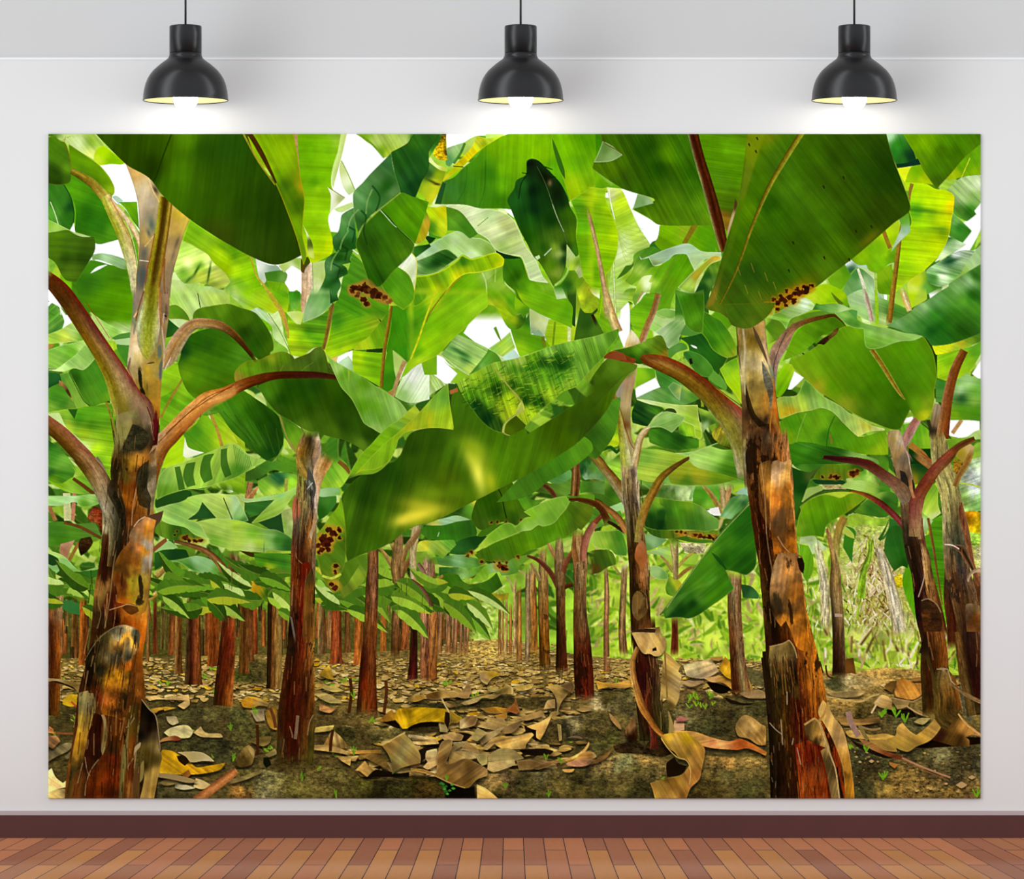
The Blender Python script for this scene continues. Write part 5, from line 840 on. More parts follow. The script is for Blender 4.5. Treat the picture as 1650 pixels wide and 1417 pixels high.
P(23.2, "1560,520 1700,430 1700,700 1600,700", "70b418")
F('G')
# leaf hanging behind the lower right end of the long leaf
P(26, "935,690 975,650 1000,640 990,700 960,740 930,730 900,740 880,735 905,715", "950,700,2c6414 980,670,4c9820 930,725,4c8c1c", v=(-50, 8, .06))
P(26.2, "863,745 890,728 915,708 935,702 952,712 955,726 935,745 905,765 885,775 850,800 800,810", "900,740,3c8818 930,730,50981c 880,760,3c8418 850,780,44881c", v=(-60,8,.06))
P(26.4, "880,727 900,715 918,703 940,702 930,715 915,706 898,722 882,730", "98cca0")
# ---- row C (trunks and mid leaves)
F('C1')
# soft leaves on the left edge
P(15, "-20,-20 130,30 220,120 180,200 60,230 -20,200", "60,60,98c838 100,130,308018 40,180,5c9c14 150,120,409024 30,110,0c4820", v=(-20, 8, .1))
P(15.1, "-20,180 100,220 200,170 330,160 400,250 400,310 200,300 60,240", "250,200,70b428 350,260,68a830 180,260,90cc40 100,230,78b818", v=(-25, 8, .08))
L(15.3, "205,180,26 290,240,30 380,310,30", 30, '6c3c18')
P(15.4, "-20,320 230,320 340,308 440,310 450,370 350,405 270,410 220,370 100,400 -20,400", "60,360,90c878 180,350,a8d898 350,340,98cc70 300,390,509824 400,370,68a848", v=(-15, 8, .08), e=('c0e0a0', 1, .5))
L(15.2, "150,300 160,520", 60, 'c8cc90')
L(15.3, "215,300 200,520", 30, 'c87c60')
L(15.5, "10,410 60,520", 34, 'a0683c')
P(15.6, "320,500 350,430 380,405 440,440 450,620 430,620 400,550 340,530", "380,440,4c1810 400,500,8c2c14 350,500,a8542c 430,600,581410", g=.3)
P(15.8, "-20,540 120,530 200,550 380,540 430,640 300,660 150,700 -20,745", "60,600,3c8424 200,600,509824 350,580,508830 100,680,388418 20,700,449020", v=(-5, 8, .06))
L(16, "130,540,20 250,570,26 350,620,26 430,665,24", 24, '6c401c')
P(15.7, "250,700 290,650 340,645 365,700 330,760 270,810 255,780", "300,700,241008 330,680,40300c 280,770,180c04", g=.4)
P(15.3, "100,720 160,660 240,640 180,760 160,840 100,830", "160,720,c89070 120,780,b87c58", g=.1)
L(15.5, "250,700 170,850", 28, '986830')
P(15.9, "-20,770 60,780 140,820 260,930 420,890 400,920 250,940 160,1010 130,1100 60,1060 -20,1000", "60,800,a8d470 100,900,70b468 50,950,78b868 150,960,88c468 300,920,78b848", v=(-15, 8, .07), e=('c0e898', 1, .4))
P(16, "0,790 80,830 90,870 40,890 0,870", "184c1c")
P(15.8, "250,940 420,900 410,1170 300,1160 160,1080 160,1010", "300,980,2c7420 250,1050,388424 380,1050,246c1c", v=(-70, 9, .06))
P(16, "-20,990 60,1060 95,1130 70,1180 20,1210 -20,1200", "30,1100,a8dc28 60,1150,8cc830 0,1040,90cc58", v=(-30, 8, .08))
P(15.6, "120,1170 200,1180 350,1250 360,1300 200,1280 120,1240", "2c7c38")
S(16.5, "80,1080,50 60,1250,56 60,1640,60", "7c4420 8c6438 b08860|703818 7c5434 a47850|5c2c14 8c4420 b07c50", .14)
# right part of C1
P(15, "940,60 1040,40 1170,-20 1330,-20 1480,-20 1600,20 1600,150 1400,200 1270,270 1160,260 1100,270 880,340 900,220", "1000,120,7cb84c 950,250,60a828 1100,100,88c868 1080,200,306c20 1130,150,246818 1220,80,78b850 1200,180,388428 1300,150,5ca438 1380,100,88bc38 1330,200,2c7024 1450,60,98cc50 1500,150,3c8c38", v=(-85, 12, .12), e=('a8d470', 1, .5))
P(15.2, "1175,60 1180,260 1270,265 1300,190 1250,200 1230,230 1200,130", "1c5c1c", op=.6)
P(15.2, "1310,30 1320,190 1290,240 1400,190 1450,180 1350,180", "1c6820", op=.6)
P(15.3, "880,340 1050,290 1110,270 1170,300 1170,330 960,400 890,430 870,400", "1000,340,145418 1100,300,144c14 900,400,206424", v=(-20,8,.06))
P(15.4, "870,420 960,400 1180,320 1340,300 1500,310 1600,310 1600,500 1450,510 1360,500 1260,370 1230,440 1140,510 1240,560 1300,660 1340,680 1200,640 1120,580 960,540 890,480", "930,450,a0d068 1050,430,84c458 1150,370,98cc50 1300,330,b0d468 1450,350,b8d868 1450,430,94bc50 1050,520,90cc68 1180,590,80bc58 1280,640,98c460 1200,400,90c858 1100,540,88c458", v=(-25, 10, .08), e=('d0e898', 1, .5))
P(15.6, "1255,370 1370,500 1200,510 1140,515 1220,450", "1c5420", g=.05)
L(15.7, "1430,340 1500,510", 8, '184c18')
P(15.3, "1180,540 1360,505 1600,530 1700,700 1600,760 1330,720 1300,660", "1300,560,a0c858 1400,600,b0dc60 1500,650,98c84c 1600,600,90c450 1350,680,70b438", v=(-15, 9, .08), e=('c8e890', 1, .5))
P(15.2, "870,520 960,540 1120,580 1200,640 1280,680 1160,690 1000,680 870,620", "920,600,5c8c20 1050,620,2c6c14 1150,650,4c8020", v=(-80, 9, .1))
rot(15.5, "1100,660,16 1130,665,18 1160,680,14 1200,690,16 1230,680,12 1250,685,14 1030,640,8 1050,610,8")
P(15, "850,760 900,700 970,680 1060,740 900,790", "90c878")
P(15.1, "870,790 940,760 1120,760 1150,820 1000,850 940,880 870,930", "900,820,286820 1050,790,104818 950,850,144c18")
P(15.6, "950,880 960,850 1080,840 1200,810 1300,830 1390,880 1440,1000 1300,960 1180,930 1050,860", "1050,850,58a43c 1200,850,98d098 1300,880,88c480 1380,930,5ca83c 1150,900,388c20", v=(-30, 9, .07), e=('b8e0a0', 1, .5))
P(15.2, "860,740 960,660 970,690 850,790", "904c28")
S(15.8, "1030,690,12 1150,720,18 1280,770,24 1380,850,30 1450,960,38 1500,1080,46", "7c5c20 8c5830 5c3014|906430 9c6840 6c3c20", .08)
P(15.9, "990,1020 1100,970 1250,970 1400,1000 1460,1030 1430,1060 1300,1140 1180,1130 1060,1080", "1050,1010,a0c020 1200,1000,98b820 1150,1060,3c8c14 1300,1060,4c9414 1400,1030,b0b818 1100,1090,68ac1c", v=(-85, 8, .12), e=('c8c820', 1, .6))
P(16, "1460,1040 1430,1120 1400,1200 1280,1200 1220,1240 1320,1140 1420,1070", "1400,1120,e0b010 1300,1180,c8b018 1350,1150,d8a010", v=(-60, 6, .2))
S(15.5, "840,1010,14 900,960,26 960,900,20", "c8a860 907028", .08)
S(15.5, "820,1170,16 900,1100,18 980,1040,12", "c8a868 987028", .08)
# big left trunk, lower
P(50, "525,-60 880,-60 880,240 860,420 870,500 860,700 850,860 830,1050 810,1250 800,1417 770,1640 790,2000 720,2250 700,2800 130,2860 150,2600 200,2300 250,1900 320,1640 360,1300 380,1060 420,850 440,640 440,420 430,300 530,230 560,280 510,180", "560,100,281c08 600,150,504014 640,60,7c5418 700,100,5c3010 760,40,a06020 700,250,5c2408 790,150,4c4c30 820,100,705c38 850,60,a08460 850,250,a89470 840,350,988860 780,350,804c18 750,430,8c4814 650,400,84400c 620,300,602c08 640,500,783410 560,600,1c1c08 520,480,1c1c0c 480,700,44200c 470,420,948c70 450,550,988c68 540,750,441c08 500,900,300c04 600,650,383014 460,1000,381808 430,1150,8c6430 400,1300,583818 500,1200,5c1c0c 600,1150,8c2008 560,1300,300c04 680,1300,b85c14 720,1400,b05010 780,1300,b86820 620,1400,7c2c08 800,1200,906828 420,1400,402008 330,1500,4c2810 370,1640,3c1c0c", v=(83, 13, .14), g=.16, pw=1.9, bl="545,130,22,120,0,201808,.8 790,180,30,130,10,303018,.75 560,440,60,120,-10,181c08,.7 820,420,14,90,8,1c1408,.7 470,880,40,200,6,280c04,.6 500,1230,40,90,0,44100c,.5")
S(50.5, "195,-30,56 260,0,66 330,70,74 410,180,80 470,300,84 520,420,84 560,540,76 560,700,66 530,900,50", "3c2c08 5c3c0c 8c5c2c a06c48 903c28|503808 745018 986840 a07850 8c5430|787048 a08050 a88c68 907050 503820|989478 a8987c 786c50 504828 302410|988c68 645c3c 303020 2c2814 3c2010|948858 50482c 202010 241808 4c2010|886c38 402810 301408 2c1008 401408", .08, pat="181c0c,3,1.0,.8,4")
L(50.4, "800,40 740,150 720,260 690,420 680,560", 7, 'c89868', .75)
L(50.4, "560,290 610,420 620,560", 7, 'b08850', .6)
# peeling sheath
P(51, "940,440 905,500 880,540 862,620 860,700 850,860 835,1010 820,1150 790,1260 740,1290 640,1210 560,1190 560,1080 520,1000 540,880 590,780 660,690 660,640 700,570 760,520 800,485 880,470", "860,490,b07448 800,540,c07c50 850,560,c87828 720,600,a07850 750,700,c06c38 800,750,c87820 700,700,a06434 700,800,c06820 760,850,c88420 620,850,a05818 680,900,a87424 740,950,908024 680,1000,907c1c 600,950,7c4814 580,1080,6c2c10 650,1100,a07018 740,1150,70681c 820,850,b0a088 830,700,a89c88 800,1100,906828 700,1200,b86414 620,1170,a85010", v=(80, 12, .1), g=.14, pw=2, e=('78583c', 1, .4), bl="755,1080,20,120,-4,241c0c,.9 745,1180,40,40,0,241c0c,.8 620,920,26,90,-10,5c3410,.6 830,830,12,120,3,b8b0a0,.7 740,1160,30,40,0,2c200c,.6 600,1000,14,80,0,301408,.6")
P(51.2, "940,440 920,520 885,560 860,620 880,520 830,500 790,490 740,520 790,490 870,465", "5c3c28", g=.04)
L(51.2, "700,570 740,520 790,490", 6, 'e0c8a0')
L(51, "560,740 530,900 510,1100 480,1300 460,1400", 8, 'a8905c', .6)
L(51, "440,1000 410,1200 430,1280 400,1400", 8, 'a88448', .5)
P(51.3, "600,1230 650,1200 720,1215 740,1260 680,1290 640,1270", "3c200c", g=.2, op=.7)
L(51.4, "500,1250 600,1220 650,1205 720,1220", 7, 'd8b078', .7)
S(16.8, "1500,760,8 1505,1000,40 1480,1200,44 1470,1640,50", "805030 503018 684028", .12)
F('C2')
P(15, "-20,-20 300,-20 310,30 220,90 100,150 30,180 -20,100", "60,60,78b834 150,50,a8d058 60,120,388020 200,30,68b030 250,20,90c850", v=(-15, 16, .16))
L(15.1, "-10,0 40,200", 16, 'b8cc50')
L(15.1, "195,0 215,90", 12, 'c0d460')
P(15.1, "100,150 220,90 350,10 400,-20 560,-20 570,120 460,130 370,110 240,180 130,200", "200,140,386c20 350,100,48942c 480,80,4c9420 300,60,3c7c20", v=(-25, 8, .06))
P(15.2, "260,-20 430,-20 370,40 300,20", "245010")
P(15, "240,200 360,140 460,130 570,150 570,280 430,300 300,320 250,260", "300,240,70b830 400,160,145c38 430,200,104c30 500,220,88cc30 450,280,a0c838 350,280,b0d848", v=(-40, 14, .14))
P(14.9, "-20,100 60,180 150,200 200,240 140,300 40,280 -20,240", "60,200,7cb818 20,260,508c18")
P(12.8, "-20,200 30,240 40,290 -20,300", "ffffff", g=0)
S(15.2, "180,210,24 160,340,24", "986040 b88050", .1)
S(15.2, "240,250,8 190,320,20 170,350,24", "c88458 b07040", .1)
L(15.4, "475,180 470,290", 26, 'a8a848')
P(15.6, "90,320 160,345 330,320 460,290 560,240 575,300 540,310 490,380 430,460 350,500 220,540 190,540 250,480 330,400 380,350 200,370 130,370", "150,345,a8d488 300,330,90c888 430,310,78b870 500,290,98cc60 480,360,a0cc50 400,400,98c84c 300,490,88c040 350,440,90c448 240,530,7cb430", v=(25, 9, .09), e=('c0e098', 1, .5))
P(15.5, "130,370 250,360 400,350 330,400 230,480 160,470", "2c7828", v=(-10,8,.06))
P(15.5, "-20,320 60,320 110,400 165,520 60,540 -20,460", "40,400,a8d498 100,470,88c070 120,520,3c8c38", v=(60, 8, .07), e=('c8e8b0', 1, .5))
P(15.3, "130,470 220,540 430,460 470,600 530,700 420,640 250,540", "1c5420", g=.04)
P(15.4, "430,440 520,420 570,560 540,660 460,640", "500,500,a0a868 480,580,90c850 540,540,98b870", g=.1)
P(15.8, "-20,510 80,520 160,540 300,590 400,600 530,680 530,770 430,770 330,760 290,780 100,765 -20,770", "30,560,a0cc38 100,640,98c44c 60,700,a8cc50 200,620,70b830 250,700,98c43c 180,740,c0d888 340,640,78b460 400,680,2c7c24 480,720,1c6020 330,740,90c870", v=(-5, 9, .07), e=('c8e080', 1, .4))
L(15.9, "293,680 290,780", 5, '3c7828')
P(15.3, "90,765 290,790 530,790 520,830 380,800 200,820", "402c10")
P(15.4, "210,790 470,790 520,810 510,960 450,960 300,900 240,890 220,850", "350,840,288418 450,870,2c8820 270,860,3c9018 330,900,a8b81c 500,850,4c9c24", v=(-10, 8, .1))
S(16.5, "50,770,40 45,900,44 40,1000,48 20,1200,44 0,1640,50", "7c4c2c a08068 8c6044|5c3c20 805c40 5c3c28|a85848 b06c58 5c2818|804030 a05c4c 582818", .12)
L(16.6, "130,820 90,960", 36, 'b08878')
S(16.6, "240,910,16 150,990,26 80,1070,34 30,1150,30", "5c3818 a86c48 8c5434", .08)
P(16, "80,960 230,930 320,1000 370,1000 380,1190 300,1180 240,1130 200,1190 100,1160 80,1050", "150,1050,c89014 120,1100,d08c10 200,1080,c89c18 260,980,88b01c 280,1080,70a81c 330,1060,489c18 320,1150,2c7414 140,1170,b07810", v=(-60, 12, .16), g=.1)
S(16.7, "420,900,34 430,1000,28 420,1150,42 400,1300,44 400,1640,46", "604020 987048 705030|503018 806040 5c3820|a84820 b85828 603018", .12)
S(16.6, "280,1010,12 340,1060,20 390,1130,26 410,1200,20", "7c5c48 402410", .08)
S(16.5, "150,1160,30 145,1400,32 130,1640,36", "604024 403018 704c28", .12)
# second row trunk (big left-centre)
S(45, "672,-215,58 660,-60,100 640,0,92 640,150,78 640,320,88 630,500,96 615,700,100 610,900,102 605,1200,104 600,1417,104 580,1700,120 560,2000,144 545,2300,150 540,2560,150", "b08c70 60482c 141008 a88c70 d8c0a8|a87c38 90601c 504018 74583c b89478|988c44 848830 909468 5c5848 a89078|806440 8c7040 807444 605c50 c0a890|684830 50503c 503c20 a86028 a89068|7c3c24 4c2010 542410 905828 6c5848|6c3018 84300c 480c04 301810 a07850|5c4028 702c10 8c1810 5c2010 986c38|4c2810 4c1c0c 8c1c10 a86428 8c5c24|402410 1c1008 741c0c 844018 a07030|5c2410 300c04 602008 5c2c10 9c6024|4c2810 481004 58180c 3c1408 905018|44280c 481004 400c04 5c2c10 60380c|383010 501c08 3c0c08 6c4418 583808|38340c 381808 4c180c 5c3c14 40300c", .13, pat="140c04,3,1.2,.7,1 3c3c28,4,1.4,.6,5", rough=.015)
S(45.2, "820,-20,56 780,50,60 740,140,50 725,240,30 715,420,12", "d8b088 c89058 8c4c1c d0985c|d8a878 d0a068 b07434 d8a058|d0b098 d8a878 b8844c|d8c0b0 c8a890 d0a070|c8b8a0 b89880", .05)
S(45.3, "565,-10,22 590,60,30 640,160,26 680,240,12", "98782c a8843c 6c5420", .08)
P(45.4, "540,320 575,370 590,450 560,540 530,560 520,400", "550,400,c86c48 540,480,b06048 560,530,5c4c38", g=.08)
P(45.4, "735,500 700,580 680,680 660,640 690,560", "700,580,a89068 680,640,c0a880")
P(45.3, "650,80 690,160 715,260 700,340 650,300 640,200", "680,200,58584c 700,280,404038 660,280,70604c", g=.1, bl="670,230,14,50,-20,98a898,.6")
L(45.5, "685,215 640,270 620,310", 6, 'c8d0c0')
for q in ("690,360 655,480 640,560", "720,520 660,640 640,700", "560,700 555,820 600,870", "570,900 580,960", "640,1000 700,880"): L(45.5, q, 6, 'c0986c', .6)
P(45.3, "600,870 660,860 670,930 620,1030 590,1520 570,1520 590,1100", "640,940,801408 600,1100,8c1c10 580,1300,701008", g=.05)
P(45.6, "625,1020 680,900 700,1000 690,1200 690,1520 600,1520 615,1200", "650,1000,584018 660,1100,8c4c18 640,1250,985c20 680,1300,684414 620,1400,804818", v=(85, 8, .12), g=.08)
P(45.7, "500,1300 525,1310 540,1400 520,1520 480,1520", "1c0c04")
P(45.7, "520,1310 500,1300 510,1340 540,1520 555,1520", "b8b0a0", op=.5)
# leaves between the two middle trunks
P(17, "720,-20 880,-20 1000,120 960,200 900,260 760,250 730,120", "800,40,4c8c20 850,150,68b830 760,200,90cc30 900,220,98cc38 930,120,88c038", v=(-55, 9, .09))
L(17.2, "900,40,30 960,90,36 990,140,20", 34, '805820')
P(17.2, "720,270 860,250 910,260 910,310 780,330 730,320", "760,290,98cc90 850,280,88bc80 880,300,6cac58")
P(17.1, "720,320 880,320 880,380 800,480 740,520 720,420", "800,360,3c8428 760,450,1c6414 840,400,2c7c28")
P(16.8, "730,1000 860,1020 850,1140 820,1180 720,1130", "780,1080,90cc50 830,1100,68b028")
S(17, "770,1000,8 830,1060,14 860,1140,10", "a89038", .05)
P(16.7, "820,1240 860,1140 980,1080 1120,1000 1130,1060 1000,1140 900,1160 990,1220 1010,1260 900,1230 860,1260", "900,1180,408c20 950,1110,78bc58 1050,1050,70b448 960,1200,2c6c18 1080,1040,98cc80", v=(-40, 9, .07), e=('a0d080', 1, .5))
P(16.6, "1050,1200 1120,1140 1120,1230 1060,1290", "b0b028", g=.15)
S(20, "1180,700,44 1178,900,46 1170,1100,52 1160,1417,54 1140,1700,66 1130,2120,88", "6c401c 986838 8c4c2c 703418|503014 905838 a46848 5c3018|4c3014 7c4828 9c6040 603418|6c3c14 8c4c20 683014 7c3c18|301008 5c1c0c 80401c 5c2810|301008 7c2008 8c3814 6c2c10|241404 7c5018 883010 401808", .13, pat="1c0c04,3,1.4,.6,3")
S(19, "1395,600,30 1385,750,40 1365,900,40 1380,1100,34 1370,1300,36 1360,1640,36", "70582c b08c5c 806038|604820 987040 705030|4c3418 a06c40 6c4828|3c2008 6c3814 4c2810", .12)
S(18.9, "1320,680,16 1360,780,20 1380,900,20", "80582c a87c48", .06)
S(18.9, "1520,640,14 1440,780,22 1390,960,24", "b89060 805828", .06)
S(18.8, "1240,750,10 1300,830,18 1350,920,20", "907038 b08c4c", .06)
S(18.9, "1520,790,16 1440,900,24 1400,1010,24", "a07848 70481c", .06)
F('C3')
P(18, "66,510 150,480 260,430 430,370 540,320 590,285 580,330 530,450 515,520 400,480 300,500 200,520 90,540", "200,470,1c5014 400,400,1c4814 500,430,4c9c28 540,360,b8b838 250,450,306c18", v=(-30, 9, .06))
P(17.9, "66,520 220,510 400,480 510,480 515,515 400,530 280,560 150,560 80,560", "200,540,c0c858 300,520,98d0a0 450,500,98cc90 100,540,347024", v=(-10,8,.08))
P(17.8, "100,620 150,560 280,550 400,520 520,515 560,620 520,690 420,700 260,690 150,660", "200,600,2c7c14 350,600,2c7818 480,580,286c18 300,670,309018 140,640,3c8420", v=(-80, 9, .06))
L(17.95, "250,620 240,650", 4, 'd0f0d0')
P(19, "595,290 700,240 820,165 860,230 900,360 950,440 1000,490 960,540 880,560 860,560 800,530 720,550 600,600 540,560 515,480", "650,350,205404 700,450,1c4c04 580,450,30600c 800,300,3c6c08 850,400,48800c 860,500,2c600c 950,500,4c781c 650,550,406c18 780,500,34640c", v=(-75, 10, .07), e=('587418', 1, .4))
L(19.2, "720,240 760,320 780,420 800,500", 9, '102404', .8)
L(19.2, "820,170 790,250 880,420", 3, '487414', .7)
rot(19.3, "672,540,10 728,535,10 800,532,8 930,525,14 945,535,10")
P(18.9, "600,600 720,550 880,540 820,540 700,600 620,650 560,650", "3c7c14")
P(20, "500,790 570,740 620,680 700,600 800,540 860,555 870,580 950,500 1000,490 940,450 1060,390 1180,340 1290,320 1340,320 1290,420 1240,480 1190,540 1100,570 1060,560 1000,600 930,610 850,640 700,700 620,740 560,775", "600,740,a8cc40 700,640,70b828 800,580,68b028 900,560,68a828 1000,480,70b424 1100,420,80c038 1200,380,78b838 1150,480,68ac30 1050,540,80b84c 950,590,90c45c 750,660,7cbc38", v=(-55, 10, .06), e=('b0d868', 1.2, .6))
P(19.8, "540,800 620,750 700,705 850,645 950,610 1010,600 1060,565 1190,545 1250,470 1290,420 1330,480 1380,570 1380,590 1290,650 1180,690 1080,740 980,770 900,820 850,830 800,860 720,860 640,850 580,840", "650,800,407810 750,770,388010 900,700,50940c 850,750,447c0c 1050,650,4c9414 1150,600,3c7c0c 1250,550,509410 1200,650,509814 1000,720,60a010 1320,570,4c7818 750,830,587820", v=(-72, 9, .09), e=('688c18', 1, .4))
P(19.9, "1290,420 1290,370 1400,370 1510,400 1490,500 1410,600 1370,570 1330,480", "1350,450,3c6410 1420,500,4c6c14 1450,420,5c7818 1370,380,4c7418", v=(-40,9,.08))
P(20.1, "1290,325 1400,310 1518,310 1518,370 1400,345 1310,350", "1350,330,3c801c 1450,320,60a420")
S(20.3, "1310,350,12 1400,352,18 1518,385,24 1580,440,26 1620,520,34 1640,560,44", "5c3414 4c2008 703818", .06)
rot(20.2, "735,895,20 770,905,22 795,920,16 740,860,10 700,860,8 800,865,10 600,855,14 485,805,14 520,785,14 890,820,12")
P(18, "30,780 60,740 100,690 200,685 370,680 390,720 280,830 230,800 160,800 150,770", "90,740,c0d850 200,740,98c850 130,730,d8cc30 270,760,98bc40 330,710,4c9830 240,800,60a428", v=(-40, 9, .08))
P(17.9, "330,790 380,720 420,680 600,640 640,650 560,740 500,790 420,800", "420,740,246c24 550,680,104814 480,760,206020", g=.06)
P(17.7, "230,830 400,800 560,830 640,860 560,900 400,900 250,880", "400,840,88c888 300,850,488c38 500,860,60a848 580,850,488c2c", v=(-15, 9, .08), g=.06)
P(17.6, "250,900 560,900 640,880 560,960 420,1000 250,980", "350,940,3c8030 480,950,88c468 300,960,247020 560,920,60a82c", g=.12)
P(18.6, "640,880 680,870 850,830 980,800 1010,820 900,900 880,950 760,970 740,940 680,945", "700,900,98cc78 800,910,68a850 900,850,68a02c 850,940,50942c", v=(-60,8,.07))
P(18.7, "490,1035 560,960 640,880 690,875 680,945 750,935 660,960 640,1000 540,1020", "550,980,70b424 620,940,68ac20 690,920,90cc80 600,990,88c438", v=(-60, 8, .08))
P(18.65, "240,1040 280,960 400,960 440,1010 500,1040 640,1010 720,945 750,1010 770,1055 640,1140 570,1160 530,1250 470,1270 400,1270 340,1200 280,1130", "300,1050,30740c 380,1000,347814 350,1120,40840c 450,1100,387010 500,1150,407c14 620,1060,306c14 700,1020,2c6814 550,1120,387814 450,1220,4c8c18 740,1050,245c10", v=(-60, 9, .08), e=('6c8c20', 1, .4))
L(18.8, "500,1040 440,1110 400,1170", 6, '80902c', .7)
S(18.7, "280,970,10 240,1020,18 200,1150,20", "b09050 7c5c28", .05)
P(17.5, "650,1130 680,1110 740,1120 820,1110 810,1160 740,1180 700,1170 580,1190 560,1170", "720,1130,c8a020 760,1150,a08020 620,1160,98b030 800,1130,78a828", g=.15)
# left group of row trunks
S(19.5, "40,1000,22 45,1100,26 45,1417,28 40,1700,36 30,1850,46", "5c4020 30180c 301810|4c3014 200c04 38180c|3c0c08 781818 30100c", .13)
S(19.4, "140,1060,20 135,1200,32 130,1417,30 130,1840,34", "a86c50 b8846c 985038|a05c3c b08058 804030|885038 984824 5c2c18", .14)
S(19.6, "150,800,22 145,950,34 135,1100,32", "8c6450 b89078 a07460", .1)
S(19.3, "195,820,20 195,1000,26 205,1200,28 195,1417,40 190,1860,44", "705838 a08058 906840|a07048 b86c40 8c4424|984c28 b87840 985c20|80401c a05020 603018", .14)
S(19.7, "25,1000,6 100,1060,14 160,1150,16 190,1220,14", "8c6048 5c3020", .05)
S(19.2, "80,500,40 40,750,30 40,950,26 40,1010,22", "98885c c0b080 a08c58", .1)
S(19.6, "90,600,18 30,690,26 -30,760,26", "b0885c 7c5c30", .06)
S(19.6, "160,900,8 100,970,16 50,1030,20", "b08c60 80603c", .06)
S(19.6, "80,870,14 120,930,18 150,1020,14", "a87c6c 805040", .06)
for x, w, y0 in ((260, 20, 1080), (330, 22, 1180), (390, 14, 1260), (430, 12, 1280), (460, 12, 1270), (485, 10, 1265), (365, 8, 1250)):
    S(18.9, "%d,%d,%d %d,1640,%d" % (x, y0, w*.8, x-6, w*1.1), "8c6444 b8886c 905c3c|805030 a8703c 7c4420", .15)
# right side of the row
for x, w, y0, y1, c in ((745, 11, 1170, 1640, '905430 b08048 74401c'), (770, 10, 1150, 1640, 'a06c38 c09058 7c4420'), (800, 12, 1140, 1640, 'b08850 c8a068 8c5c2c'), (835, 12, 1190, 1640, '8c4c24 b0743c 703c18'), (870, 14, 980, 1640, 'a88858 c0a070 905c30'), (905, 20, 1050, 1700, '805024 b08040 8c4418')):
    S(18.5+x/5000, "%d,%d,%g %d,%d,%g" % (x, y0, w*.8, x-3, y1, w*1.15), c, .16)
S(19, "975,900,16 975,1100,22 975,1417,20 965,1700,20", "7c6844 a08860 6c4c28", .12)
S(19.1, "1020,870,18 1015,1000,24 1020,1200,26 1025,1417,28 1020,1620,34", "a08860 b89860 906028|a07040 b86c30 784018|8c6030 c07c30 a05818", .14)
for q in ("990,870 1000,950 1010,1000", "900,930 940,950 980,1020 1010,1100", "800,980 830,1020 850,1100", "1060,850 1030,950"): L(18.95, q, 14, 'b09c68')
S(20.5, "1110,730,18 1095,850,30 1100,1000,40 1100,1200,42 1105,1417,42 1115,1750,46", "988048 b09858 807040|7c5c30 a88850 906838|5c3c18 b07838 804820|502808 a05c18 703810|4c2c0c 6c4010 8c6024", .14, pat="2c1404,3,1.4,.6,7")
S(20.6, "1060,750 ,10 1080,800,18 1095,900,16".replace(' ,', ','), "8c6838 a88850", .06)
S(20.5, "1000,870,10 1040,940,16 1070,1010,16", "8c7040 b09460", .06)
S(20.9, "1230,640,24 1230,760,34 1235,900,46 1240,1100,38 1245,1417,38 1250,1780,52", "6c5834 a89064 907850|705030 98744c 604428|2c1c08 604020 8c4820|1c0c04 4c2410 6c2c14|200c04 4c2008 501808", .13, pat="180c04,3,1.4,.6,2")
S(20.8, "970,810,10 1050,840,16 1130,910,20 1180,980,22 1215,1060,20", "7c3c28 5c2814 804838", .05)
S(20.8, "1140,710,12 1180,780,20 1220,840,22", "a06c3c c09060", .05)
S(20.95, "1340,770,14 1290,850,22 1260,940,24", "98583c 70341c", .05)
S(20.7, "1340,1045,14 1290,1055,20 1260,1080,16", "6c3018 401808", .05)
S(21.2, "1380,590,42 1385,700,48 1400,850,58 1400,1050,50 1400,1300,56 1415,1500,70 1430,1800,80 1440,2000,76", "905c30 a87c44 804c24|7c5030 b08c5c 8c6440|5c3820 987c50 7c5834|604018 906838 68482c|602c10 805430 50301c|4c2410 641c0c 441408|301404 702010 4c140c|201004 8c1c10 40180c", .13, pat="180c04,3,1.4,.6,9")
S(21.3, "1350,640,10 1350,760,22 1370,860,24", "a06838 7c4820", .06)
S(21.4, "1518,545,30 1460,640,30 1430,760,30 1420,850,18", "7c3c30 b06850 a86450", .05)
S(21.1, "1368,-120,34 1368,0,36 1368,150,36 1355,320,36", "5c3414 987048 5c3018 a87850|5c3014 8c6438 542808 8c5c34", .12)
# leaves right of centre
P(19, "845,205 920,150 960,100 1020,90 1100,130 1090,180 1040,210 960,230 870,250", "900,200,a0d068 1000,160,98cc50 1040,110,c8cc40 950,220,88c858", v=(-20,8,.08), e=('c0e090', 1, .5))
P(19.1, "1095,140 1160,80 1230,50 1300,80 1340,150 1330,170 1250,220 1180,220 1100,170", "1150,120,70b868 1230,120,387c40 1300,110,58a848 1200,180,48943c 1270,90,88c488", v=(-15, 9, .08))
P(18.7, "900,280 1060,200 1180,220 1330,170 1330,290 1250,330 1160,310 1050,290", "1000,250,4c6c20 1150,250,508428 1280,260,58902c 1100,220,3c5c18", v=(-20, 9, .07))
S(18.9, "1060,205,14 1130,250,18 1180,300,18 1210,350,12", "6c3020 582818 7c3c28", .05)
P(18.5, "870,260 920,250 1000,350 1130,340 1000,420 940,440 900,350", "930,350,4ca020 1020,330,2c7418 960,400,60ac20 1060,360,58a024", v=(-60,10,.08))
P(18.5, "1020,30 1080,-20 1250,-20 1330,0 1250,60 1160,90 1000,120", "1100,40,5ca828 1200,20,4c9424 1060,60,306c1c", v=(-40,8,.07))
P(18.4, "840,190 1000,60 1020,40 960,100 860,200", "30681c")
P(22, "1400,-20 1600,-20 1600,200 1500,180 1440,190 1400,130", "1450,60,145c24 1500,100,60ac38 1470,170,98cca0 1420,120,0c4818", g=.1)
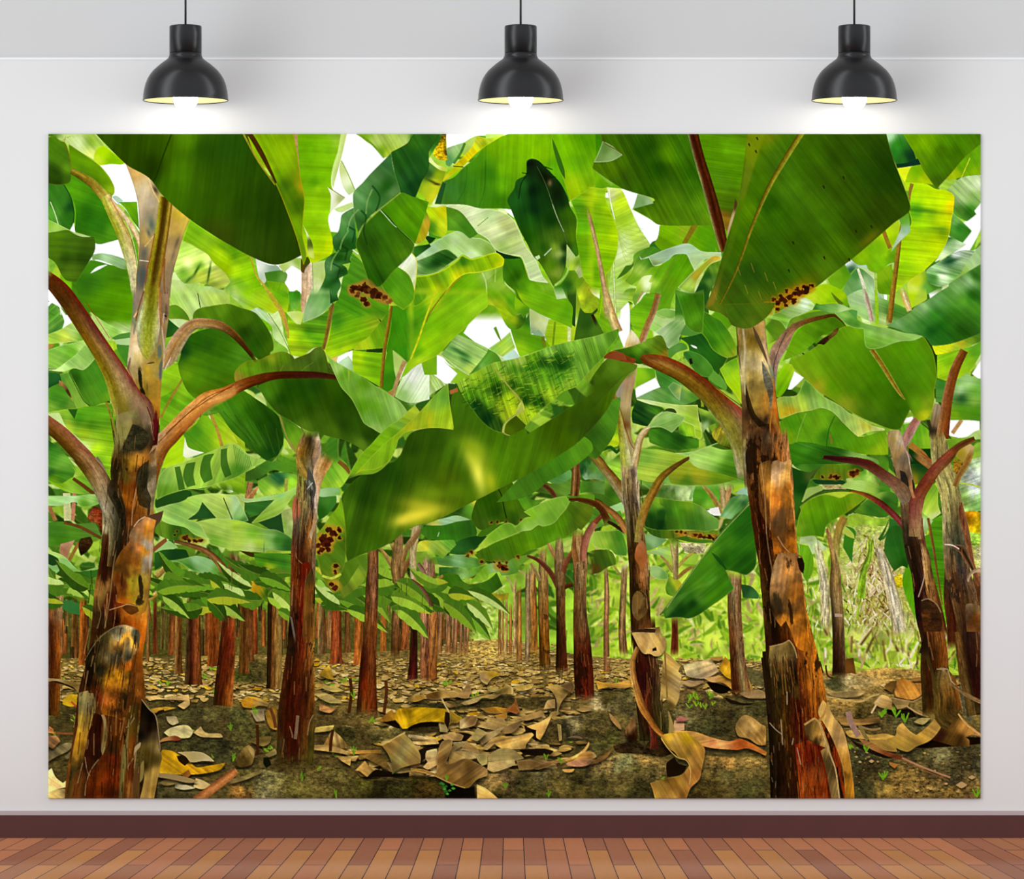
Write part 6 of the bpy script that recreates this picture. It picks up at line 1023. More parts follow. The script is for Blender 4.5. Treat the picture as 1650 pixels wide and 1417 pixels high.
P(18.4, "1390,200 1600,200 1600,310 1450,290 1400,300", "1450,260,448c20 1550,240,58903c", g=.08)
P(18, "1430,760 1440,600 1518,570 1518,800", "1480,650,a0d050 1480,740,98c838")
F('C4')
P(17, "-20,-20 270,-20 275,180 180,140 130,150 0,190", "40,60,4c9030 150,60,78b840 80,140,88c490 200,100,90c838", v=(-20, 9, .09), g=.06)
P(18, "-20,210 50,180 160,170 250,290 270,370 200,400 160,410 90,350 -20,330", "40,240,604c24 120,210,70a838 60,300,407c20 180,300,286014 230,350,407c18", v=(-30, 9, .07))
P(18, "170,410 280,370 300,430 200,450", "98d088")
P(18.2, "-20,650 60,610 170,605 260,600 290,650 320,770 310,810 220,800 180,760 90,750 20,710 -20,700", "60,650,98c848 150,640,78b430 130,700,a0cc44 250,650,3c8c20 270,760,48982c 200,740,60a428", v=(-70, 9, .07), e=('c8e880', 1, .5))
P(18.1, "-20,790 60,760 180,770 220,830 220,880 160,900 80,950 -20,960", "60,830,345c14 130,850,3c7018 40,900,603c14 180,810,609420", v=(-70, 10, .12))
P(17, "-20,430 100,420 260,440 290,560 150,560 -20,620", "60,470,3c7c20 150,500,70b038 230,520,348420 100,590,58a030", v=(-20, 9, .09), g=.08)
S(19, "-20,350,14 60,370,20 130,410,22 210,470,26 270,540,28 310,620,24", "8c4c18 a0602c 702c0c|a0683c b88048 804820", .06)
S(19, "130,460,18 50,540,22 -20,620,18", "984c30 703018", .06)
S(18.9, "160,530,12 230,570,14 290,620,8", "301c0c", .05)
S(22, "-10,-60,28 60,20,32 130,100,36 190,170,40 240,240,44 290,320,44 330,420,30", "5c4818 907038 84501c 502808|847c48 988858 8c5c24 6c3818|989070 a89868 887040 705030", .05)
S(22.2, "810,20,10 740,90,22 660,130,26 590,210,30 530,290,34 470,390,36 430,500,40 415,600,24", "503014 6c4c18 30240c|806018 8c6818 58380c|988430 a06c20 7c4414|90842c a07028 906030|98903c a88048 907040|98904c a89048 80683c", .05)
S(22.3, "330,-60,76 335,60,72 340,200,72 350,350,70 370,500,68 380,600,72 395,750,78 410,900,78 415,1050,80 420,1200,82 430,1400,84 440,1560,90", "c8b088 a08448 887448 d0c0a0|b09868 a89068 60503c d8c8a8|a09468 98804c 806848 c8b898|988868 70583c 504430 c0b090|807850 403c24 50401c a89868|685028 38280c 4c3418 886438|4c3810 402408 a05820 98704c|301c08 5c3418 b87040 906848|241404 4c2c08 9c5820 604420|3c1c08 402408 5c3c14 301c0c|301808 583814 604418 803014|2c1404 302010 5c301c 38180c", .13, pat="181408,3,1.3,.65,3", rough=.01)
P(22.5, "430,680 470,740 470,850 440,920 380,830 390,740", "430,750,c86c40 440,820,b85c30 400,850,a05828 450,720,b07048", g=.07, k=2)
P(22.5, "360,1150 400,1090 450,1100 490,1180 470,1280 400,1340 360,1280", "400,1180,907038 440,1200,6c4c28 410,1270,4c3014 380,1250,98804c", g=.12, op=.8)
L(22.6, "360,1095 420,1095 470,1150", 6, '281408')
# leaves right
P(18.5, "410,-20 820,-20 820,60 830,160 700,210 640,200 580,190 400,180", "480,60,4c9828 600,60,68b01c 550,160,b0d058 700,100,88b438 500,160,98cc28 650,180,a0cc48 760,40,3c8c24", v=(-10, 9, .1))
P(18.6, "640,200 830,155 980,160 1000,200 860,235 700,230", "700,210,489418 850,190,3c8410 950,190,2c6814", g=.04)
P(19.5, "830,90 820,-20 1270,-20 1300,100 1290,190 1200,150 1050,120 960,95", "900,50,98cc70 1000,80,90c868 1100,50,48941c 1200,100,388818 880,90,b8dca0 1250,150,48981c", v=(-20, 9, .06), e=('b0d888', 1, .5))
P(19.4, "820,60 960,95 1080,120 1230,150 1180,190 1080,195 980,180 850,150", "900,130,90b828 1000,150,a8b428 1100,170,689c18 1180,160,70a81c", v=(-15, 9, .06))
P(17.5, "850,250 940,230 1060,220 1070,360 1000,430 850,400", "950,300,38981c 1030,280,489c28 900,350,489820 980,400,78b838", g=.06)
P(16.8, "560,230 850,240 850,360 620,350 540,330", "620,250,245c1c 700,280,a0c888 780,300,c0dc98 650,320,588c30", g=.15)
L(17.6, "800,250 770,360", 24, 'b0d488')
L(17.6, "860,240 830,350", 24, '88c070')
S(17.8, "930,225,16 1000,310,20 1050,390,22 1080,460,18", "a88430 987838 b89860", .06)
S(17.8, "1080,190,20 1095,300,24 1100,420,24", "98804c c8b07c a08450", .06)
S(17.7, "1160,180,20 1140,300,20 1120,420,20", "c89868 b08050", .06)
P(17.6, "1180,200 1300,210 1300,260 1190,290", "a8dc20")
P(12.9, "960,440 1070,420 1060,480 1000,470", "ffffff", g=0)
P(18, "985,425 1060,410 1080,480 1020,480", "f0f0e8", g=0)
P(19.3, "420,335 540,330 620,340 740,360 850,375 940,420 1010,480 1060,520 1060,590 960,610 850,600 700,600 560,600 460,570 450,460", "480,400,489430 560,370,88c028 620,400,3c7c1c 640,450,246c14 500,500,104c10 580,550,104810 700,420,489420 800,400,78b424 760,450,387c14 900,500,3c8420 850,550,387c20 1000,560,58983c 700,550,3c7418 960,450,88bc58 480,540,184c10", v=(-80, 11, .08), e=('a0c850', 1, .5))
P(19.35, "550,370 600,400 640,430 620,500 610,590 560,600 560,500", "590,450,0c4c14 600,560,0c3c10 580,400,70b430", g=.04)
P(19.2, "450,570 560,600 700,600 960,605 1070,600 1060,660 900,640 780,650 640,670 520,640", "550,620,306814 700,620,487018 850,630,688028 1000,630,609420 760,640,a87020", v=(-85, 7, .15))
rot(19.25, "720,610,12 750,618,12 790,620,10 845,640,16 880,645,16 910,648,18 950,650,14 990,655,18 1030,662,20 1055,665,14", "5c1c08 38140c a06820 2c0c08")
P(18.6, "460,640 540,625 640,680 560,740 470,770", "520,690,90c48c 480,740,5c9848 600,680,68a868")
P(18.5, "470,790 640,740 730,800 720,880 600,810", "560,790,98cc78 680,820,a8d858 520,800,b0d888", v=(-20,8,.08))
P(18.4, "680,660 760,640 880,670 1000,680 1040,700 850,700", "800,670,347018 950,690,408820")
P(16.9, "740,700 960,710 940,790 800,780", "800,740,c8b898 880,730,d8c8a0 850,770,98b048", g=.25)
S(18.8, "665,670,10 690,780,16 705,900,20 710,1000,16", "a08c50 c8b878 988050", .06)
S(18.8, "720,670,12 715,900,18 715,1000,16", "b09868 706038", .06)
S(18.7, "590,810,8 650,880,14 690,940,14", "a08c48", .06)
S(18.7, "860,780,8 790,830,14 730,900,12", "a89848", .06)
S(18.7, "840,900,10 780,940,16 730,990,12", "a07434", .06)
P(18.2, "480,900 560,890 640,950 650,1000 540,990", "560,940,a0d080 620,960,68b04c", e=('c8e8a8',1,.5))
P(18.2, "630,1060 660,970 730,1000 760,1040 730,1090 690,1140 640,1120", "690,1020,b8c830 670,1090,4c9024 650,1040,408820 740,1050,c8b828", v=(-60,8,.08))
P(18.2, "750,790 900,800 880,880 780,870", "98d040")
# big diagonal leaf
P(23, "1325,370 1345,450 1360,600 1370,800 1360,900 1300,960 1270,965 1200,940 1120,925 1180,1060 1185,1080 1100,1150 1000,1220 900,1290 820,1320 740,1310 625,1320 610,1280 580,1290 640,1220 760,1050 900,860 1050,660 1200,480", "1280,450,1c6814 1250,600,1c6c14 1330,700,287814 1150,700,388818 1200,800,1c6810 1280,850,186010 1250,930,186010 1100,850,145c10 1000,850,489c18 950,950,409018 900,1050,48941c 1000,1000,409820 1100,950,348414 1080,1050,30800c 1150,1060,38881c 900,1150,4c9828 1000,1150,388810 880,1250,1c5c0c 800,1150,2c7c1c 750,1250,104c10 850,1200,0c440c 680,1280,104c14 640,1250,489424 1000,750,48941c", v=(40, 9, .07), e=('88b850', 1.2, .5), g=.02)
P(23.2, "1120,925 1040,840 1000,780 1060,820 1130,920", "0c4c10", g=0, op=.7)
P(23.1, "660,1190 760,1120 830,1090 950,1030 1060,960 1000,1040 870,1080 780,1150 660,1290 625,1310 640,1230", "70ac48", op=.35, b=1)
L(23.3, "1325,372 1200,480 1050,665 900,865 760,1055 640,1225 585,1290", 12, '487828')
L(23.35, "1320,380 1045,675 755,1065 640,1230", 4, 'a8c878')
P(22.8, "1075,490 1150,350 1200,320 1280,310 1310,340 1300,380 1200,480 1170,510", "1150,420,68b058 1200,380,489c40 1250,340,88c480 1130,480,88c488 1260,370,145824", v=(50, 8, .08))
P(22.7, "1200,300 1250,260 1310,250 1310,320 1240,310", "98ccb0")
S(18, "1240,180,14 1300,230,18 1320,280,14", "a88850 705028", .05)
S(18, "1190,940,60 1190,1100,56 1190,1250,56 1200,1417,56 1220,1700,64 1250,1960,80", "7c3c24 a87858 b89068 805030|5c3820 807048 98704c 603818|703418 784824 98704c 805430|4c2010 5c3014 8c7c50 804830|401c0c 4c1c0c 7c6c40 905028", .14, pat="200c04,3,1.4,.6,5")
P(17, "1240,1040 1330,1060 1390,1130 1380,1160 1260,1150", "1280,1080,1c5424 1340,1120,307838", g=.05)
S(17.5, "140,880,12 150,1100,20 145,1417,22 150,1700,26 150,1640,40", "8c5c38 b08860 804c28|704028 a06440 804028", .14)
S(17.6, "295,870,22 290,1000,24 280,1200,26 275,1417,30 290,1640,34", "806034 a89060 7c5830|704828 a07448 6c3c20", .15)
L(17.7, "200,880 270,980", 18, 'a09048')
S(17.5, "700,1300,26 705,1417,26 700,1640,34", "803020 602010 8c3c20", .1)
def _soft():
    CV[:850] = np.stack([box(CV[:850, :, i], 1) for i in range(3)], -1)
CMD.append((4.5, len(CMD), lambda: _soft(), ()))
F('C5')
# clearing details
P(4.6, "560,560 860,440 1080,480 1100,900 1150,1360 560,1360", "600,700,b0cc60 700,900,c0b880 800,1000,c8a870 850,1150,a88848 700,1150,b0b858 900,1250,b0bc50 600,1250,98c838 950,700,a8c860 1000,900,c8d070", op=.6, b=6, g=.25)
RR = random.Random(5)
for i in range(520):
    x = RR.gauss(830, 90); y = RR.uniform(600, 1330); a = RR.uniform(.6, 2.5); l = RR.uniform(20, 110)
    L(4.8, "%.0f,%.0f %.0f,%.0f" % (x, y, x+l*math.cos(a), y+l*math.sin(a)), RR.uniform(4, 13), RR.choice(['e8d8b0', 'c8a870', '8a6434', 'f0e4c8', 'b89858', '604018', 'd8c898', 'a8a848', 'c8d070']))
for i in range(260):
    x = RR.choice([RR.uniform(280, 480), RR.uniform(560, 760), RR.uniform(950, 1180), RR.uniform(1480, 1650)]); y = RR.uniform(850, 1350); l = RR.uniform(30, 130)
    L(4.8, "%.0f,%.0f %.0f,%.0f" % (x, y, x+RR.uniform(-30, 30), y+l), RR.uniform(4, 12), RR.choice(['c8e868', 'a0d030', '6ca818', 'd8e890', 'e8f0b8', '508c14', 'a89040']))
P(5.5, "250,620 360,620 400,700 380,640 460,720 340,760 300,680 240,680", "b8d898", g=.1)
S(5.6, "370,640,20 400,800,30 430,950,36 440,1100,36 440,1350,36", "b0c080 d0d4a8 b0ac78|c0b888 dcd4b0 a8a068|b8a870 d0c8a0 a09058", .16)
P(5.4, "240,680 330,700 350,850 300,980 260,900", "68b81c", v=(80, 8, .08))
S(5.6, "790,600,26 790,750,26 740,900,26 720,1100,34", "a8b858 78a828 a8c850|88b028 68a018 98c040", .16)
S(5.7, "830,660,12 880,780,36 930,950,44 980,1150,50 1030,1400,56", "a89c78 d0c8a8 b0a478|b8a878 dcd4b8 b0a880", .16)
P(5.6, "850,640 900,560 940,480 900,600 870,660", "2c6c20")
P(5.5, "980,940 1030,900 1050,1000 1000,1030", "e0c820", g=.2)
P(15, "580,700 600,540 660,560 680,600 660,680 650,830 600,740", "308c1c")
P(15, "550,540 600,545 660,600 670,640 600,610", "b0c850")
# leaves right of the orange trunk
P(17, "180,-20 440,-20 440,60 340,110 330,120 260,110 190,60", "220,30,1c6818 330,20,2c7c1c 260,90,4c9828 400,50,348420")
P(16.9, "180,80 260,110 340,110 430,60 340,150 310,210 250,370 200,480 190,400", "220,150,0c4c10 260,250,0c4810 330,150,506c28 220,350,286c18")
P(16.5, "440,60 560,60 740,60 740,110 690,130 640,160 560,180 380,180 350,160 380,110", "450,120,70981c 550,80,5c9818 600,130,587c18 500,160,a07820 680,100,2c5c10 420,100,508c18", v=(-85, 8, .1))
rot(16.7, "415,158,10 490,155,14 520,160,16 545,165,10 640,135,16 660,130,18 685,122,20 655,150,12")
P(16.4, "340,180 560,180 600,200 600,215 380,215", "104c20", g=.03)
P(16.3, "600,170 680,130 740,100 860,130 920,170 930,230 860,230 750,190 660,200 620,230", "700,160,68a838 650,200,b0d070 800,200,a8cc60 880,180,408c20 750,130,409020", g=.1)
P(16.6, "560,240 600,205 700,185 800,200 860,230 930,225 1000,260 1000,340 900,330 800,290 720,270", "700,220,a0c868 800,260,90bc48 900,260,388820 950,300,307c1c", v=(-20,9,.08))
P(16.4, "640,-20 880,-20 930,20 930,130 850,100 740,60", "4c9820", g=.06)
P(16.8, "270,270 380,230 420,230 420,260 330,310 270,340", "98bc60")
P(16, "600,200 680,180 660,230 600,250", "a07c28")
P(14.8, "420,220 620,220 600,260 440,250", "b8a870", g=.2)
P(17.5, "240,390 350,310 460,280 560,265 640,270 700,290 740,310 600,350 520,320 450,310 330,370 260,440", "350,330,88b040 500,290,a0c038 600,300,a8c030 300,370,608c20", v=(-30,9,.06))
P(17.6, "215,620 225,520 240,450 280,370 350,320 430,295 500,305 560,320 640,285 740,300 760,320 700,370 600,440 500,500 450,540 430,630 350,615 260,625", "300,400,68ac10 350,500,509c0c 450,400,5ca410 500,450,488c10 600,350,5ca010 550,400,509408 300,580,509814 400,580,3c8410 700,320,689818 250,550,74ac20 640,390,84a018", v=(-75, 9, .07), e=('a0b830', 1, .5))
S(17.8, "240,380,5 340,310,9 430,275,12 560,262,10 640,270,7", "1c4c18 3c6c20 2c5018", .05)
S(18, "640,272,6 720,285,14 800,320,20 880,370,24 960,440,24 1010,490,24 1050,540,24", "c88820 a86020 843810|902420 702020 5c1008|781c28 a04848 681018", .05)
P(17.4, "660,430 760,340 840,290 930,270 1000,300 1000,400 930,460 880,475 800,460 720,450", "700,420,508c20 800,400,246c1c 900,350,1c5c18 850,300,88b848 930,420,2c7418", v=(-30, 9, .06))
P(17, "600,470 700,440 800,470 860,480 940,480 900,540 750,530 620,540", "700,480,98c838 800,500,a8cc48 850,520,68a028", g=.12)
P(17.3, "940,220 1000,250 1020,350 960,360", "64b828", v=(70,8,.05))
P(17.4, "1110,230 1240,200 1310,240 1320,380 1340,440 1270,490 1200,440 1170,400", "1200,300,88bc28 1280,400,a8d040 1250,250,6ca82c 1300,460,c8e090", v=(60,9,.1))
P(17.35, "1170,400 1240,460 1280,500 1200,620 1190,560", "1200,500,b0d098 1230,600,88c070 1200,440,78b438", v=(80,8,.1))
P(17.3, "900,720 920,600 960,540 1040,540 1080,700 1090,800 1080,870 1040,850 980,890 950,850", "980,650,1c641c 1020,750,1c6c18 950,800,2c7424 1040,620,246c1c 1050,830,145410", v=(-75, 9, .07))
P(17.25, "870,650 930,560 940,480 1000,500 1040,540 960,545 900,640", "287828")
L(17.4, "1050,560 1080,700 1095,860", 12, '3c8c28')
P(17.2, "1040,960 1090,820 1120,900 1160,1040 1190,1200 1200,1310 1150,1270 1080,1120", "1080,1000,50ac10 1150,1200,60b818 1120,1100,54b014", v=(80, 7, .06))
P(17.2, "1190,620 1260,600 1270,500 1360,450 1380,700 1390,1000 1390,1320 1330,1180 1260,950 1200,700", "1300,600,48a014 1340,800,409814 1250,750,388c18 1370,1100,60b018 1300,950,409010", v=(-5, 8, .12))
S(17.5, "1240,480,10 1280,700,10 1310,900,8 1350,1150,5", "906030 783c14", .05)
P(15, "1440,60 1660,0 1660,420 1500,440 1440,250", "1500,60,98bc60 1600,200,d8e8e0 1550,150,f0f8f8 1620,350,78b860 1500,330,88b858 1600,80,b8d8a8", g=.16, v=(20, 8, .2))
P(15.5, "1120,-20 1280,-20 1300,60 1290,190 1180,230 1110,200 1090,60", "1180,60,0c4818 1240,100,145014 1130,180,90801c 1200,180,2c5c14")
P(16.6, "1440,20 1530,-20 1580,-20 1560,60 1480,150 1440,120", "1500,60,c8881c 1480,120,90641c 1550,20,b8a838", g=.25)
rot(16.8, "1475,130,14 1500,95,16 1520,60,16 1540,40,12 1465,150,10")
P(15.6, "1500,440 1580,420 1660,440 1660,600 1560,580 1520,520", "1560,480,d8a010 1620,500,e0b018 1530,470,703808 1600,580,d8c010", g=.3, v=(60, 10, .2))
P(15.3, "1500,600 1660,560 1660,900 1560,860", "1600,700,88c040 1640,800,e0d8a0 1560,800,a8b048", g=.25)
P(15.2, "1560,850 1660,800 1660,1000 1600,900", "b89860", g=.25)
L(15.7, "1480,205 1560,215 1660,240", 12, 'b8cc48')
# thin trunk in the clearing
S(26, "455,560,14 480,650,18 510,800,26 520,900,40 520,1000,46 535,1200,46 545,1417,48 545,1700,52 530,1740,56", "a86c40 a87848 b08850|986038 b08850 a8985c|5c3c24 a08048 806038|383020 987c50 785c34|301c10 583c20 8c6c44|200c08 402010 604028|180804 301808 5c4020", .14)
S(25.9, "590,470,30 550,560,30 530,650,26 530,780,24", "b88828 a88038 907430|88803c b0a858 98903c", .06)
P(26.1, "515,1220 575,1225 575,1245 515,1245", "d0b8a8", op=.7)
# third trunk cluster
S(40, "960,-60,60 1020,0,66 1040,100,66 1070,200,60 1090,330,70 1110,450,80 1120,560,84 1150,750,84 1180,900,72 1200,1050,74 1230,1250,84 1280,1420,96 1290,1640,110 1300,1850,110 1340,2000,150", "c0a078 a88458 887048 c8b8a8|a87848 8c6438 6c5038 b8a088|987c50 483828 302820 a88868|604c34 805838 402c20 886448|504028 302418 583820 8c6040|403020 201408 50301c 8c4830|281c10 1c1008 503020 905848|280c08 30080c 5c3824 985c38|2c0c0c 401414 8c5c30 905c34|301c10 50200c 9c5c28 8c4c20|482810 30180c 60300c 904c1c|38280c 4c1c08 68300c 7c4c20|34280c 3c1c08 583010 684018|403810 4c2808 604018 684c20", .13, pat="14100c,3,1.1,.7,2")
S(41, "430,5,14 550,20,24 700,40,30 800,80,38 900,150,44 980,210,48 1040,270,56 1090,350,60", "4c1818 34080c 401420|602c28 48100c 601c24|804838 5c2014 701814|90684c 80503c 784c34|908068 7c684c 604c34", .06)
S(41.2, "1470,-80,24 1400,0,40 1300,100,44 1230,200,48 1180,280,50 1150,360,56 1140,450,50 1130,620,40", "a04834 803018 502008|8c2c24 a0503c 7c4c20|70201c 8c3820 803c18|78302c 985044 a86c4c|8c6c4c a07c50 a08858", .06)
S(41.1, "1180,480,20 1180,640,18", "a87c58 8c5838", .08)
L(41.3, "1100,230 1130,320", 22, 'c88858', .7)
S(41, "1190,660,10 1220,760,30 1240,900,34 1270,1050,44 1310,1200,44 1360,1417,40", "d0a880 a87c50 604020|a87c48 b08048 583818|b0703c a05c2c 502410|984c1c 8c4c20 401c10", .12)
P(41.5, "1180,1130 1230,1110 1290,1140 1330,1200 1350,1300 1340,1360 1210,1360 1190,1250", "1220,1180,302010 1260,1250,6c3818 1310,1250,301c10 1250,1330,4c2810", g=.2)
L(41.6, "1190,1120 1240,1105 1300,1140 1340,1210", 8, '907c58')
L(41.6, "1165,1090 1200,980 1215,900", 7, 'b8a080')
# right-most trunk
S(39, "1300,-200,50 1330,-60,70 1350,100,74 1400,250,78 1430,400,84 1440,560,90 1450,700,92 1470,900,100 1520,1100,100 1560,1300,100 1590,1500,120 1660,1800,140", "b0a068 887840 a09858|a8a068 948850 8c7850|a89c58 a8a060 989050|a8a070 a0985c 605030 988858|988458 58503c 303828 807050|805c38 583820 38302c 906848|70502c 583018 604020 7c5840|4c3418 301c14 402018 805434|4c2810 28100c 4c2414 905c34|602c14 300c0c 481810 8c6838", .13, pat="1c1410,3,1.1,.6,6", rough=.01)
S(38.9, "1130,-40,34 1200,20,36 1280,80,38 1350,150,40 1410,230,40 1450,300,34", "905828 b08048 885020|9c5c30 a07440 a03820|a08858 a07c58 a04838|a89878 907850 705030", .06)
S(39.1, "1590,-60,20 1540,50,24 1480,150,22 1450,230,20", "a0783c 905c24 a88040", .05)
S(39.2, "1500,360,8 1500,430,24 1530,560,26 1560,700,20 1590,860,20 1640,1000,20", "985838 7c4028 a86c44", .1)
L(39.3, "1370,683 1430,690 1480,718", 10, 'd8c8b0')
S(39.2, "1430,700,10 1500,720,30 1560,820,20 1600,900,10", "7c4c30 2c1c10 9c6c48", .1)
S(39.4, "1660,880,20 1600,890,14 1560,930,10 1550,970,8", "a08060 b89878", .1)
P(39.3, "1530,1160 1560,1140 1640,1160 1650,1360 1540,1360", "1560,1200,a89070 1600,1250,70502c 1600,1330,8c4818 1640,1200,b8a078", g=.15)
S(38.8, "1390,700,20 1400,900,34 1420,1100,60 1440,1300,56 1450,1500,60", "887848 705830 604020|4c3820 301c10 4c2818|5c2c14 401408 581c10|501c10 6c2c14 40140c", .13)
S(38.7, "1620,900,30 1640,1100,60 1650,1300,60", "684020 503018", .12)
# big orange trunk right (C5 part drawn for the whole height)
F('G')
S(52, "1235,690,32 1237,735,36 1241,780,37 1246,840,35 1252,890,33 1258,930,34 1266,1000,36 1276,1060,42 1284,1120,46 1290,1180,50 1300,1240,56 1306,1300,62", "8c6c48 2c1c10 504030 905c30 a86c40|4c3820 80481c 402410 a85c24 c08050|583010 602810 b06020 c87828 c08048|501c08 300c04 a05018 c87420 b8783c|4c2408 280c04 804018 b86c20 b87030|503010 382008 906028 b0682c a86424|40280c 201408 6c3c10 b0661c c87428|301008 280c04 5c1c08 a8581c c06818|1c1408 3c2c10 501808 b05c18 c87024|202010 54380c 480c08 a04c10 b86018|140c04 402408 4c0c08 701008 9c3410|0c0804 402008 500c0c 6c1808 80280c|0c0804 38180c 480c0c 7c2408 8c3008", .16, pat="180c04,2.4,1.0,.75,8 8c6438,3,1.7,.5,4", rough=.012, fe=(2, 0))
L(52.2, "1226,744 1232,800 1236,870 1246,930", 1.6, 'b89060', .6)
P(52.3, "1244,745 1252,742 1262,745 1272,740 1275,745 1273,765 1276,800 1280,850 1284,895 1262,890 1247,895 1243,860 1240,820 1242,770", "1250,760,c09870 1265,760,d09848 1270,800,c87420 1255,800,a85c20 1250,850,904814 1270,860,a85818 1262,890,b85c14 1280,880,c86c18 1260,830,6c4424 1272,840,784820", v=(85, 7, .12), g=.22, bl="1255,842,10,20,0,4c3c28,.5 1264,810,8,30,0,583818,.4")
L(52.4, "1253,865 1262,880 1274,893", 1.8, 'b87850')
P(52.5, "1243,925 1248,905 1256,890 1270,893 1286,896 1290,920 1294,960 1300,1010 1303,1050 1285,1045 1275,1020 1266,1000 1258,1010 1245,990 1240,960", "1255,915,b08458 1275,920,b8743c 1262,940,986840 1284,960,b86820 1255,960,6c4c28 1248,980,2c2414 1270,970,604020 1280,1000,c07020 1295,1030,c86c18 1262,990,301c0c 1275,1010,a86020", v=(83, 7, .12), g=.18, bl="1252,968,10,24,-15,2c2818,.7 1273,985,5,26,-8,281408,.8")
P(52.6, "1284,900 1292,898 1296,910 1294,925 1288,918", "241408", g=.1)
L(52.6, "1271,892 1283,894 1292,898", 2.4, '906038')
P(52.7, "1240,1042 1250,1040 1262,1036 1270,1032 1278,1042 1284,1056 1284,1080 1287,1110 1289,1128 1280,1125 1270,1120 1250,1128 1238,1110 1238,1070", "1250,1050,60502c 1265,1045,70582c 1276,1060,302010 1250,1080,50421c 1280,1090,201808 1262,1085,483818 1250,1110,302c10 1275,1115,4c3410 1265,1060,403018", g=.2, v=(85, 7, .12))
L(52.8, "1240,1042 1262,1037 1271,1032 1279,1043 1284,1060", 1.8, 'b09060')
# ---- row D (ground)
R = random.Random(77)
F('D1')
# far left trunks
S(20, "40,-60,70 45,200,60 50,500,52 40,740,50", "8c5430 4c2410 783c1c a06438|6c4828 481c08 803810 8c4c18|643818 4c2008 6c300c 8c5018|40280c 4c2808 58300c 6c4010", .15)
for x, w, y1, c in ((285, 34, 330, 'a85820 984c18 703010'), (215, 26, 180, '7c5828 684018 583014'), (870, 18, 240, '7c3c1c 602810 803820'), (1030, 50, 250, '6c3818 8c4c24 5c2410'), (1060, 30, 400, 'a07840 6c3c18 58300c'), (1180, 66, 490, '604c28 3c1408 9c4824 58300c'), (1300, 26, 260, '7c3c18 8c4820 582810'), (1345, 46, 340, '94481c 7c3410 8c4418'), (930, 16, 200, '6c6030 504018'), (960, 14, 210, '5c5828 4c3c18'), (810, 12, 300, '906038 705020'), (720, 10, 200, '603418 401808')):
    S(4.6+y1/5000 if y1 < 300 else 19+y1/1000, "%d,-230,%g %d,%d,%g %d,%d,%g" % (x, w*.8, x-2, y1-40, w*1.05, x-2, y1, w*1.2), c, .15)
S(20.5, "1470,-80,50 1455,200,66 1430,500,76 1420,660,80", "5c3418 702810 983c18 a85828|38140c 601808 7c2010 8c4018|241008 5c1c08 6c280c a05020|302008 4c1c08 804010 c07030", .14)
# ground details
for q, c in (("-20,470 60,460 130,480 200,510 260,560 330,580 345,560 300,520 220,480 120,450 30,440 -20,440", "7c5c34"),):
    P(49, q, "60,455,a8885c 200,490,7c6030 300,540,a89060", v=(10, 8, .12))
L(48.9, "10,450 120,480 220,520", 22, '281c0c')
P(18, "120,620 180,570 250,580 250,650 190,670 120,650", "e0b020", g=.12)
L(18.2, "190,630 250,690", 16, 'c84830')
P(17, "-20,780 240,790 220,870 100,870 -20,850", "4c4420", g=.2)
L(18, "60,885 220,890", 16, '90502c')
for q, c in (("-20,1050 80,990 170,960 210,980 160,1030 60,1080 -20,1130", '8c8050'), ("130,1080 200,1020 190,1070 150,1100", '787044'), ("0,1190 30,1170 60,1240 120,1290 160,1260 150,1320 80,1340 30,1370 -20,1360 -20,1230", 'e0bc78'), ("-20,1380 80,1340 150,1340 140,1417 -20,1417", 'a89058'), ("-20,900 60,900 100,950 40,1010 -20,980", 'a87848'), ("10,830 40,850 50,890 0,880", 'c87840')):
    P(18, q, c, v=(-35, 12, .2), g=.15, sh=4, k=1)
# soil bands on the right of the big trunk
P(8, "1000,720 1200,680 1350,690 1600,720 1600,860 1450,860 1350,800 1150,820 1050,790", "1100,740,54502a 1300,720,686234 1250,780,463e20 1450,760,5c502a", g=.25, b=1)
P(8, "930,960 1100,920 1250,900 1400,930 1600,960 1600,1100 1400,1130 1300,1040 1100,1030 930,1010", "1000,980,545028 1300,950,4c4a28 1450,1000,3c3c20 1500,1080,444424", g=.28, b=1)
for q, c in (("800,590 880,580 930,600 1140,570 1150,650 1100,690 1050,660 1120,620 900,610 820,620", 'd0a868'), ("940,880 1000,840 1130,820 1180,870 1150,920 1000,920", 'c8bc80'), ("1180,880 1240,830 1280,880 1400,890 1420,920 1300,920 1230,910", 'c8a868'), ("960,750 1040,750 1060,800 1010,820 970,790", 'b8a878'), ("830,690 960,670 1040,680 960,700 860,720", 'e0a838')):
    P(9, q, c, v=(-20, 10, .15), g=.12, sh=3, k=1)
P(9, "900,960 930,930 1030,905 1085,930 1060,945 980,945", "940,940,c88850 1060,930,8c3820", sh=3)
P(9.2, "900,1080 930,1020 1010,1030 1060,1060 1140,1100 1200,1160 1300,1150 1440,1125 1400,1180 1280,1210 1180,1220 1000,1220 900,1210", "960,1080,d8a018 1000,1150,e0a81c 1100,1130,d89c14 1350,1160,d8a018 1200,1190,c88c18 980,1200,c8981c", v=(-35, 10, .2), g=.1, sh=5)
P(9.3, "1050,1040 1140,1035 1240,1040 1310,1075 1350,1115 1260,1110 1160,1120 1110,1070", "1200,1070,b8a870 1300,1100,c8b880 1150,1050,c0a868", sh=6, e=('e8dcb0', 1, .5))
P(9.35, "1045,1070 1110,1070 1150,1120 1110,1150 1060,1110", "281808", k=1)
P(9.4, "880,1210 1000,1215 1150,1250 1220,1275 1150,1290 1000,1260 880,1240", "a08858", sh=5)
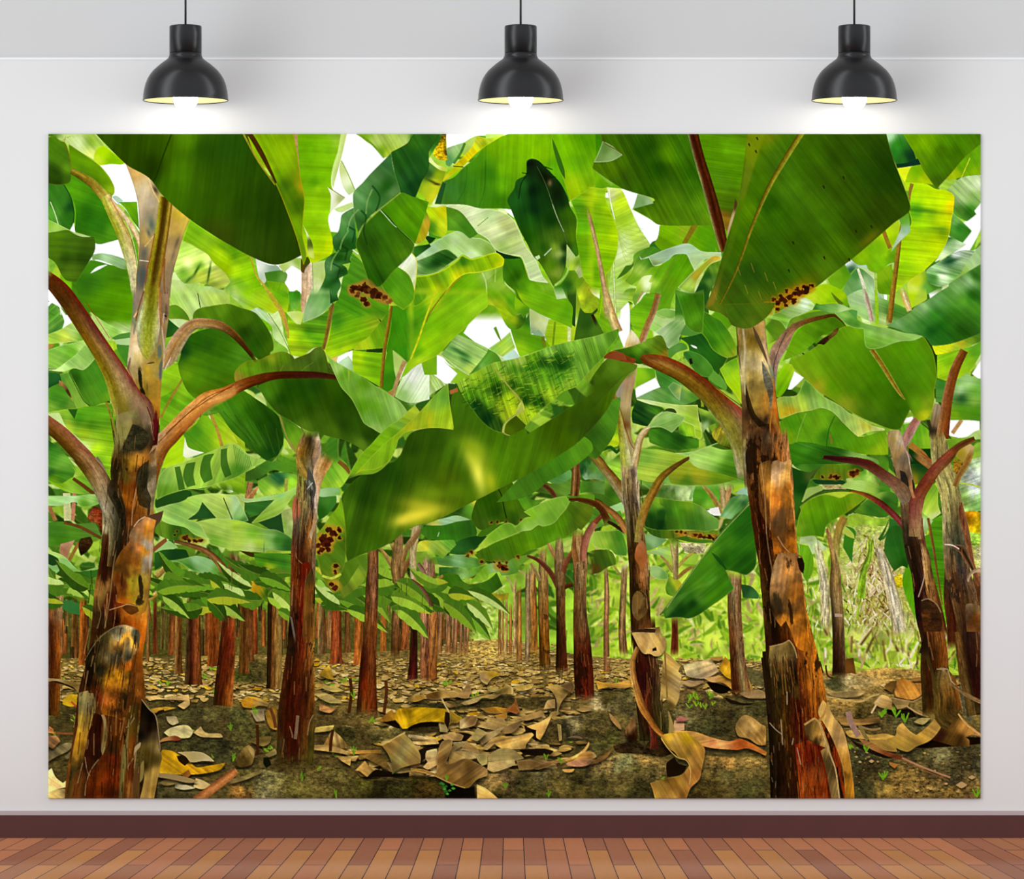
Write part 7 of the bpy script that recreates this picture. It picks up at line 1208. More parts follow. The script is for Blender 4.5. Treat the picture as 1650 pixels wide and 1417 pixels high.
for q, c in (("1200,1250 1260,1270 1330,1310 1250,1340 1180,1320", 'b8a068'), ("1030,1290 1100,1300 1200,1330 1100,1345 1030,1330", 'a8a078'), ("900,1290 990,1250 1060,1290 960,1310", '988048'), ("1080,1220 1140,1180 1160,1220 1120,1260", '8c5420')):
    P(9.3, q, c, sh=4, g=.12, k=1)
P(8.5, "880,1300 1100,1260 1300,1300 1230,1417 880,1417", "58522c", g=.25, b=2)
S(14, "1200,1440,40 1330,1340,36 1450,1250,34 1530,1190,28", "a05028 d88850 b86838", .06)
# big trunk, lower: sheath scars
F('D1')
P(52, "300,290 330,210 400,110 480,60 540,25 600,8 640,8 700,30 745,70 740,150 735,220 700,250 680,330 670,420 650,560 630,680 600,800 560,760 470,740 440,730 380,560 330,560 310,470", "640,30,c09c68 560,60,807858 450,120,403818 360,200,1c1408 340,350,1c1808 420,380,1c1c0c 380,480,281408 600,130,c8822c 650,180,d08838 580,180,78582c 700,100,3c4030 720,160,342c1c 620,230,50503c 540,250,504830 640,310,c85410 560,400,c07814 500,450,a86814 600,450,c0701c 450,450,584014 420,550,843010 500,560,a0501c 480,650,904810 560,620,a85018 620,600,302410 650,420,3c3014 550,740,904010 400,520,4c1408", v=(85, 10, .14), g=.24, pw=1.9, bl="330,400,40,120,10,140c04,.7 660,480,14,100,8,2c2410,.8 410,290,30,70,20,403818,.7 700,120,12,50,0,303428,.8")
L(52.1, "300,290 350,200 430,100 520,35 600,8 640,10 700,32", 6, 'a08c60', .7)
P(51.5, "250,560 330,540 370,570 385,700 350,820 320,900 300,1050 270,1150 210,1240 190,1417 145,1417 170,1280 190,1100 215,950 240,830 245,700", "290,620,908858 270,700,807448 330,650,5c4c28 330,760,a07c34 260,820,b08c38 290,880,c88c24 250,950,b87c1c 230,1050,a87424 280,1000,986018 200,1200,383014 180,1350,503814 230,1150,5c4018", v=(80, 8, .14), g=.1)
P(52.2, "370,720 430,740 440,760 430,900 430,1000 440,1060 380,1120 330,1220 300,1200 290,1100 310,980 340,850", "400,780,280804 380,900,300c08 340,1050,3c1008 400,1030,301008 330,1150,4c1c0c", v=(85, 8, .15), g=.1)
P(52.3, "430,735 455,735 475,790 480,900 460,1020 445,1060 430,1030 445,900 450,800", "450,780,a08050 460,900,706030 450,1000,8c7440")
P(52.1, "440,1060 500,950 560,780 620,780 600,1000 580,1200 570,1417 300,1417 330,1250 400,1130", "520,950,38200c 560,850,703008 450,1150,8c340c 500,1250,942c08 400,1300,782808 540,1350,501c08 350,1400,501808 480,1080,70200c", v=(85, 8, .16), g=.14)
P(52.2, "640,750 700,640 745,640 720,900 700,1100 690,1417 640,1417 650,1100", "680,800,4c3810 690,1000,703810 670,1200,58200c 680,1350,8c5424", v=(85, 8, .14), g=.08)
P(52.3, "600,1050 640,900 660,770 640,1100 620,1250 610,1417 575,1417 590,1200", "630,950,706438 600,1200,786c34 600,1380,6c6030", v=(85, 8, .12))
P(52.2, "700,1200 750,1150 740,1417 690,1417", "604020")
for q in ("300,1080 320,1200 340,1230", "240,1290 280,1130", "440,1060 460,1000", "680,740 650,830 700,760", "640,1170 690,1090", "410,1100 350,1180 310,1290 300,1390", "700,1170 720,1020 745,960"): L(52.5, q, 7, 'b89870', .65)
for i in range(90):
    x = R.uniform(330, 740); y = R.uniform(60, 1400)
    L(52.4, "%d,%d %d,%d" % (x, y, x+R.uniform(-3, 3), y+R.uniform(10, 60)), R.uniform(2, 6), R.choice(['1c0c04', '1c0c04', '3c1c08', 'c08848', 'a05c18', '2c1408']), .6)
P(52.6, "700,1010 720,980 755,960 745,1000 710,1040 700,1120", "a89068")
# dark hanging sheath right of the trunk
P(51, "760,620 830,700 870,740 890,850 900,1000 925,1080 910,1150 860,1417 745,1417 780,1250 770,1000 745,1160 735,1200 730,950 745,800", "780,680,100c04 840,760,100804 820,850,180c04 870,900,604c2c 850,980,806c30 800,1050,504010 860,1100,584818 820,1250,c8a050 860,1200,d8ac50 800,1380,d0a858 840,1350,b88c38 755,900,0c0804 890,1000,a08858 780,1150,302808", v=(83, 8, .12), g=.06, k=1)
L(51.2, "760,610 820,690 870,740 895,870 910,1020", 7, 'a08860')
P(50.9, "745,1160 780,1100 770,1250 730,1300", "8c7840")
L(50.8, "870,740 900,710 940,700", 14, '140c04')
P(8.8, "730,1230 900,1220 880,1417 700,1417", "302410", g=.2)
F('D2')
# trunks between
for x, w, y1, c in ((130, 40, 400, '70501c 5c3010 7c4820'), (180, 30, 300, '603818 703c1c'), (220, 20, 240, 'a04824 803010'), (345, 30, 520, '241808 3c200c'), (395, 46, 525, '703814 a07438 806838'), (760, 30, 260, 'a08050 5c3818'), (825, 20, 200, '906038 a87848'), (880, 46, 320, '8c3818 a84c28 702c10'), (970, 24, 220, '5c3818 7c4c28'), (1060, 36, 330, 'a04818 c06c30 904010'), (1260, 24, 260, 'b86828 985020'), (1440, 26, 200, '904824 a85c30')):
    S(4.6+y1/5000 if y1 < 300 else 19+y1/1000, "%d,-230,%g %d,%d,%g %d,%d,%g" % (x, w*.8, x-2, y1-40, w*1.05, x-2, y1, w*1.25), c, .15)

for q in ("30,380 240,280 330,320 320,480 200,480 50,470",): P(8, q, "100,400,50541c 250,380,64582c 180,450,4c4820", g=.3, b=2)
# base of the second-row trunk
P(46, "395,1040 440,1010 600,1010 690,1040 700,1150 640,1190 520,1200 430,1180 380,1140", "450,1100,403c18 600,1100,4c4a20 520,1180,605428 650,1150,5c5428 420,1160,4c401c", g=.3, op=.7, fd=(500, 1030, 500, 1130))
L(46.2, "565,745 555,850 545,930", 26, 'a08868', .7)
L(46.2, "500,830 520,900 520,920", 8, 'a08058', .8)
P(46.1, "650,820 690,720 700,980 680,1130 640,1130 650,980", "670,900,3c3410 690,800,584018 670,1050,504818", v=(85, 8, .14), g=.1)
L(46.2, "690,740 660,800 645,900", 8, '98784c')
# soil banks
P(8, "860,850 950,830 1060,840 1200,830 1300,850 1380,820 1600,800 1600,960 1300,940 1200,970 1000,990 900,930", "950,880,44401c 1100,900,584a24 1250,860,84743c 1400,840,6c6434 1200,920,4c4824", g=.3, b=1)
P(8, "-20,680 150,700 200,800 330,860 380,960 300,980 150,960 80,1050 -20,1060", "60,750,4c4c28 150,850,585428 200,950,4c4420 50,950,5c562c", g=.3, b=1)
P(8, "-20,1160 300,1180 500,1220 700,1190 900,1150 1000,1220 1200,1270 1600,1230 1600,1440 -20,1440", "100,1250,5c5628 300,1300,84804c 500,1290,68602c 700,1250,7c6c38 900,1250,6c6230 300,1390,90885c 600,1390,605828 900,1330,4c4420 1200,1350,2c2810 1400,1320,4c4820 1500,1400,383414 100,1390,b07838 1100,1280,54501f", g=.3, b=1)
# leaves on the ground
for q, c, v in (("100,620 180,590 250,600 330,640 320,670 250,660 200,680 120,670", "150,630,c88820 280,650,c8a058", (-20, 10, .2)),
    ("180,700 290,690 300,780 230,790 200,740", "c8b080", (-50, 9, .15)),
    ("300,720 380,660 395,700 395,860 340,840", "b07c28", (80, 9, .15)),
    ("60,1100 120,1010 170,980 215,1030 190,1140 100,1160 50,1140", "130,1050,a88440 180,1020,c8a860 120,1120,6c5020", (-60, 9, .2)),
    ("240,920 350,910 340,960 280,990 170,950", "8c7438", (0, 9, .15)),
    ("300,1060 380,1010 400,1050 330,1080", "8c7c44", (0, 9, .15)),
    ("-20,1190 60,1170 60,1220 10,1280 -20,1280", "c88048", (-30, 9, .12)),
    ("-20,1270 130,1230 270,1180 280,1200 150,1260 0,1300", "a08c50", (-20, 9, .15)),
    ("710,840 860,820 840,860 700,880", "c8ac58", (0, 9, .12)),
    ("770,990 830,880 850,860 920,920 985,1010 900,1010 830,1000", "830,930,805020 900,970,907038 860,900,c0a068", (-80, 9, .2)),
    ("690,980 830,985 960,1030 970,1060 860,1040 690,1020", "c09858", (5, 9, .14)),
    ("970,1030 1240,1020 1240,1050 1000,1050", "c88c3c", (0, 9, .1)),
    ("880,1070 1000,1080 990,1150 920,1110", "a88448", (10, 9, .15)),
    ("1060,1060 1230,1060 1300,1140 1330,1200 1200,1130", "a07838", (25, 9, .15)),
    ("1030,1190 1110,1110 1150,1160 1200,1200 1130,1240 1060,1190", "c89850", (-30, 9, .12)),
    ("740,640 840,680 900,650 830,720 740,700", "c88850", (10, 9, .2)),
    ("700,560 800,560 900,620 930,640 830,640 740,600", "b09858", (15, 9, .2)),
    ("760,380 820,330 850,420 860,450 800,440 740,410", "d0a030", (-60, 9, .15)),
    ("740,510 850,500 940,540 850,550", "b8a054", (0, 9, .15))):
    P(9, q, c, v=v, g=.14, sh=5, k=1)
P(9.4, "1210,790 1330,690 1350,730 1380,690 1470,680 1620,680 1620,800 1420,850 1360,780 1290,790", "1400,740,d8a414 1450,800,e0ac18 1550,740,d8a010 1270,760,8c5c20 1340,740,a06c20 1520,820,e0b018", v=(-70, 12, .2), g=.12, sh=6)
P(9.3, "1280,790 1360,790 1400,850 1330,830", "20140c", k=1, g=0)
P(9.5, "1250,990 1430,880 1440,900 1500,960 1560,1060 1560,1130 1500,1140 1380,1180 1330,1220 1330,1150 1300,1060", "1350,950,c0984c 1420,1000,a89858 1400,1080,948c50 1480,1080,b09048 1500,1130,b8904c 1340,1180,90783c 1300,1000,9c7438", v=(-40, 12, .14), g=.08, sh=7, k=1)
P(9.4, "1130,1240 1200,1180 1320,1210 1400,1210 1470,1200 1470,1240 1300,1240", "181008", k=1, g=0)
L(9.6, "1300,960 1360,920 1435,880", 10, 'e0b468')
for q in ("235,820 240,920 238,1060", "340,680 370,760 385,840", "990,440 1000,560 980,720", "850,860 835,950 830,1030", "1280,460 1285,560 1265,720"):
    L(10, q, 26, R.choice(['703c20', '5c2c14', '4c2410']))
P(9, "290,1080 330,1090 350,1140 310,1170 285,1130", "141808")
for x, y in ((220, 720), (1020, 580), (1020, 1040), (20, 840), (40, 1090), (880, 1390), (600, 1250)):
    for k in range(6): L(11, "%d,%d %d,%d" % (x, y+20, x+R.uniform(-26, 26), y-R.uniform(10, 50)), 7, '68a020')
F('D3')
# banks
P(8, "-20,620 130,640 280,640 330,680 500,640 700,580 900,600 1150,590 1200,640 1000,700 880,670 700,680 500,690 300,700 -20,680", "60,660,4c4420 600,640,4c4220 1000,640,4c4220 300,670,383418", g=.3, b=1)
P(8, "1180,780 1300,760 1400,730 1600,760 1600,1000 1400,950 1250,960 1050,980 1100,880", "1350,760,988c5c 1300,820,34301c 1450,820,403818 1200,900,584a24 1450,900,54482c 1500,780,746838", g=.3, b=1)
P(8, "640,1210 900,1190 1200,1170 1400,1150 1600,1180 1600,1440 -20,1440 -20,1220 200,1250 450,1330", "100,1330,503c18 60,1300,4c4418 700,1290,a08048 800,1250,78603c 900,1300,4c4824 1100,1240,68603c 1200,1300,605429 1350,1320,4c4420 1500,1280,4c4624 1000,1390,585424 700,1400,383214 1400,1400,584c22", g=.3, b=1)
P(8, "60,780 250,800 250,880 -20,900 -20,830", "443a1c", g=.2, b=1)
BIG = (("0,590 130,570 140,600 60,630 -20,620", "c8963c"), ("140,570 250,540 330,540 420,560 400,590 290,600 220,610 150,600", "300,570,a88448 220,560,604018"),
 ("380,580 440,540 480,470 470,430 510,520 490,600 430,600", "a8824c"), ("430,640 540,600 600,590 560,630 460,655", "c0a468"), ("560,590 680,570 760,520 800,485 850,520 850,570 760,570 690,605 640,600", "620,590,a88c4c 750,550,8c7030 810,500,e0c480 830,550,b8984c"),
 ("640,500 700,530 760,520 700,550 650,540", "98884c"), ("580,390 700,380 760,410 680,440 640,490 590,460", "680,400,d8a830 610,440,c8a468"), ("850,510 1020,480 1000,520 900,540", "b09048"),
 ("1110,510 1200,490 1320,520 1300,560 1240,640 1200,760 1210,660 1190,580 1150,530", "1250,540,b89448 1210,640,d0a85c 1200,720,c09c58 1300,530,d0ac68"), ("1130,620 1190,610 1190,680 1100,690", "c8a060"), ("1230,500 1330,460 1350,520 1330,560", "7c5c34"),
 ("600,690 700,670 800,680 860,640 870,590 900,700 800,720 650,720", "700,690,c08828 850,650,8c4820"), ("800,700 860,640 905,700 880,730", "a85828"), ("700,740 800,720 800,760 740,790", "a8742c"),
 ("250,700 340,700 400,740 440,760 400,800 350,800 300,870 250,820 290,760", "320,750,8c7434 370,720,d8a820"), ("250,810 310,830 320,880 260,870", "b8a468"), ("420,780 520,740 560,760 540,820 420,850", "500,780,8c6438 440,820,c8b078"),
 ("560,830 640,790 760,760 800,800 760,860 640,850", "700,800,a88850 600,830,c0a060"), ("790,830 930,780 900,830 840,880 750,890", "840,830,8c6c44 800,870,a07c48"), ("900,760 1080,700 1110,740 960,780", "a8824c"),
 ("960,830 1080,790 1170,730 1110,870 1070,940 1040,920 1040,860 1000,850", "1050,820,d8a058 1120,790,e8b868 1080,890,d8a450 1000,820,c89450"), ("560,910 680,870 780,830 720,900 600,980", "680,900,c0a468 620,940,8c7448"),
 ("510,930 560,840 640,880 560,950", "a89458"), ("600,1010 700,920 860,910 1000,880 1020,900 960,970 950,1010 850,1015 760,1010 700,970 640,1020", "800,940,d8a854 900,920,e0b468 750,960,c8984c 650,990,c8a460 850,1000,dcb468 960,950,c89448"),
 ("270,900 400,885 450,905 430,945 290,940", "350,910,d8a868 420,925,907040"), ("30,930 120,920 230,940 250,970 100,980 40,970", "120,940,b89050 60,970,c8a870"), ("0,895 120,910 240,935 100,930 0,915", "d8b880"),
 ("-20,970 100,990 60,1060 20,1090 -20,1060", "a08050"), ("150,1030 230,1010 250,1090 180,1140 140,1090", "200,1060,b09c68 170,1110,a88858"), ("360,960 480,950 420,1000 380,1020", "908050"), ("430,1020 470,950 560,1010 580,1050", "a07c48"),
 ("120,1160 200,1080 240,1070 250,1130 160,1180", "c09c64"), ("330,1040 460,1030 560,1050 570,1090 480,1100 330,1170", "450,1050,a89058 360,1130,a87c3c 520,1070,c0a468"), ("560,1050 640,1060 645,1130 600,1150 560,1100", "a89858"),
 ("650,1080 700,1030 780,1005 850,1020 910,1060 940,1090 860,1110 650,1115", "720,1060,8c7c4c 850,1070,9c8450 780,1020,a89858"), ("650,1120 860,1100 870,1140 700,1200 640,1180", "740,1140,b89c60 840,1120,c8b070"), ("880,1110 1000,1105 1110,1140 1050,1170 900,1185", "950,1140,c89c54 1050,1140,b88848"),
 ("1000,1170 1130,1120 1320,1080 1380,1050 1430,1010 1465,955 1470,980 1430,1040 1350,1090 1200,1130 1060,1180", "1400,1040,e0a858 1200,1110,a07440 1080,1160,906838"), ("1340,1110 1420,1040 1500,1040 1500,1090 1440,1110", "c88c48"), ("1280,1130 1380,1100 1520,1100 1440,1150 1300,1150", "1400,1130,b87c58 1500,1110,d8a070"),
 ("1250,1180 1350,1175 1330,1200 1270,1200", "d09850"), ("1270,930 1370,905 1420,930 1330,920", "806048"), ("1210,810 1240,820 1245,940 1225,950", "a88c4c"), ("555,1300 640,1340 730,1417 560,1417", "620,1370,c09850 580,1340,c8a460"),
 ("-20,1080 60,1120 110,1150 40,1170 -20,1170", "c88c44"))
for q, c in BIG: P(9.2, q, c, v=(R.uniform(-50, 50), 10, .13), g=.12, sh=6, k=2, e=('e8cc90', 1, .25))
P(9.1, "940,820 1050,830 1050,890 1090,930 1040,950 960,880", "281808", k=1, g=0)
P(9.1, "420,880 520,900 440,970 360,990 250,1000 130,1100 60,1150 30,1060 130,1000", "1c140c", k=1, g=.1)
P(9.1, "900,1020 1100,1010 1180,1030 1150,1060 950,1060", "20160c", k=1, g=.1)
P(9.6, "230,1220 240,1050 270,960 330,935 360,950 350,1010 300,1130 350,1130 460,1090 560,1130 640,1180 640,1230 560,1260 480,1330 330,1290 200,1230 20,1190 20,1170 130,1180", "300,1000,b08c50 250,1100,a87838 320,1150,806030 400,1170,94703c 500,1150,684c20 560,1200,a88040 480,1280,785820 620,1200,b89050 100,1190,b07c38 280,1180,c89448 350,1250,a07030 400,1220,b88840", v=(35, 12, .2), g=.08, sh=8, k=2, e=('d8b070', 1, .35))
L(9.7, "30,1185 200,1225 330,1285 460,1330", 7, 'c89850')
P(9.5, "300,1300 470,1330 540,1310 550,1417 300,1417", "100c04", k=1, g=.1, b=1)
P(9.6, "-20,690 60,675 200,680 320,690 290,800 250,790 120,795 60,810 -20,840", "60,730,e0ac14 200,720,e0b018 280,750,d8a414 20,800,d0a010", v=(30, 7, .14), g=.1, sh=3)
P(9.5, "0,840 100,795 250,800 240,830 60,840 0,870", "140c04", k=1, g=0)
L(9.8, "270,600 300,660 330,720 320,800", 12, 'c8b078')
P(9.9, "300,710 335,720 335,800 320,850 295,790", "281810", k=1)
for x, y in ((1120, 1080), (1240, 1110), (790, 1310), (1140, 1380), (310, 1250)):
    for k in range(6): L(11, "%d,%d %d,%d" % (x, y+20, x+R.uniform(-26, 26), y-R.uniform(10, 30)), 7, '68a020')
for k in range(16):
    a = R.uniform(0, 6.28); r = R.uniform(10, 70); x = 310+r*math.cos(a); y = 1330+r*math.sin(a)*.8
    P(11.2, "%d,%d %d,%d %d,%d %d,%d" % (x-16, y, x, y-12, x+16, y, x, y+10), R.choice(['2c8c28', '48a83c', '207020']), k=2)
F('D4')
P(8, "60,550 330,540 380,640 370,760 100,700 -20,720 -20,600", "150,600,4c4420 300,620,5c5430 60,680,a89868", g=.3, b=1)
P(8, "-20,740 100,720 200,850 380,830 400,950 300,1000 150,1010 -20,1060", "60,800,5c502a 150,900,5c5828 60,980,444422 300,900,5c502a", g=.3, b=1)
P(8, "-20,1120 150,1080 300,1050 520,1080 680,1100 640,1220 500,1280 530,1440 -20,1440", "100,1120,a88c50 250,1120,8c8c58 450,1080,b08c4c 200,1250,605429 400,1200,645a2e 100,1350,44401f 400,1380,484420", g=.3, b=1)
P(8, "750,540 900,520 1050,600 1250,580 1450,600 1450,760 1250,740 1180,850 1100,900 850,860 700,760 680,700", "850,560,7c5c34 850,620,5c502a 1000,640,645a2e 1300,650,58522c 1100,720,40381c 1350,700,44401f 950,850,4c4c28 780,740,68643c", g=.3, b=1)
P(8, "930,1060 1100,1080 1250,1080 1450,1090 1450,1440 800,1440 900,1250", "1100,1120,c08c48 1300,1110,a88848 1100,1200,5c5a30 1250,1220,60542c 1000,1350,544820 1300,1350,484622 900,1400,54481f", g=.3, b=1)
P(8, "1230,330 1450,400 1450,520 1300,470", "605a34", g=.2, b=1)
for q, c, v in (("60,460 200,480 330,450 350,510 250,520 180,510 80,530", "120,480,d09838 300,480,c08840", (-10, 10, .2)), 
    ("750,470 900,440 940,470 830,510", "a8885c", (-20, 9, .2)), ("770,330 1000,290 1060,380 950,440 800,420", "850,360,a89870 1000,350,c8a878", (20, 16, .35)),
    ("940,440 1080,420 1200,440 1240,540 1200,570 1100,480 1000,470", "1080,440,c88c38 1180,520,c88838 980,440,d0a068", (20, 9, .15)), ("1060,360 1110,260 1160,320 1220,440 1200,460 1120,430 1080,390", "1110,300,b07820 1130,380,e0a820 1180,430,d09820", (60, 9, .12)),
    ("1210,440 1290,430 1340,530 1280,540 1220,520", "c89c48", (50, 9, .14)), ("1220,560 1380,530 1460,570 1460,600 1300,600", "a88858", (5, 9, .15)), ("960,270 1100,260 1060,300", "c08c48", (0, 9, .12)),
    ("1195,850 1210,790 1260,740 1320,750 1400,810 1440,830 1440,980 1380,980 1300,930 1220,910", "1240,800,b88c48 1300,780,d0a460 1250,870,b8904c 1380,900,c08c48 1350,850,8c6430 1410,950,c89850", (-50, 10, .16)),
    ("700,780 780,790 780,860 680,880 690,830", "c89870", (0, 9, .08)), ("680,870 850,870 1000,920 1150,950 1240,930 1450,1040 1440,1070 1300,1010 1200,1020 930,990", "780,890,d8a048 900,900,d89c50 1050,940,e0a060 1250,950,d86028 1400,1030,d88038 1000,970,d08050", (12, 9, .12)),
    ("300,870 340,790 380,750 385,800 400,900 390,950 330,945", "330,830,a87848 370,850,301408 350,920,200c04", (80, 9, .1)), ("-20,1110 80,1090 160,1040 200,1010 150,1080 60,1130 -20,1140", "906434", (-30, 9, .12)), ("170,720 240,790 270,850 250,850 180,770", "b88850", (50, 9, .12)),
    ("710,765 750,750 810,765 790,785 720,785", "c06c60", (0, 9, .08))):
    P(9.2, q, c, v=v, g=.12, sh=5, k=2)
P(9.1, "960,470 1050,480 1160,520 1120,560 1050,560 1000,530", "140c04", k=1, g=0)
P(9.1, "1100,590 1250,640 1350,640 1300,660 1150,640", "20180c", k=1, g=0)
for k in range(14):
    x = R.uniform(800, 1060); y = R.uniform(560, 680)
    for m in range(4): L(11, "%d,%d %d,%d" % (x, y+14, x+R.uniform(-30, 30), y-R.uniform(5, 30)), 7, R.choice(['68a020', '90b828']))
# trunk with the hanging dry leaf
S(23, "450,-60,90 455,0,88 460,250,96 480,400,100 490,600,106 510,750,110 530,880,118 530,950,122", "281408 5c3018 30140c|281408 784820 402410|30100c 4c1408 4c1c10 5c3c24|38140c 3c0c10 3c1c10 604828|30140c 5c1410 402c14 504824|2c2410 501c10 30280c 44401c|34300c 302c10 34300c 403c18", .15)
P(23.4, "345,60 400,40 520,30 580,20 590,90 620,100 630,180 590,250 540,260 500,240 450,240 410,190 370,110", "400,90,b89458 480,100,c0a068 450,160,b88c50 520,180,d0a868 480,220,d8b468 560,60,6c4c24 570,150,c8a058 600,170,b08c50", v=(-60, 12, .14), g=.1, k=2, sh=4)
P(23.5, "345,70 370,45 500,35 550,40 540,70 400,65", "3c2414", k=1)
P(23.5, "520,200 550,185 555,215 520,220", "201008", k=1)
P(23.5, "620,215 700,290 750,340 730,380 755,420 745,500 740,580 720,640 690,690 660,700 650,640 620,600 580,620 590,500 600,350", "680,300,b8904c 650,400,c0984c 700,400,c8a864 680,500,c8a460 720,480,d8b878 640,550,b89450 700,600,c8a464 620,450,a07c3c 660,650,58481c", v=(-35, 12, .22), g=.06, k=1)
L(23.6, "620,220 630,400 640,600", 12, '8c6830')
S(23.7, "400,190,16 360,300,24 365,420,24 400,560,28 440,680,30 490,760,26 550,850,22 600,900,18", "c89858 a86c30 704018|d0a060 b87c40 7c4c20|c88c40 c0702c 6c4018|c8883c b86420 5c3818", .12)
P(23.7, "645,700 660,720 700,860 650,900 655,800", "a89050", k=1)
S(23.6, "500,520,8 470,620,10 490,760,14 530,900,26 530,1010,32", "903c20 702818|803020 4c1410", .1)
P(23.3, "200,990 300,960 400,960 460,1000 520,930 640,940 700,1040 600,1080 500,1060 350,1050 230,1040", "300,1000,302010 500,1000,3c2c14 620,1000,281808 400,1040,504020", g=.3)
P(24, "590,930 600,900 700,880 790,880 850,920 940,1000 945,1060 920,1180 900,1260 830,1330 790,1417 540,1417 520,1340 500,1290 640,1250 760,1220 820,1140 800,1100 740,1090 700,1040 640,1000", "650,920,d0a030 700,950,b88c48 800,930,e0b418 850,980,d8a438 750,1000,a87c38 880,1040,c08438 900,1100,c89040 860,1200,b06c30 800,1050,8c6828 820,1150,c89044 760,1280,a87c34 700,1300,8c5c20 600,1300,a07838 560,1380,c0903c 830,1300,b8743c 700,1390,c89448 760,1390,805020 620,1260,583c14", v=(-60, 12, .2), g=.07, sh=7, k=2, e=('e0b868', 1, .3))
P(23.9, "640,1120 700,1080 730,1130 800,1150 760,1220 640,1240 630,1160", "281808", k=1, g=.1)
L(24.2, "595,930 640,1000 720,1080 800,1110 830,1200 820,1300", 7, 'd8b060')
F('D5')
P(8, "420,440 640,380 900,340 1200,370 1250,420 1000,430 760,500 500,520", "600,400,a89868 800,370,c89c50 1050,390,c09850 500,450,484828 700,460,988050", g=.25, b=1)
P(8, "450,600 750,590 850,650 800,730 1000,700 1240,720 1250,830 1100,850 900,830 700,780 560,700", "600,620,a07c40 700,680,54461f 600,700,605028 1050,740,605a34 1200,760,58542c 900,800,5c502a", g=.3, b=1)
P(8, "640,960 1000,980 1250,950 1500,950 1660,960 1660,1440 640,1440", "750,1030,44442a 900,1080,50502c 1100,1000,54502c 1300,1000,747048 1500,1050,484024 1600,1100,504c30 800,1150,3c341c 1000,1180,a07c3c 1200,1250,b08c48 900,1300,a0803c 1400,1200,48442a 1500,1300,8c6c38 1100,1330,98783c 750,1300,3c3c22 1250,1080,484024 1400,1330,a8843f", g=.3, b=1)
for i in range(120):
    x = R.uniform(650, 1650); y = R.uniform(980, 1340)
    w = R.uniform(5, 16); h = R.uniform(3, 8)
    P(8.5, "%d,%d %d,%d %d,%d %d,%d" % (x-w, y, x+w*.2, y-h, x+w, y+h*.3, x-w*.2, y+h), k=2, g=.1, op=.8, cols=R.choice(['c8984c', 'a07c40', 'd0a860', '3c2c14', '201c0c', '8c6c34']))
DL = (("980,480 1040,410 1100,440 1200,430 1250,460 1260,500 1200,540 1130,585 1060,580 990,560", "1050,460,c87c30 1130,520,d08838 1200,480,b07030 1230,510,d8a050 1020,540,b88040", (-60, 10, .16)),
 ("900,480 960,440 1000,450 960,530 920,510", "6c4820", (0, 9, .1)), ("1110,420 1240,400 1230,430 1130,440", "a87840", (0, 9, .1)),
 ("860,560 900,550 960,590 960,640 1000,670 880,650 820,620", "900,600,d0a864 950,650,b88c4c", (-20, 9, .18)), ("960,590 1100,590 1080,640 1000,660", "a88850", (0, 9, .15)),
 ("1100,640 1160,660 1240,720 1140,690", "b08c50", (20, 9, .15)), ("1130,760 1180,730 1260,730 1200,780", "a09058", (0, 9, .1)),
 ("540,730 600,720 700,740 860,720 870,760 760,780 640,790 570,780", "650,750,a87c40 800,740,8c6434", (0, 12, .2)), ("600,830 700,820 780,860 900,850 980,870 900,900 700,890 620,870", "700,850,b08c48 850,870,c09448", (10, 12, .2)),
 ("430,500 520,530 620,520 760,520 700,560 500,560", "a88c58", (5, 9, .2)))
for q, c, v in DL: P(9.2, q, c, v=v, g=.12, sh=5, k=2)
for q, w, c in (("440,560 600,590 720,600 800,560 860,545", 14, 'c8a868'), ("800,690 840,620 870,560", 14, 'd8b888'), ("940,570 1100,600 1130,600 1200,560 1250,510", 10, 'b08858'), ("1080,640 1160,690 1240,720", 10, 'c09c68'), ("620,680 640,760 700,870", 46, 'a88070'), ("700,790 800,820 870,810", 16, 'a07c4c'), ("710,790 740,850 770,900", 30, '8c7844')):
    L(9.5, q, w, c)
P(9.1, "880,660 1000,670 1100,660 1150,720 1050,730 930,700", "20140c", k=1, g=.1)
P(9.6, "990,960 1000,990 900,980 800,930 780,900 900,900 960,880 990,860 1000,800 1040,765 1100,830 1150,860 1240,790 1300,720 1330,640 1380,615 1400,640 1340,800 1260,900 1150,950 1080,990", "850,930,b08840 950,940,a8843c 1050,830,c8984c 1100,920,987834 1200,880,a87c34 1280,780,b88c44 1350,660,c89850 1000,900,a07c34", v=(-30, 12, .14), g=.08, sh=6, e=('d8b060', 1, .3))
P(9.7, "1340,800 1330,680 1380,620 1440,640 1500,720 1560,780 1660,860 1660,880 1580,860 1530,880 1560,900 1560,950 1440,945 1380,930 1270,900", "1400,680,905c20 1450,700,503810 1500,800,c88840 1420,800,745020 1400,880,583c14 1340,850,381c10 1550,830,d09040 1480,880,40280c 1620,860,c8884c 1300,880,401808", v=(60, 10, .18), g=.08, k=1)
L(9.8, "1330,650 1390,615 1460,680 1540,780 1660,870", 12, 'd8a868')
P(9.55, "1100,940 1300,880 1660,880 1660,930 1300,960 1150,960", "1c0c04", k=1, g=.1)
P(9.8, "700,890 800,920 900,980 1050,1030 1100,1060 1000,1050 860,1000 760,950", "800,940,b07440 950,1010,803c20", v=(20, 8, .12))
L(9.9, "1040,1040 1150,1090 1300,1150 1410,1190", 14, 'b88460')
L(9.9, "1060,1060 1200,1130 1400,1215", 8, '905838')
P(9.4, "640,900 800,970 1000,1040 900,1040 700,960", "20140c", k=1, g=.1)
P(9.3, "940,1070 1010,1090 980,1120 940,1090", "c07838", sh=4)
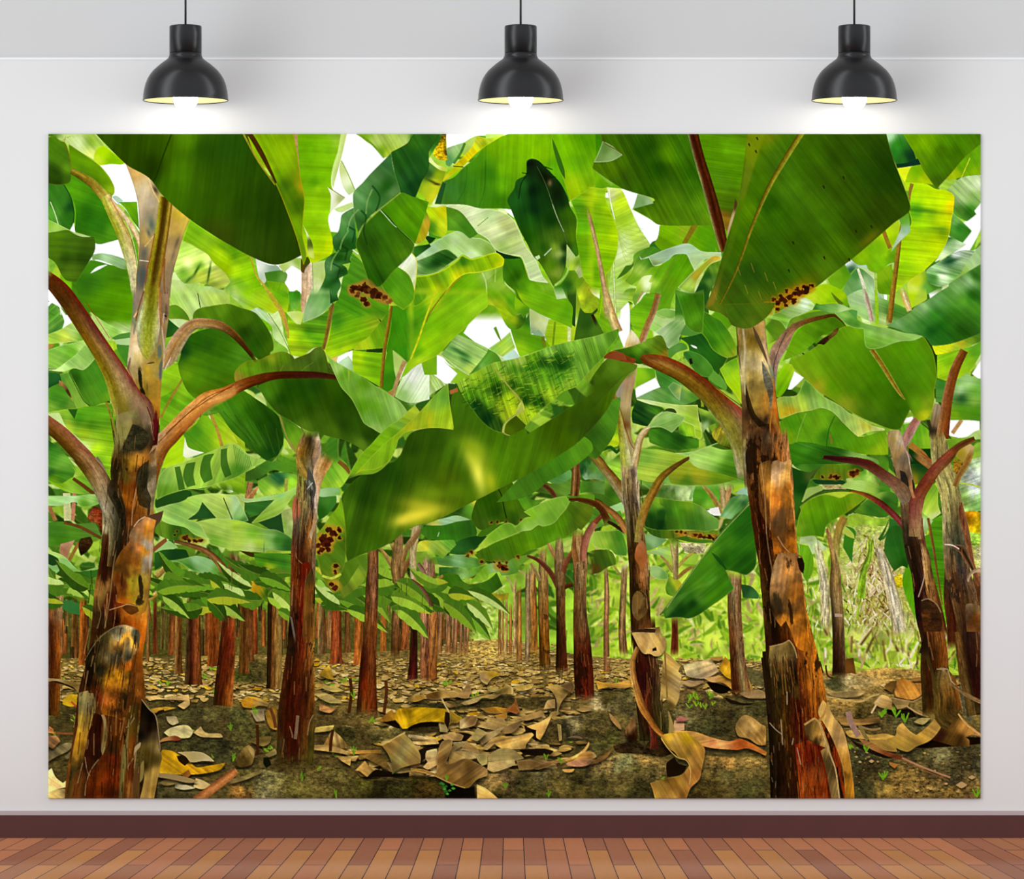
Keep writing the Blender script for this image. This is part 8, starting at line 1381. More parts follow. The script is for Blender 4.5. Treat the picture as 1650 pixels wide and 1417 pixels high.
for x, y, r in ((800, 1065, 22), (710, 1070, 14), (850, 1068, 12), (1500, 1250, 44), (1580, 1190, 28), (1150, 1295, 14), (1380, 1240, 16), (1260, 1280, 16), (1470, 1300, 16)):
    P(9.4, "%d,%d %d,%d %d,%d %d,%d" % (x-r, y, x, y-r*.6, x+r, y, x, y+r*.6), "c8a06c", sh=3, k=2)
for x, y in ((880, 700), (990, 700), (760, 970), (1060, 740), (890, 1185), (1620, 1320)):
    for k in range(7): L(11, "%d,%d %d,%d" % (x, y+20, x+R.uniform(-40, 40), y-R.uniform(10, 50)), 9, '68b020')
L(9.6, "395,290 420,380", 20, '3c2c14'); L(9.6, "445,320 460,400 500,420", 14, '4c3018')
P(9.6, "590,390 600,270 660,260 680,390 640,380", "640,320,8c5420 660,300,583010")
# feet of the right-hand trunks
S(38.5, "1600,-80,110 1620,200,110 1640,500,100 1650,700,110", "502c14 300c08 401408 4c1c0c", .14)
S(42, "1330,340,40 1360,450,96 1380,560,100 1400,700,110 1440,740,100", "1c1008 5c4824 6c5830 a08458 1c1408|38280c 604c20 80602c 98501c|4c4018 6c5020 7c5020 8c4818|58481c 604418 4c3410 7c3c14|4c3c18 5c4420 504018", .13)
P(42.1, "1220,60 1170,220 1210,250 1260,380 1280,500 1320,560 1290,400 1250,250", "1200,150,241408 1240,300,403014 1290,450,584018", k=1)
L(42.2, "1310,350 1390,350 1420,440 1450,470", 9, 'a89068')
S(42.3, "1400,450,8 1480,510,12 1560,560,16 1660,610,14", "a88458 70502c", .1)
S(41.9, "1470,60,30 1500,250,36 1520,400,40 1560,560,40 1600,700,60", "684018 805428 402410|583818 705028 30200c|504018 604820 2c240c", .13)
P(9.9, "1480,480 1560,480 1600,700 1560,760 1520,700", "605a40", g=.2)
# dark sheath strips and dry curl at the foot of the orange trunk
F('G')
S(53, "1232,1050,4 1238,1110,6 1244,1180,6 1246,1287,5", "1c1008 302008|100a04 281c0c", .1)
L(53.1, "1228,1060 1234,1110 1240,1150", 4, '2c1c10')
P(54, "1318,1148 1326,1128 1332,1135 1345,1158 1356,1172 1364,1195 1372,1240 1376,1287 1362,1295 1358,1240 1345,1200 1330,1170", "1335,1160,c89c58 1350,1190,d0a060 1362,1230,c88830 1368,1270,c07c20 1355,1250,805018", v=(80, 8, .12), g=.1, k=2, e=('e8c080', 1, .4))
P(54, "1296,1168 1310,1160 1322,1166 1328,1180 1335,1200 1345,1240 1354,1287 1340,1290 1330,1240 1322,1210 1330,1205 1318,1200 1300,1190", "1305,1175,584020 1320,1180,c08c40 1325,1205,c8a058 1335,1240,70582c 1345,1275,8c7040 1310,1190,302010", v=(75, 8, .16), g=.1, k=2)
P(53.8, "1326,1178 1335,1200 1348,1240 1360,1290 1345,1300 1330,1240", "241408", k=1)
L(54.2, "1296,1168 1312,1158 1322,1165", 3, 'c89c58')
L(54.2, "1318,1164 1328,1150 1334,1132", 4, 'c09048')
L(54.1, "1320,1165 1335,1210 1346,1240 1352,1287", 2.2, 'c8a470')
P(53.5, "1280,1200 1310,1190 1325,1230 1335,1287 1290,1290", "1300,1220,8c1c0c 1315,1250,a8441c 1300,1270,a03c10 1325,1280,98300c", v=(80, 6, .16), g=.12)
for i in range(110):
    y = R.uniform(1060, 1287); x = R.uniform(1240+(y-1060)*.0, 1300+(y-1060)*.15)
    L(53.6, "%d,%d %d,%d" % (x, y, x+R.uniform(-1, 2), y+R.uniform(3, 16)), R.uniform(.6, 1.4), R.choice(['180804', '180804', '4c1408', 'c08040', 'b0601c', 'a08868']), .6)
for q in ("1240,1165 1250,1176 1259,1183", "1268,1115 1268,1135", "1284,1205 1290,1232", "1258,1160 1261,1200", "1278,1190 1276,1200"): L(53.7, q, 1.6, 'b8a080', .8)
# ---- further detail
F('T')
P(17.6, "515,1060 520,970 560,910 640,882 760,835 880,790 960,850 1040,872 980,900 900,950 860,965 740,1002 650,1012 570,1035", "560,960,88c454 620,920,a0cc50 680,930,98c848 760,900,88bc3c 850,850,a0c850 940,870,98cc58 900,920,4c9c24 560,1010,5c9c24", v=(70, 12, .1), e=('c8e088', 1, .5))
for q in ("655,890 700,880 690,940 700,990 660,1000 640,950", "740,850 790,840 770,880 780,960 740,980 720,930", "820,820 850,815 850,870 870,940 840,955 820,900", "600,905 625,900 640,960 650,1010 620,1015"):
    P(17.7, q, "1f6014", k=1, op=.75, b=0)
for i in range(9): L(17.75, "%d,%d %d,%d" % (880+i*9, 800+i*7, 900+i*8, 930-i*4), 4, '2c7c1c', .5)
P(17.65, "515,1065 570,1035 650,1015 680,1020 650,1060 560,1085 515,1100", "1c5418", k=1)
P(17.4, "640,740 700,700 740,640 800,660 860,720 900,790 820,810 740,845 690,860 660,800", "700,740,3c9018 760,700,78c01c 820,760,a4d41c 720,800,58a01c 870,770,b4d430", v=(-40, 8, .06))
P(17.45, "540,910 560,850 600,780 640,760 650,830 640,880 580,900", "a8e018", v=(30, 8, .05))
P(17.5, "650,760 665,810 740,835 660,860 640,850", "e8f0d0", k=1)
L(17.8, "770,650 800,720 825,805", 15, 'b89038'); L(17.8, "635,490 590,570 530,670", 9, '98802c')
L(17.75, "760,640 775,672", 16, 'e0e4a8')
P(41.6, "1060,880 1110,830 1120,790 1090,850 1080,872", "8cc048", k=1, op=.7)
P(37.9, "1095,650 1210,735 1215,800 1190,830 1140,790 1110,730", "1150,740,4c9418 1190,790,6ca820 1130,700,3c7c14", v=(-60, 9, .06))
L(38, "1095,650 1120,730 1150,800 1190,860", 5, 'a8a04c', .9)
rot(38.1, "1180,830,5 1190,850,5", 'c89830 783010', None)
# big dark leaf under the arch: fold light
P(37.95, "700,640 760,625 830,640 760,660 720,655", "4c9424", k=1, op=.8)
for i in range(10):
    L(38, "%d,%d %d,%d" % (830+i*28, 640+i*9, 960+i*16, 780+i*8), 5, '4c9428' if i % 2 else '0f4410', .25)
# orange stalk: lit stretch
P(44.3, "640,690 720,625 800,575 885,515 890,560 800,615 720,665 665,735 630,735", "720,650,e8984c 850,545,eca458 660,710,d88840", op=.45, k=1, b=1)
L(44.4, "560,745 640,670 720,610 800,560 880,515", 4, '6c2c10', .8)
# trunk sheath detail, left tree
P(49.5, "400,700 450,720 480,760 470,800 430,830 380,830 360,870 330,900 300,960 330,860 370,770", "2c2c18", op=.75, g=.3, k=1)
P(49.4, "330,660 380,640 400,700 350,790 320,880 312,800", "340,700,98985c 370,680,a89868 340,800,80702c", op=.5, k=1)
L(49.6, "470,620 490,680 500,780", 5, '5c0c14', .8)
P(50.8, "420,930 450,890 480,870 470,1000 490,1060 470,1100 430,1080", "20200f", op=.75, g=.25, k=1)
P(50.8, "300,960 330,980 360,1080 370,1160 350,1200 320,1100 280,1020", "1c180c", op=.6, g=.25, k=1)
F('U')
RW = random.Random(9)
for i in range(330):       # crumpled blade: short cross folds
    t = RW.random(); x = 480+t*700; top = 480-t*215+20; bot = (690-abs(t-.35)*190 if t < .7 else 560-(t-.7)*650)
    y = RW.uniform(top, bot) if bot > top else top
    if t > .75: continue
    l = RW.uniform(10, 42); a = -.38+RW.uniform(-.35, .35)
    L(42.1, "%.0f,%.0f %.0f,%.0f" % (x, y, x+l*math.cos(a), y+l*math.sin(a)), RW.uniform(2, 6), RW.choice(['1c5c10', '144c0c', 'a8cc28', 'c0d838', '2c7414', '88b820']), .45)
for i in range(46):
    x = 480+i*14; y = 500-i*4.4
    L(42.15, "%d,%d %d,%d" % (x, y, x+34, y+90+40*math.sin(i*.15)), 2.2, 'b8d848' if i % 2 else '1c5410', .35)
L(42.6, "640,415 690,490 740,560 778,600", 6, '98a048', .8)
P(42.7, "740,655 775,600 782,640 740,665 700,700 690,745 715,752 680,740 690,700", "a8b850", k=1)
# right part of the long leaf, underside tone
P(40.8, "1190,400 1320,420 1300,470 1250,490 1200,540 1160,600 1060,720 1000,760 1010,640 1090,540 1150,470", "1200,450,58901c 1150,520,406c0c 1080,650,30580a 1260,440,4c7814", op=.6, b=2, k=1)
# stubby damaged leaf
P(26.5, "375,745 430,700 470,670 490,720 500,750 440,740 420,790 390,790", "b8a028", op=0, k=1)
F('V')
P(24.9, "375,745 400,710 450,675 480,700 510,760 500,770 440,760 470,810 420,800 385,770", "400,730,c8c030 440,700,b88c28 470,740,a87848 420,760,787820 450,800,486c14", v=(70, 6, .3), g=.2, k=1)
P(22.7, "260,850 330,815 420,790 520,810 540,980 450,950 350,925 280,900", "320,850,98cc60 400,830,90c858 480,860,489020 450,920,387c14 300,880,a8d470", v=(-15, 8, .07), e=('c0e090', 1, .5))
P(22.75, "160,920 260,870 300,905 400,930 500,960 400,985 280,990 180,980", "220,930,a8b828 300,940,b0b828 420,960,689c1c 250,975,509420", v=(-8, 8, .07))
P(22.6, "20,820 120,820 260,855 160,915 100,975 20,960", "60,860,78b840 150,860,a0cc44 80,930,b0d048 200,870,98c038", v=(-10, 8, .1))
S(25.2, "265,862,6 200,900,12 130,960,17 80,1050,19 40,1150,20 20,1260,14", "4c2c10 6c4418 302008|806018 90681c 5c3c10|988430 a07428 805018|90903c a88c4c 907040", .06)
# trunk of the right tree between the leaf and the first sheath
P(50.6, "500,235 560,232 610,330 640,420 662,520 665,620 690,720 715,860 700,880 670,860 650,800 660,700 600,690 560,640 540,560 520,520 510,400", "520,280,a88c4c 560,300,786018 540,400,c0b078 600,420,c8b080 560,480,c0a050 620,520,b89848 560,560,a88838 620,600,b87c30 600,660,302414 640,660,c87c30 660,760,d87828 690,820,b85c20 640,730,6c4420 530,500,a8a060", v=(84, 8, .1), g=.12, k=1, op=.9)
L(50.7, "520,240 530,340 525,460 535,560", 10, 'c8c0a0', .6)
P(50.8, "565,228 600,290 630,370 640,420 612,360 580,290", "50402c", k=1, op=.85)
P(50.8, "610,400 650,470 665,540 650,640 640,560 620,500", "5c625c", k=1, op=.75, g=.25)
P(50.8, "535,510 560,600 585,660 630,700 600,715 560,670 535,590", "241808", k=1, op=.85, g=.2)
P(50.85, "655,690 690,760 705,860 690,870 668,850 655,780", "8c3810", k=1, op=.8, g=.15)
L(50.9, "660,640 650,720 665,800 680,860", 5, 'd87828', .9)
P(51, "560,760 600,790 660,800 675,850 665,900 655,1000 620,1060 590,1180 570,1100 580,900 550,850", "600,830,30302c 640,860,504a3c 600,950,7c4818 640,950,b0641c 600,1050,583818", v=(84, 8, .14), g=.22, k=1, op=.85)
L(52.1, "665,900 655,1000 655,1100 650,1200", 4, 'c8a070', .8)
P(52.05, "600,890 650,870 665,930 655,1080 640,1180 600,1100", "610,950,906028 640,1000,c07828 630,1080,4c2c14", v=(84, 8, .16), g=.22, k=1, op=.8)
# third tree: smooth upper stem
P(40.5, "1210,735 1245,728 1270,735 1280,780 1300,850 1320,950 1330,1040 1260,1040 1250,960 1230,860 1205,780", "1230,770,a8844c 1260,770,c8b0a0 1250,850,a07c48 1280,880,706050 1290,960,403428 1310,1000,a87040 1260,950,98744c", v=(80, 8, .1), g=.1, k=1, op=.9)
P(40.6, "1265,920 1290,930 1310,1000 1300,1030 1275,980", "1c1c18", k=1, op=.8, g=.2)
# bark lines
F('G')
cracks(50.95, "210,700,28 200,800,34 185,900,42 180,990,42", 110, seed=2)
cracks(52.55, "185,1010,46 170,1130,52 160,1270,56", 150, seed=3)
cracks(45.65, "492,760,14 487,880,19 486,1000,19 482,1100,24 474,1230,28", 120, seed=4)
cracks(52.15, "1240,760,32 1247,860,30 1262,1000,34", 110, seed=5)
cracks(52.9, "1256,1050,16 1262,1110,22", 24, seed=6)
cracks(53.65, "1275,1060,34 1290,1180,42 1300,1270,50", 120, seed=7, cols='140804 140804 2c0c04 c07830 a84c14 500c08 100804')
cracks(22.55, "1020,740,13 1028,850,15 1034,960,17", 50, seed=8)
cracks(23.3, "1042,1030,16 1048,1100,20 1055,1180,22", 40, seed=9)
cracks(21.25, "936,880,8 938,950,10 944,1080,13", 36, seed=10, ln=(4, 24), w=(.6, 1.3))
cracks(20.05, "601,890,9 599,1000,10 597,1120,14", 40, seed=11, ln=(4, 24), w=(.6, 1.3))
cracks(41.35, "1466,830,15 1484,930,15 1498,1000,18 1515,1100,20", 60, seed=12, ln=(4, 30))
cracks(39.25, "1535,800,16 1548,920,20 1562,1040,24 1570,1150,26", 60, seed=13, ln=(4, 30))
cracks(50.45, "1215,540,16 1222,620,18 1232,700,24", 40, seed=14, ln=(4, 24))
cracks(48.9, "185,660,12 190,720,20", 24, seed=15, ln=(4, 24))
for pts, sd in (("369,905,7 364,1000,8 362,1130,14", 20), ("651,900,8 644,1000,8 640,1110,10", 21), ("877,930,7 878,1080,9", 22), ("904,930,8 905,1090,10", 23), ("1186,960,10 1190,1080,14", 24), ("1345,920,9 1348,1070,10", 25), ("95,1000,12 90,1140,10", 26), ("686,960,6 684,1080,8", 27), ("698,960,6 696,1090,8", 28)):
    cracks(22, pts, 16, seed=sd, ln=(4, 20), w=(.5, 1.2)) if sd < 20 else cracks(23, pts, 16, seed=sd, ln=(4, 20), w=(.5, 1.1))

P(51, "1168,490 1250,488 1240,506 1226,519 1208,529 1192,529 1176,521", "1190,505,3c6c10 1230,500,4c7010 1205,520,507414", v=(-52, 9, .06), e=('746c20', 1, .5))
P(44.6, "975,575 990,568 1005,570 1010,580 990,580", "8c4020", k=2)
# ribbed leaf: fold edges
for q in ("582,340 590,350 586,372 592,395", "560,365 572,372 568,392", "548,395 560,402 556,420", "536,425 548,432 543,450", "600,300 612,318 606,340"):
    L(32.7, q, 3, '0c3c10', .55)
for q in ("578,338 566,352 560,372", "562,372 552,388 548,402", "546,404 536,420 533,436", "600,306 592,325 590,345"):
    L(32.7, q, 2.4, '8cb868', .6)
F('G')
def dens(x, y):
    d = 0
    # the litter of the lit middle path
    cx = 790+(y-1030)*-.12; wd = 45+(y-1030)*1.25
    d = max(d, 1-abs(x-cx)/wd)
    if y < 1110: d = max(d, .75)
    if 1240 < x and y > 1120: d *= .5
    return d
for i in range(5200):
    t = R.random()**1.5; y = 1036+t*215; x = R.uniform(75, 1585)
    if y < 1062 and not (700 < x < 900): continue
    if x > 1230 and y < 1092: continue
    dd = dens(x, y)
    if R.random() > dd*1.3: continue
    if 1195 < y and R.random() < .7: continue
    s = 2.2+(y-1036)*.062
    litter(6+(y-1036)/250, x, y, s*R.uniform(.7, 1.5), DRY if R.random() < .93 else ['d8a020', 'c89010', 'e8b838'])
for i in range(60):    # small green weeds
    x = R.uniform(80, 1580); y = R.uniform(1080, 1280)
    for k in range(5):
        leaf(7.1, x+R.uniform(-6, 6), y+R.uniform(-3, 3), R.uniform(4, 9), 2, R.uniform(180, 360), '7cb024', '5a9018', 'a0c840', .2)

for i in range(2300):
    y = 1044+R.random()*86; x = R.uniform(80, 1235)
    if abs(x-790) > (y-1034)*3 and y < 1060: continue
    s = 1.9+(y-1036)*.05
    litter(5.6+(y-1036)/250, x, y, s*R.uniform(.6, 1.3), DRY+['e8d49c', 'dcc080'] if R.random() < .95 else ['d8a020', 'e8b838'])
for i in range(95):
    a, b = R.choice([(85, 150), (245, 345), (388, 452), (505, 585), (625, 640), (705, 755)]); x = R.uniform(a, b); y = R.uniform(925, 985)
    leaf(19.6, x, y, R.uniform(35, 75), R.uniform(9, 16), R.choice([R.uniform(-30, 30), R.uniform(150, 210)]), R.choice(MID+['a8b82c', '589020']), R.choice(['346814', '447c1c', '588c20', '28540f']), '98904c', .4, tear=.12, amp=.04)
for i in range(90):
    x = R.uniform(60, 760); y = R.uniform(995, 1075); h = R.uniform(30, 60)
    S(4.62, "%.1f,%.1f,%.1f %.1f,%.1f,%.1f" % (x, y-h, R.uniform(1.5, 4), x+R.uniform(-2, 2), y, R.uniform(2, 5)), R.choice(['5c3418 8c5428 4c2810', '6c5c2c 8c7838 504018', '80401c a05c28 602c10', '3c2c14 584420 30200c']), .14)
P(4.61, "70,985 760,985 760,1062 70,1066", "200,1000,504c1c 500,1000,545020 700,1000,5c5c24 400,1050,6c5c2c", b=6, op=.8, k=0, g=.2)
flush()
# ================================================================= the room
import bpy, bmesh
from mathutils import Vector
SC = bpy.context.scene; COL = SC.collection
CAMY, FPX, HOR, CX, CZ = -22.0, 419.0*22, 973.5, 825.0, 0.9
def wp(px, py, y=0.0):
    """the point at depth y that the camera sees at photo pixel (px, py)"""
    k = (y-CAMY)/FPX
    return Vector(((px-CX)*k, y, CZ+(HOR-py)*k))

# ---- materials
def mat(name, col, rough=.6, spec=.3, metal=0, nodes=None):
    m = bpy.data.materials.new(name); m.use_nodes = True; b = m.node_tree.nodes['Principled BSDF']
    b.inputs['Base Color'].default_value = (*col, 1); b.inputs['Roughness'].default_value = rough
    b.inputs['Specular IOR Level'].default_value = spec; b.inputs['Metallic'].default_value = metal
    if nodes: nodes(m.node_tree, b)
    return m
def N(t, kind, **kw):
    n = t.nodes.new(kind)
    for k, v in kw.items():
        if k.startswith('i_'): n.inputs[int(k[2:]) if k[2:].isdigit() else k[2:]].default_value = v
        else: setattr(n, k, v)
    return n
def paint(col, amt=.02, scale=60, bump=.02):
    def f(t, b):
        tc = N(t, 'ShaderNodeTexCoord'); n = N(t, 'ShaderNodeTexNoise'); n.inputs['Scale'].default_value = scale; n.inputs['Detail'].default_value = 3
        t.links.new(tc.outputs['Object'], n.inputs['Vector'])
        mr = N(t, 'ShaderNodeMapRange'); mr.inputs['To Min'].default_value = 1-amt; mr.inputs['To Max'].default_value = 1+amt
        t.links.new(n.outputs['Fac'], mr.inputs['Value'])
        mx = N(t, 'ShaderNodeVectorMath', operation='SCALE'); mx.inputs[0].default_value = col
        t.links.new(mr.outputs['Result'], mx.inputs['Scale']); t.links.new(mx.outputs['Vector'], b.inputs['Base Color'])
        bp = N(t, 'ShaderNodeBump'); bp.inputs['Strength'].default_value = bump; bp.inputs['Distance'].default_value = .002
        t.links.new(n.outputs['Fac'], bp.inputs['Height']); t.links.new(bp.outputs['Normal'], b.inputs['Normal'])
    return f
M_WALL = mat('matt_grey_wall_paint', (.71, .71, .71), .9, .1, nodes=paint((.652, .652, .654), .004, 40))
M_UP = mat('cool_grey_upper_paint', (.6, .6, .6), .9, .1, nodes=paint((.548, .548, .55), .004, 40))
M_CEIL = mat('ceiling_paint', (.75, .75, .75), .9, .1, nodes=paint((.75, .75, .75), .004, 40))
M_TRIM = mat('white_trim_paint', (.8, .8, .8), .5, .3, nodes=paint((.74, .74, .74), .004, 40))
M_BASE = mat('dark_mahogany', (.09, .03, .026), .45, .3, nodes=paint((.076, .022, .019), .08, 9))
M_CAP = mat('mauve_bead', (.4, .33, .33), .6, .2, nodes=paint((.43, .36, .36), .02, 20))
M_BLACK = mat('satin_black_enamel', (.006, .006, .007), .27, .34, nodes=paint((.006, .006, .007), .06, 30))
M_SEAM = mat('black_gap', (.004, .004, .004), .6, .1, nodes=paint((.004, .004, .004), .06, 30))
M_CORD = mat('black_rubber_cord', (.02, .02, .02), .45, .4, nodes=paint((.02, .02, .02), .1, 90))
M_INNER = mat('cream_enamel', (.85, .80, .5), .5, .3, nodes=paint((.36, .33, .17), .02, 30))
def _bulb(t, b):
    b.inputs['Emission Color'].default_value = (1, .965, .90, 1); b.inputs['Emission Strength'].default_value = BULB
BULB = 20.0
M_BULB = mat('glowing_opal_bulb', (.9, .9, .85), .3, .3, nodes=_bulb)
def _print(t, b):
    a = N(t, 'ShaderNodeVertexColor', layer_name='print')
    mx = N(t, 'ShaderNodeVectorMath', operation='SCALE'); mx.inputs['Scale'].default_value = .9
    t.links.new(a.outputs['Color'], mx.inputs[0]); t.links.new(mx.outputs['Vector'], b.inputs['Base Color'])
M_PRINT = mat('printed_polyester_cloth', (1, 1, 1), 1.0, 0.0, nodes=_print)

# ---- floor boards: board tone comes from the mesh, grain and gloss from nodes
def floor_mat():
    m = bpy.data.materials.new('varnished_floor_boards'); m.use_nodes = True; t = m.node_tree; t.nodes.clear()
    out = N(t, 'ShaderNodeOutputMaterial'); at = N(t, 'ShaderNodeVertexColor', layer_name='board')
    tc = N(t, 'ShaderNodeTexCoord'); mp = N(t, 'ShaderNodeMapping'); mp.inputs['Scale'].default_value = (60, 2.2, 1)
    n = N(t, 'ShaderNodeTexNoise'); n.inputs['Scale'].default_value = 1.0; n.inputs['Detail'].default_value = 4
    t.links.new(tc.outputs['Object'], mp.inputs['Vector']); t.links.new(mp.outputs['Vector'], n.inputs['Vector'])
    mr = N(t, 'ShaderNodeMapRange'); mr.inputs['To Min'].default_value = .93; mr.inputs['To Max'].default_value = 1.07
    t.links.new(n.outputs['Fac'], mr.inputs['Value'])
    mx = N(t, 'ShaderNodeVectorMath', operation='SCALE'); t.links.new(at.outputs['Color'], mx.inputs[0]); t.links.new(mr.outputs['Result'], mx.inputs['Scale'])
    d = N(t, 'ShaderNodeBsdfDiffuse'); t.links.new(mx.outputs['Vector'], d.inputs['Color'])
    g = N(t, 'ShaderNodeBsdfGlossy'); g.inputs['Roughness'].default_value = .035; g.inputs['Color'].default_value = (1, .93, .85, 1)
    ms = N(t, 'ShaderNodeMixShader'); ms.inputs['Fac'].default_value = FGLOSS
    t.links.new(d.outputs[0], ms.inputs[1]); t.links.new(g.outputs[0], ms.inputs[2]); t.links.new(ms.outputs[0], out.inputs[0])
    return m
FGLOSS = .085
M_FLOOR = floor_mat()

def link(name, me, m, parent=None, loc=None):
    o = bpy.data.objects.new(name, me); COL.objects.link(o)
    if m: me.materials.append(m)
    if parent: o.parent = parent
    if loc is not None: o.location = loc
    return o
def boxobj(name, x0, x1, y0, y1, z0, z1, m, bev=0, kind='structure', parent=None):
    bm = bmesh.new(); bmesh.ops.create_cube(bm, size=1)
    for v in bm.verts: v.co = Vector(((x0 if v.co.x < 0 else x1), (y0 if v.co.y < 0 else y1), (z0 if v.co.z < 0 else z1)))
    if bev:
        es = [e for e in bm.edges if abs(e.verts[0].co.x-e.verts[1].co.x) > .1 and e.verts[0].co.y == y0 and e.verts[0].co.z == z1]
        bmesh.ops.bevel(bm, geom=es, offset=bev, segments=5, affect='EDGES', profile=.5)
    me = bpy.data.meshes.new(name); bm.to_mesh(me); bm.free()
    o = link(name, me, m, parent)
    if kind: o['kind'] = kind
    return o
XW = 2.9
zt = wp(0, 93).z; zb = wp(0, 1317).z
boxobj('wall_back', -XW, XW, 0, .12, 0, zt, M_WALL)
boxobj('wall_upper', -XW, XW, .008, .12, zt, 4.3, M_UP)
boxobj('trim_1', -XW, XW, -.0015, .02, wp(0, 96.5).z, zt+.001, M_TRIM, bev=.0012)
boxobj('ceiling', -XW, XW, -.6, .12, 4.3, 4.4, M_CEIL)
boxobj('baseboard_back', -XW, XW, -.018, 0, 0, wp(0, 1314).z, M_BASE, bev=.009)
boxobj('trim_2', -XW, XW, -.010, 0, wp(0, 1314).z, wp(0, 1307).z, M_CAP, bev=.008)
# floor: one mesh, one face per board plus dark joints
def floor():
    R2 = random.Random(4); W = .0763; LEN = 2.36; gw, gl = .0034, .036
    TON = {'r': (.40, .155, .078), 'd': (.30, .118, .068), 'm': (.35, .142, .072), 't': (.45, .195, .074)}
    bm = bmesh.new(); cl = bm.loops.layers.float_color.new('board')
    def quad(x0, x1, y0, y1, c):
        f = bm.faces.new([bm.verts.new((x, y, 0)) for x, y in ((x0, y0), (x1, y0), (x1, y1), (x0, y1))])
        for l in f.loops: l[cl] = (*c, 1)
    x0 = -XW-.02; k = 0
    off = ((779.3-CX)/419) % W; i0 = int(math.floor((-XW-off)/W))
    for i in range(i0, i0+int(2*XW/W)+3):
        a = off+i*W; b = a+W
        js = [0]; y = -(1.10 if i % 2 else 2.29)
        while y > -3.3: js.append(y); y -= LEN
        js.append(-3.6)
        for j in range(len(js)-1):
            c = TON[R2.choice('rrmdrmdr' if j == 0 else 'ttrttmtdt')]  # redder by the wall, tan beyond: floor reflections put into the board tones
            q = R2.uniform(.92, 1.08)
            quad(a+gw/2, b-gw/2, js[j+1]+gl/2, js[j]-(gl/2 if j else 0), [v*q for v in c])
            quad(a+gw/2, b-gw/2, js[j+1]-gl/2, js[j+1]+gl/2, (.085, .045, .045))
        quad(a-gw/2, a+gw/2, -3.6, 0, (.04, .025, .03))
    me = bpy.data.meshes.new('floor'); 
    bmesh.ops.remove_doubles(bm, verts=bm.verts, dist=1e-5); bm.normal_update()
    for f in bm.faces:
        if f.normal.z < 0: f.normal_flip()
    bm.to_mesh(me); bm.free()
    o = link('floor', me, M_FLOOR); o['kind'] = 'structure'
floor()

# ---- the printed backdrop: a thin cloth, its print held as vertex colours
def backdrop():
    a = wp(78, 216, -.008); b = wp(1580, 1287, -.008); w = b.x-a.x; h = a.z-b.z
    xs = np.linspace(a.x, b.x, PW); zs = np.linspace(a.z, b.z, PH)
    X, Z = np.meshgrid(xs, zs); n = PW*PH
    co = np.empty((n+2*(PW+PH)-4, 3), np.float32); co[:n, 0] = X.ravel()-(a.x+b.x)/2; co[:n, 1] = 0; co[:n, 2] = Z.ravel()-b.z
    ring = np.concatenate([np.arange(PW), np.arange(1, PH)*PW+PW-1, (PH-1)*PW+np.arange(PW-2, -1, -1), np.arange(PH-2, 0, -1)*PW]).astype(np.int32)
    co[n:] = co[ring]; co[n:, 1] = .006
    i = (np.arange(PH-1)[:, None]*PW+np.arange(PW-1)[None, :]).ravel()
    q = np.stack([i, i+PW, i+PW+1, i+1], 1)
    m = len(ring); j = np.arange(m); j2 = (j+1) % m
    side = np.stack([ring[j], ring[j2], n+j2, n+j], 1)
    lp = np.concatenate([q.ravel(), side.ravel(), n+np.arange(m)]).astype(np.int32)
    nf = len(q)+len(side)+1
    st = np.concatenate([np.arange(len(q)+len(side))*4, [4*(len(q)+len(side))]]).astype(np.int32)
    tt = np.concatenate([np.full(nf-1, 4), [m]]).astype(np.int32)
    me = bpy.data.meshes.new('photo_banner'); me.vertices.add(len(co)); me.vertices.foreach_set('co', co.ravel())
    me.loops.add(len(lp)); me.loops.foreach_set('vertex_index', lp)
    me.polygons.add(nf); me.polygons.foreach_set('loop_start', st); me.polygons.foreach_set('loop_total', tt)
    me.update(calc_edges=True); me.validate()
    at = me.color_attributes.new('print', 'BYTE_COLOR', 'POINT')
    c = np.ones((len(co), 4), np.float32); c[:n, :3] = np.clip(CV, 0, 1).reshape(-1, 3); c[n:, :3] = c[ring, :3]
    at.data.foreach_set('color_srgb', c.ravel())
    o = link('photo_banner', me, M_PRINT, loc=((a.x+b.x)/2, -.008, b.z))
    o['label'] = 'wide rectangular backdrop print of a green banana plantation hung on the grey wall'; o['category'] = 'backdrop'; o['kind'] = 'thing'
    return o
backdrop()

# ---- pendant lamps
def lathe(prof, seg=64, closed=False):
    bm = bmesh.new(); rings = []
    for r, z in prof:
        rings.append([bm.verts.new((0, 0, z))] if r < 1e-6 else [bm.verts.new((r*math.cos(2*math.pi*k/seg), r*math.sin(2*math.pi*k/seg), z)) for k in range(seg)])
    rr = list(zip(rings, rings[1:]))+([(rings[-1], rings[0])] if closed else [])
    for A, B in rr:
        for k in range(seg):
            l = (k+1) % seg
            if len(A) == 1 and len(B) == 1: continue
            if len(A) == 1: bm.faces.new((A[0], B[k], B[l]))
            elif len(B) == 1: bm.faces.new((A[k], B[0], A[l]))
            else: bm.faces.new((A[k], B[k], B[l], A[l]))
    bmesh.ops.recalc_face_normals(bm, faces=bm.faces)
    me = bpy.data.meshes.new('lathe'); bm.to_mesh(me); bm.free()
    for p in me.polygons: p.use_smooth = True
    return me
YL = -.215; K = (YL-CAMY)/FPX
def lampz(py): return (162-py)*K          # height above the rim, from photo rows
OUT = [(26, 86), (26.2, 90), (28.5, 94.5), (33, 98), (40, 103), (46.5, 108.5), (52.5, 114), (57.5, 120.5), (61.8, 128), (65, 136.5), (67, 145), (68.2, 153), (68.6, 159.5)]
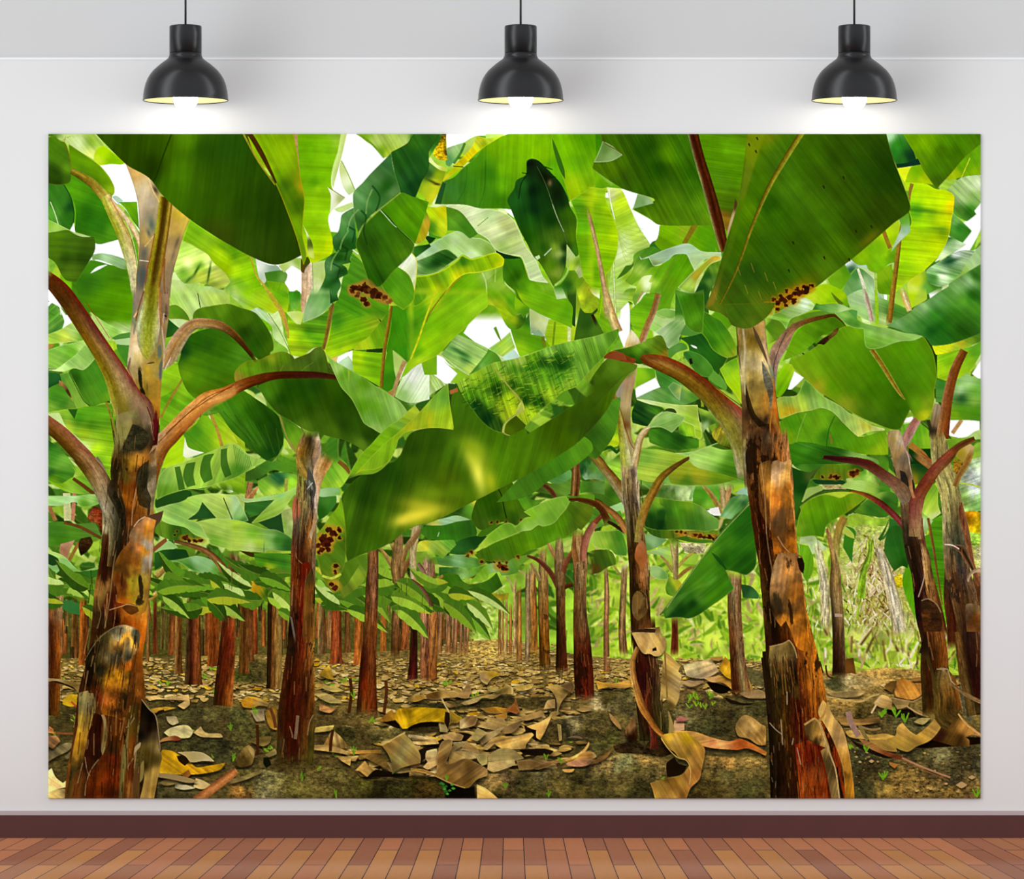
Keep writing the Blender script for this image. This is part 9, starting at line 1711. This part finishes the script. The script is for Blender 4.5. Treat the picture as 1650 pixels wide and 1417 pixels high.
def make_lamp():
    root = bpy.data.objects.new('pendant_lamp', None); COL.objects.link(root)
    o = [(r*K, lampz(y)) for r, y in OUT]; t = .0028
    inn = [(r-t, z-(t if i < 3 else t*.4)) for i, (r, z) in enumerate(o)]
    outer = o+[(69.3*K, lampz(161.2)), (69.3*K, lampz(162.4)), (68.2*K, lampz(162.6))]
    sh = link('shade', lathe(outer+[(68.2*K-.001, lampz(161))]+[(a, b) for a, b in reversed(inn)]+[(o[0][0]-t, o[0][1])], 96, closed=True), M_BLACK, root)
    li = link('reflector', lathe([(a-.0004, b-.0004) for a, b in inn[1:]]+[(68.2*K-.0016, lampz(161.2))], 96), M_INNER, root)
    li['label'] = 'pale yellow inner lining of the lamp shade'
    link('socket_cup', lathe([(0, lampz(41)), (22*K, lampz(41)), (24.8*K, lampz(41.6)), (26*K, lampz(43.4)), (26*K, lampz(85)), (24.5*K, lampz(85.6)), (24.5*K, lampz(87)), (0, lampz(87))]), M_BLACK, root)
    link('collar_ring', lathe([(24.9*K, lampz(85.2)), (25.6*K, lampz(85.4)), (25.6*K, lampz(86.4)), (24.9*K, lampz(86.6))], closed=True), M_SEAM, root)
    top = 4.3-wp(0, 162, YL).z
    link('cord', lathe([(0, lampz(41.4)), (1.7*K, lampz(41.4)), (1.7*K, top), (0, top)], 16), M_CORD, root)
    b = []
    for k in range(17):
        a = math.pi*k/16*.86; b.append((20*K*math.sin(a), lampz(158.5)-20*K*math.cos(a)))
    b += [(8*K, lampz(132)), (8*K, lampz(110)), (0, lampz(110))]
    bl = link('bulb', lathe(b, 48), M_BULB, root); bl['label'] = 'glowing warm white bulb'
    return root
def kids(o): return [c for c in bpy.data.objects if c.parent == o]
lamp = make_lamp()
LAMPS = [(299, 'black dome pendant lamp lit over the left part of the backdrop'), (839, 'black dome pendant lamp lit over the middle of the backdrop'), (1376.5, 'black dome pendant lamp lit over the right part of the backdrop')]
for i, (px, lb) in enumerate(LAMPS):
    r = lamp if i == 0 else lamp.copy()
    if i:
        COL.objects.link(r)
        for ch in kids(lamp):
            c = ch.copy(); COL.objects.link(c); c.parent = r
    r.location = wp(px, 162, YL); r['label'] = lb; r['category'] = 'lamp'; r['group'] = 'pendant lamps above the backdrop'

# ---- daylight of the open room
w = bpy.data.worlds.new('daylight'); SC.world = w; w.use_nodes = True; t = w.node_tree; t.nodes.clear()
out = N(t, 'ShaderNodeOutputWorld'); bg = N(t, 'ShaderNodeBackground'); tc = N(t, 'ShaderNodeTexCoord')
def spot(d, power, gain):
    v = Vector(d).normalized()
    dp = N(t, 'ShaderNodeVectorMath', operation='DOT_PRODUCT'); dp.inputs[1].default_value = v; t.links.new(tc.outputs['Generated'], dp.inputs[0])
    mx = N(t, 'ShaderNodeMath', operation='MAXIMUM'); mx.inputs[1].default_value = 0; t.links.new(dp.outputs['Value'], mx.inputs[0])
    pw = N(t, 'ShaderNodeMath', operation='POWER'); pw.inputs[1].default_value = power; t.links.new(mx.outputs[0], pw.inputs[0])
    ml = N(t, 'ShaderNodeMath', operation='MULTIPLY'); ml.inputs[1].default_value = gain; t.links.new(pw.outputs[0], ml.inputs[0])
    return ml.outputs[0]
def band(az, power, gain):
    """an added bright band of world light towards az, at all heights"""
    m = N(t, 'ShaderNodeVectorMath', operation='MULTIPLY'); m.inputs[1].default_value = (1, 1, 0); t.links.new(tc.outputs['Generated'], m.inputs[0])
    n = N(t, 'ShaderNodeVectorMath', operation='NORMALIZE'); t.links.new(m.outputs['Vector'], n.inputs[0])
    dp = N(t, 'ShaderNodeVectorMath', operation='DOT_PRODUCT'); dp.inputs[1].default_value = Vector((*az, 0)).normalized(); t.links.new(n.outputs['Vector'], dp.inputs[0])
    mx = N(t, 'ShaderNodeMath', operation='MAXIMUM'); mx.inputs[1].default_value = 0; t.links.new(dp.outputs['Value'], mx.inputs[0])
    pw = N(t, 'ShaderNodeMath', operation='POWER'); pw.inputs[1].default_value = power; t.links.new(mx.outputs[0], pw.inputs[0])
    ml = N(t, 'ShaderNodeMath', operation='MULTIPLY'); ml.inputs[1].default_value = gain; t.links.new(pw.outputs[0], ml.inputs[0])
    return ml.outputs[0]
terms = [band((-.80, -.60), 46, 4.2), band((.985, -.17), 70, 4.0), spot((-.70, -.66, .28), 2.4, .98), spot((.72, -.64, .28), 2.4, .93), spot((0, -.6, .8), 4, .15)]  # both bands are invented sources, added for highlights on the lamp shades
acc = None
for s_ in terms:
    if acc is None: acc = s_; continue
    ad = N(t, 'ShaderNodeMath', operation='ADD'); t.links.new(acc, ad.inputs[0]); t.links.new(s_, ad.inputs[1]); acc = ad.outputs[0]
ad = N(t, 'ShaderNodeMath', operation='ADD'); ad.inputs[1].default_value = .16; t.links.new(acc, ad.inputs[0])
t.links.new(ad.outputs[0], bg.inputs['Strength']); bg.inputs['Color'].default_value = (.982, 1, 1.018, 1); t.links.new(bg.outputs[0], out.inputs[0])

# ---- camera
cd = bpy.data.cameras.new('camera'); cam = bpy.data.objects.new('camera', cd); COL.objects.link(cam)
cam.location = (0, CAMY, CZ); cam.rotation_euler = (math.pi/2, 0, 0)
cd.sensor_fit = 'HORIZONTAL'; cd.sensor_width = 36; cd.lens = FPX*36/1650; cd.shift_y = (HOR-708.5)/1650; cd.clip_end = 200
SC.camera = cam
SC.view_settings.view_transform = 'Standard'; SC.view_settings.look = 'None'; SC.view_settings.gamma = 1; SC.view_settings.exposure = EXPO if 'EXPO' in globals() else -0.05
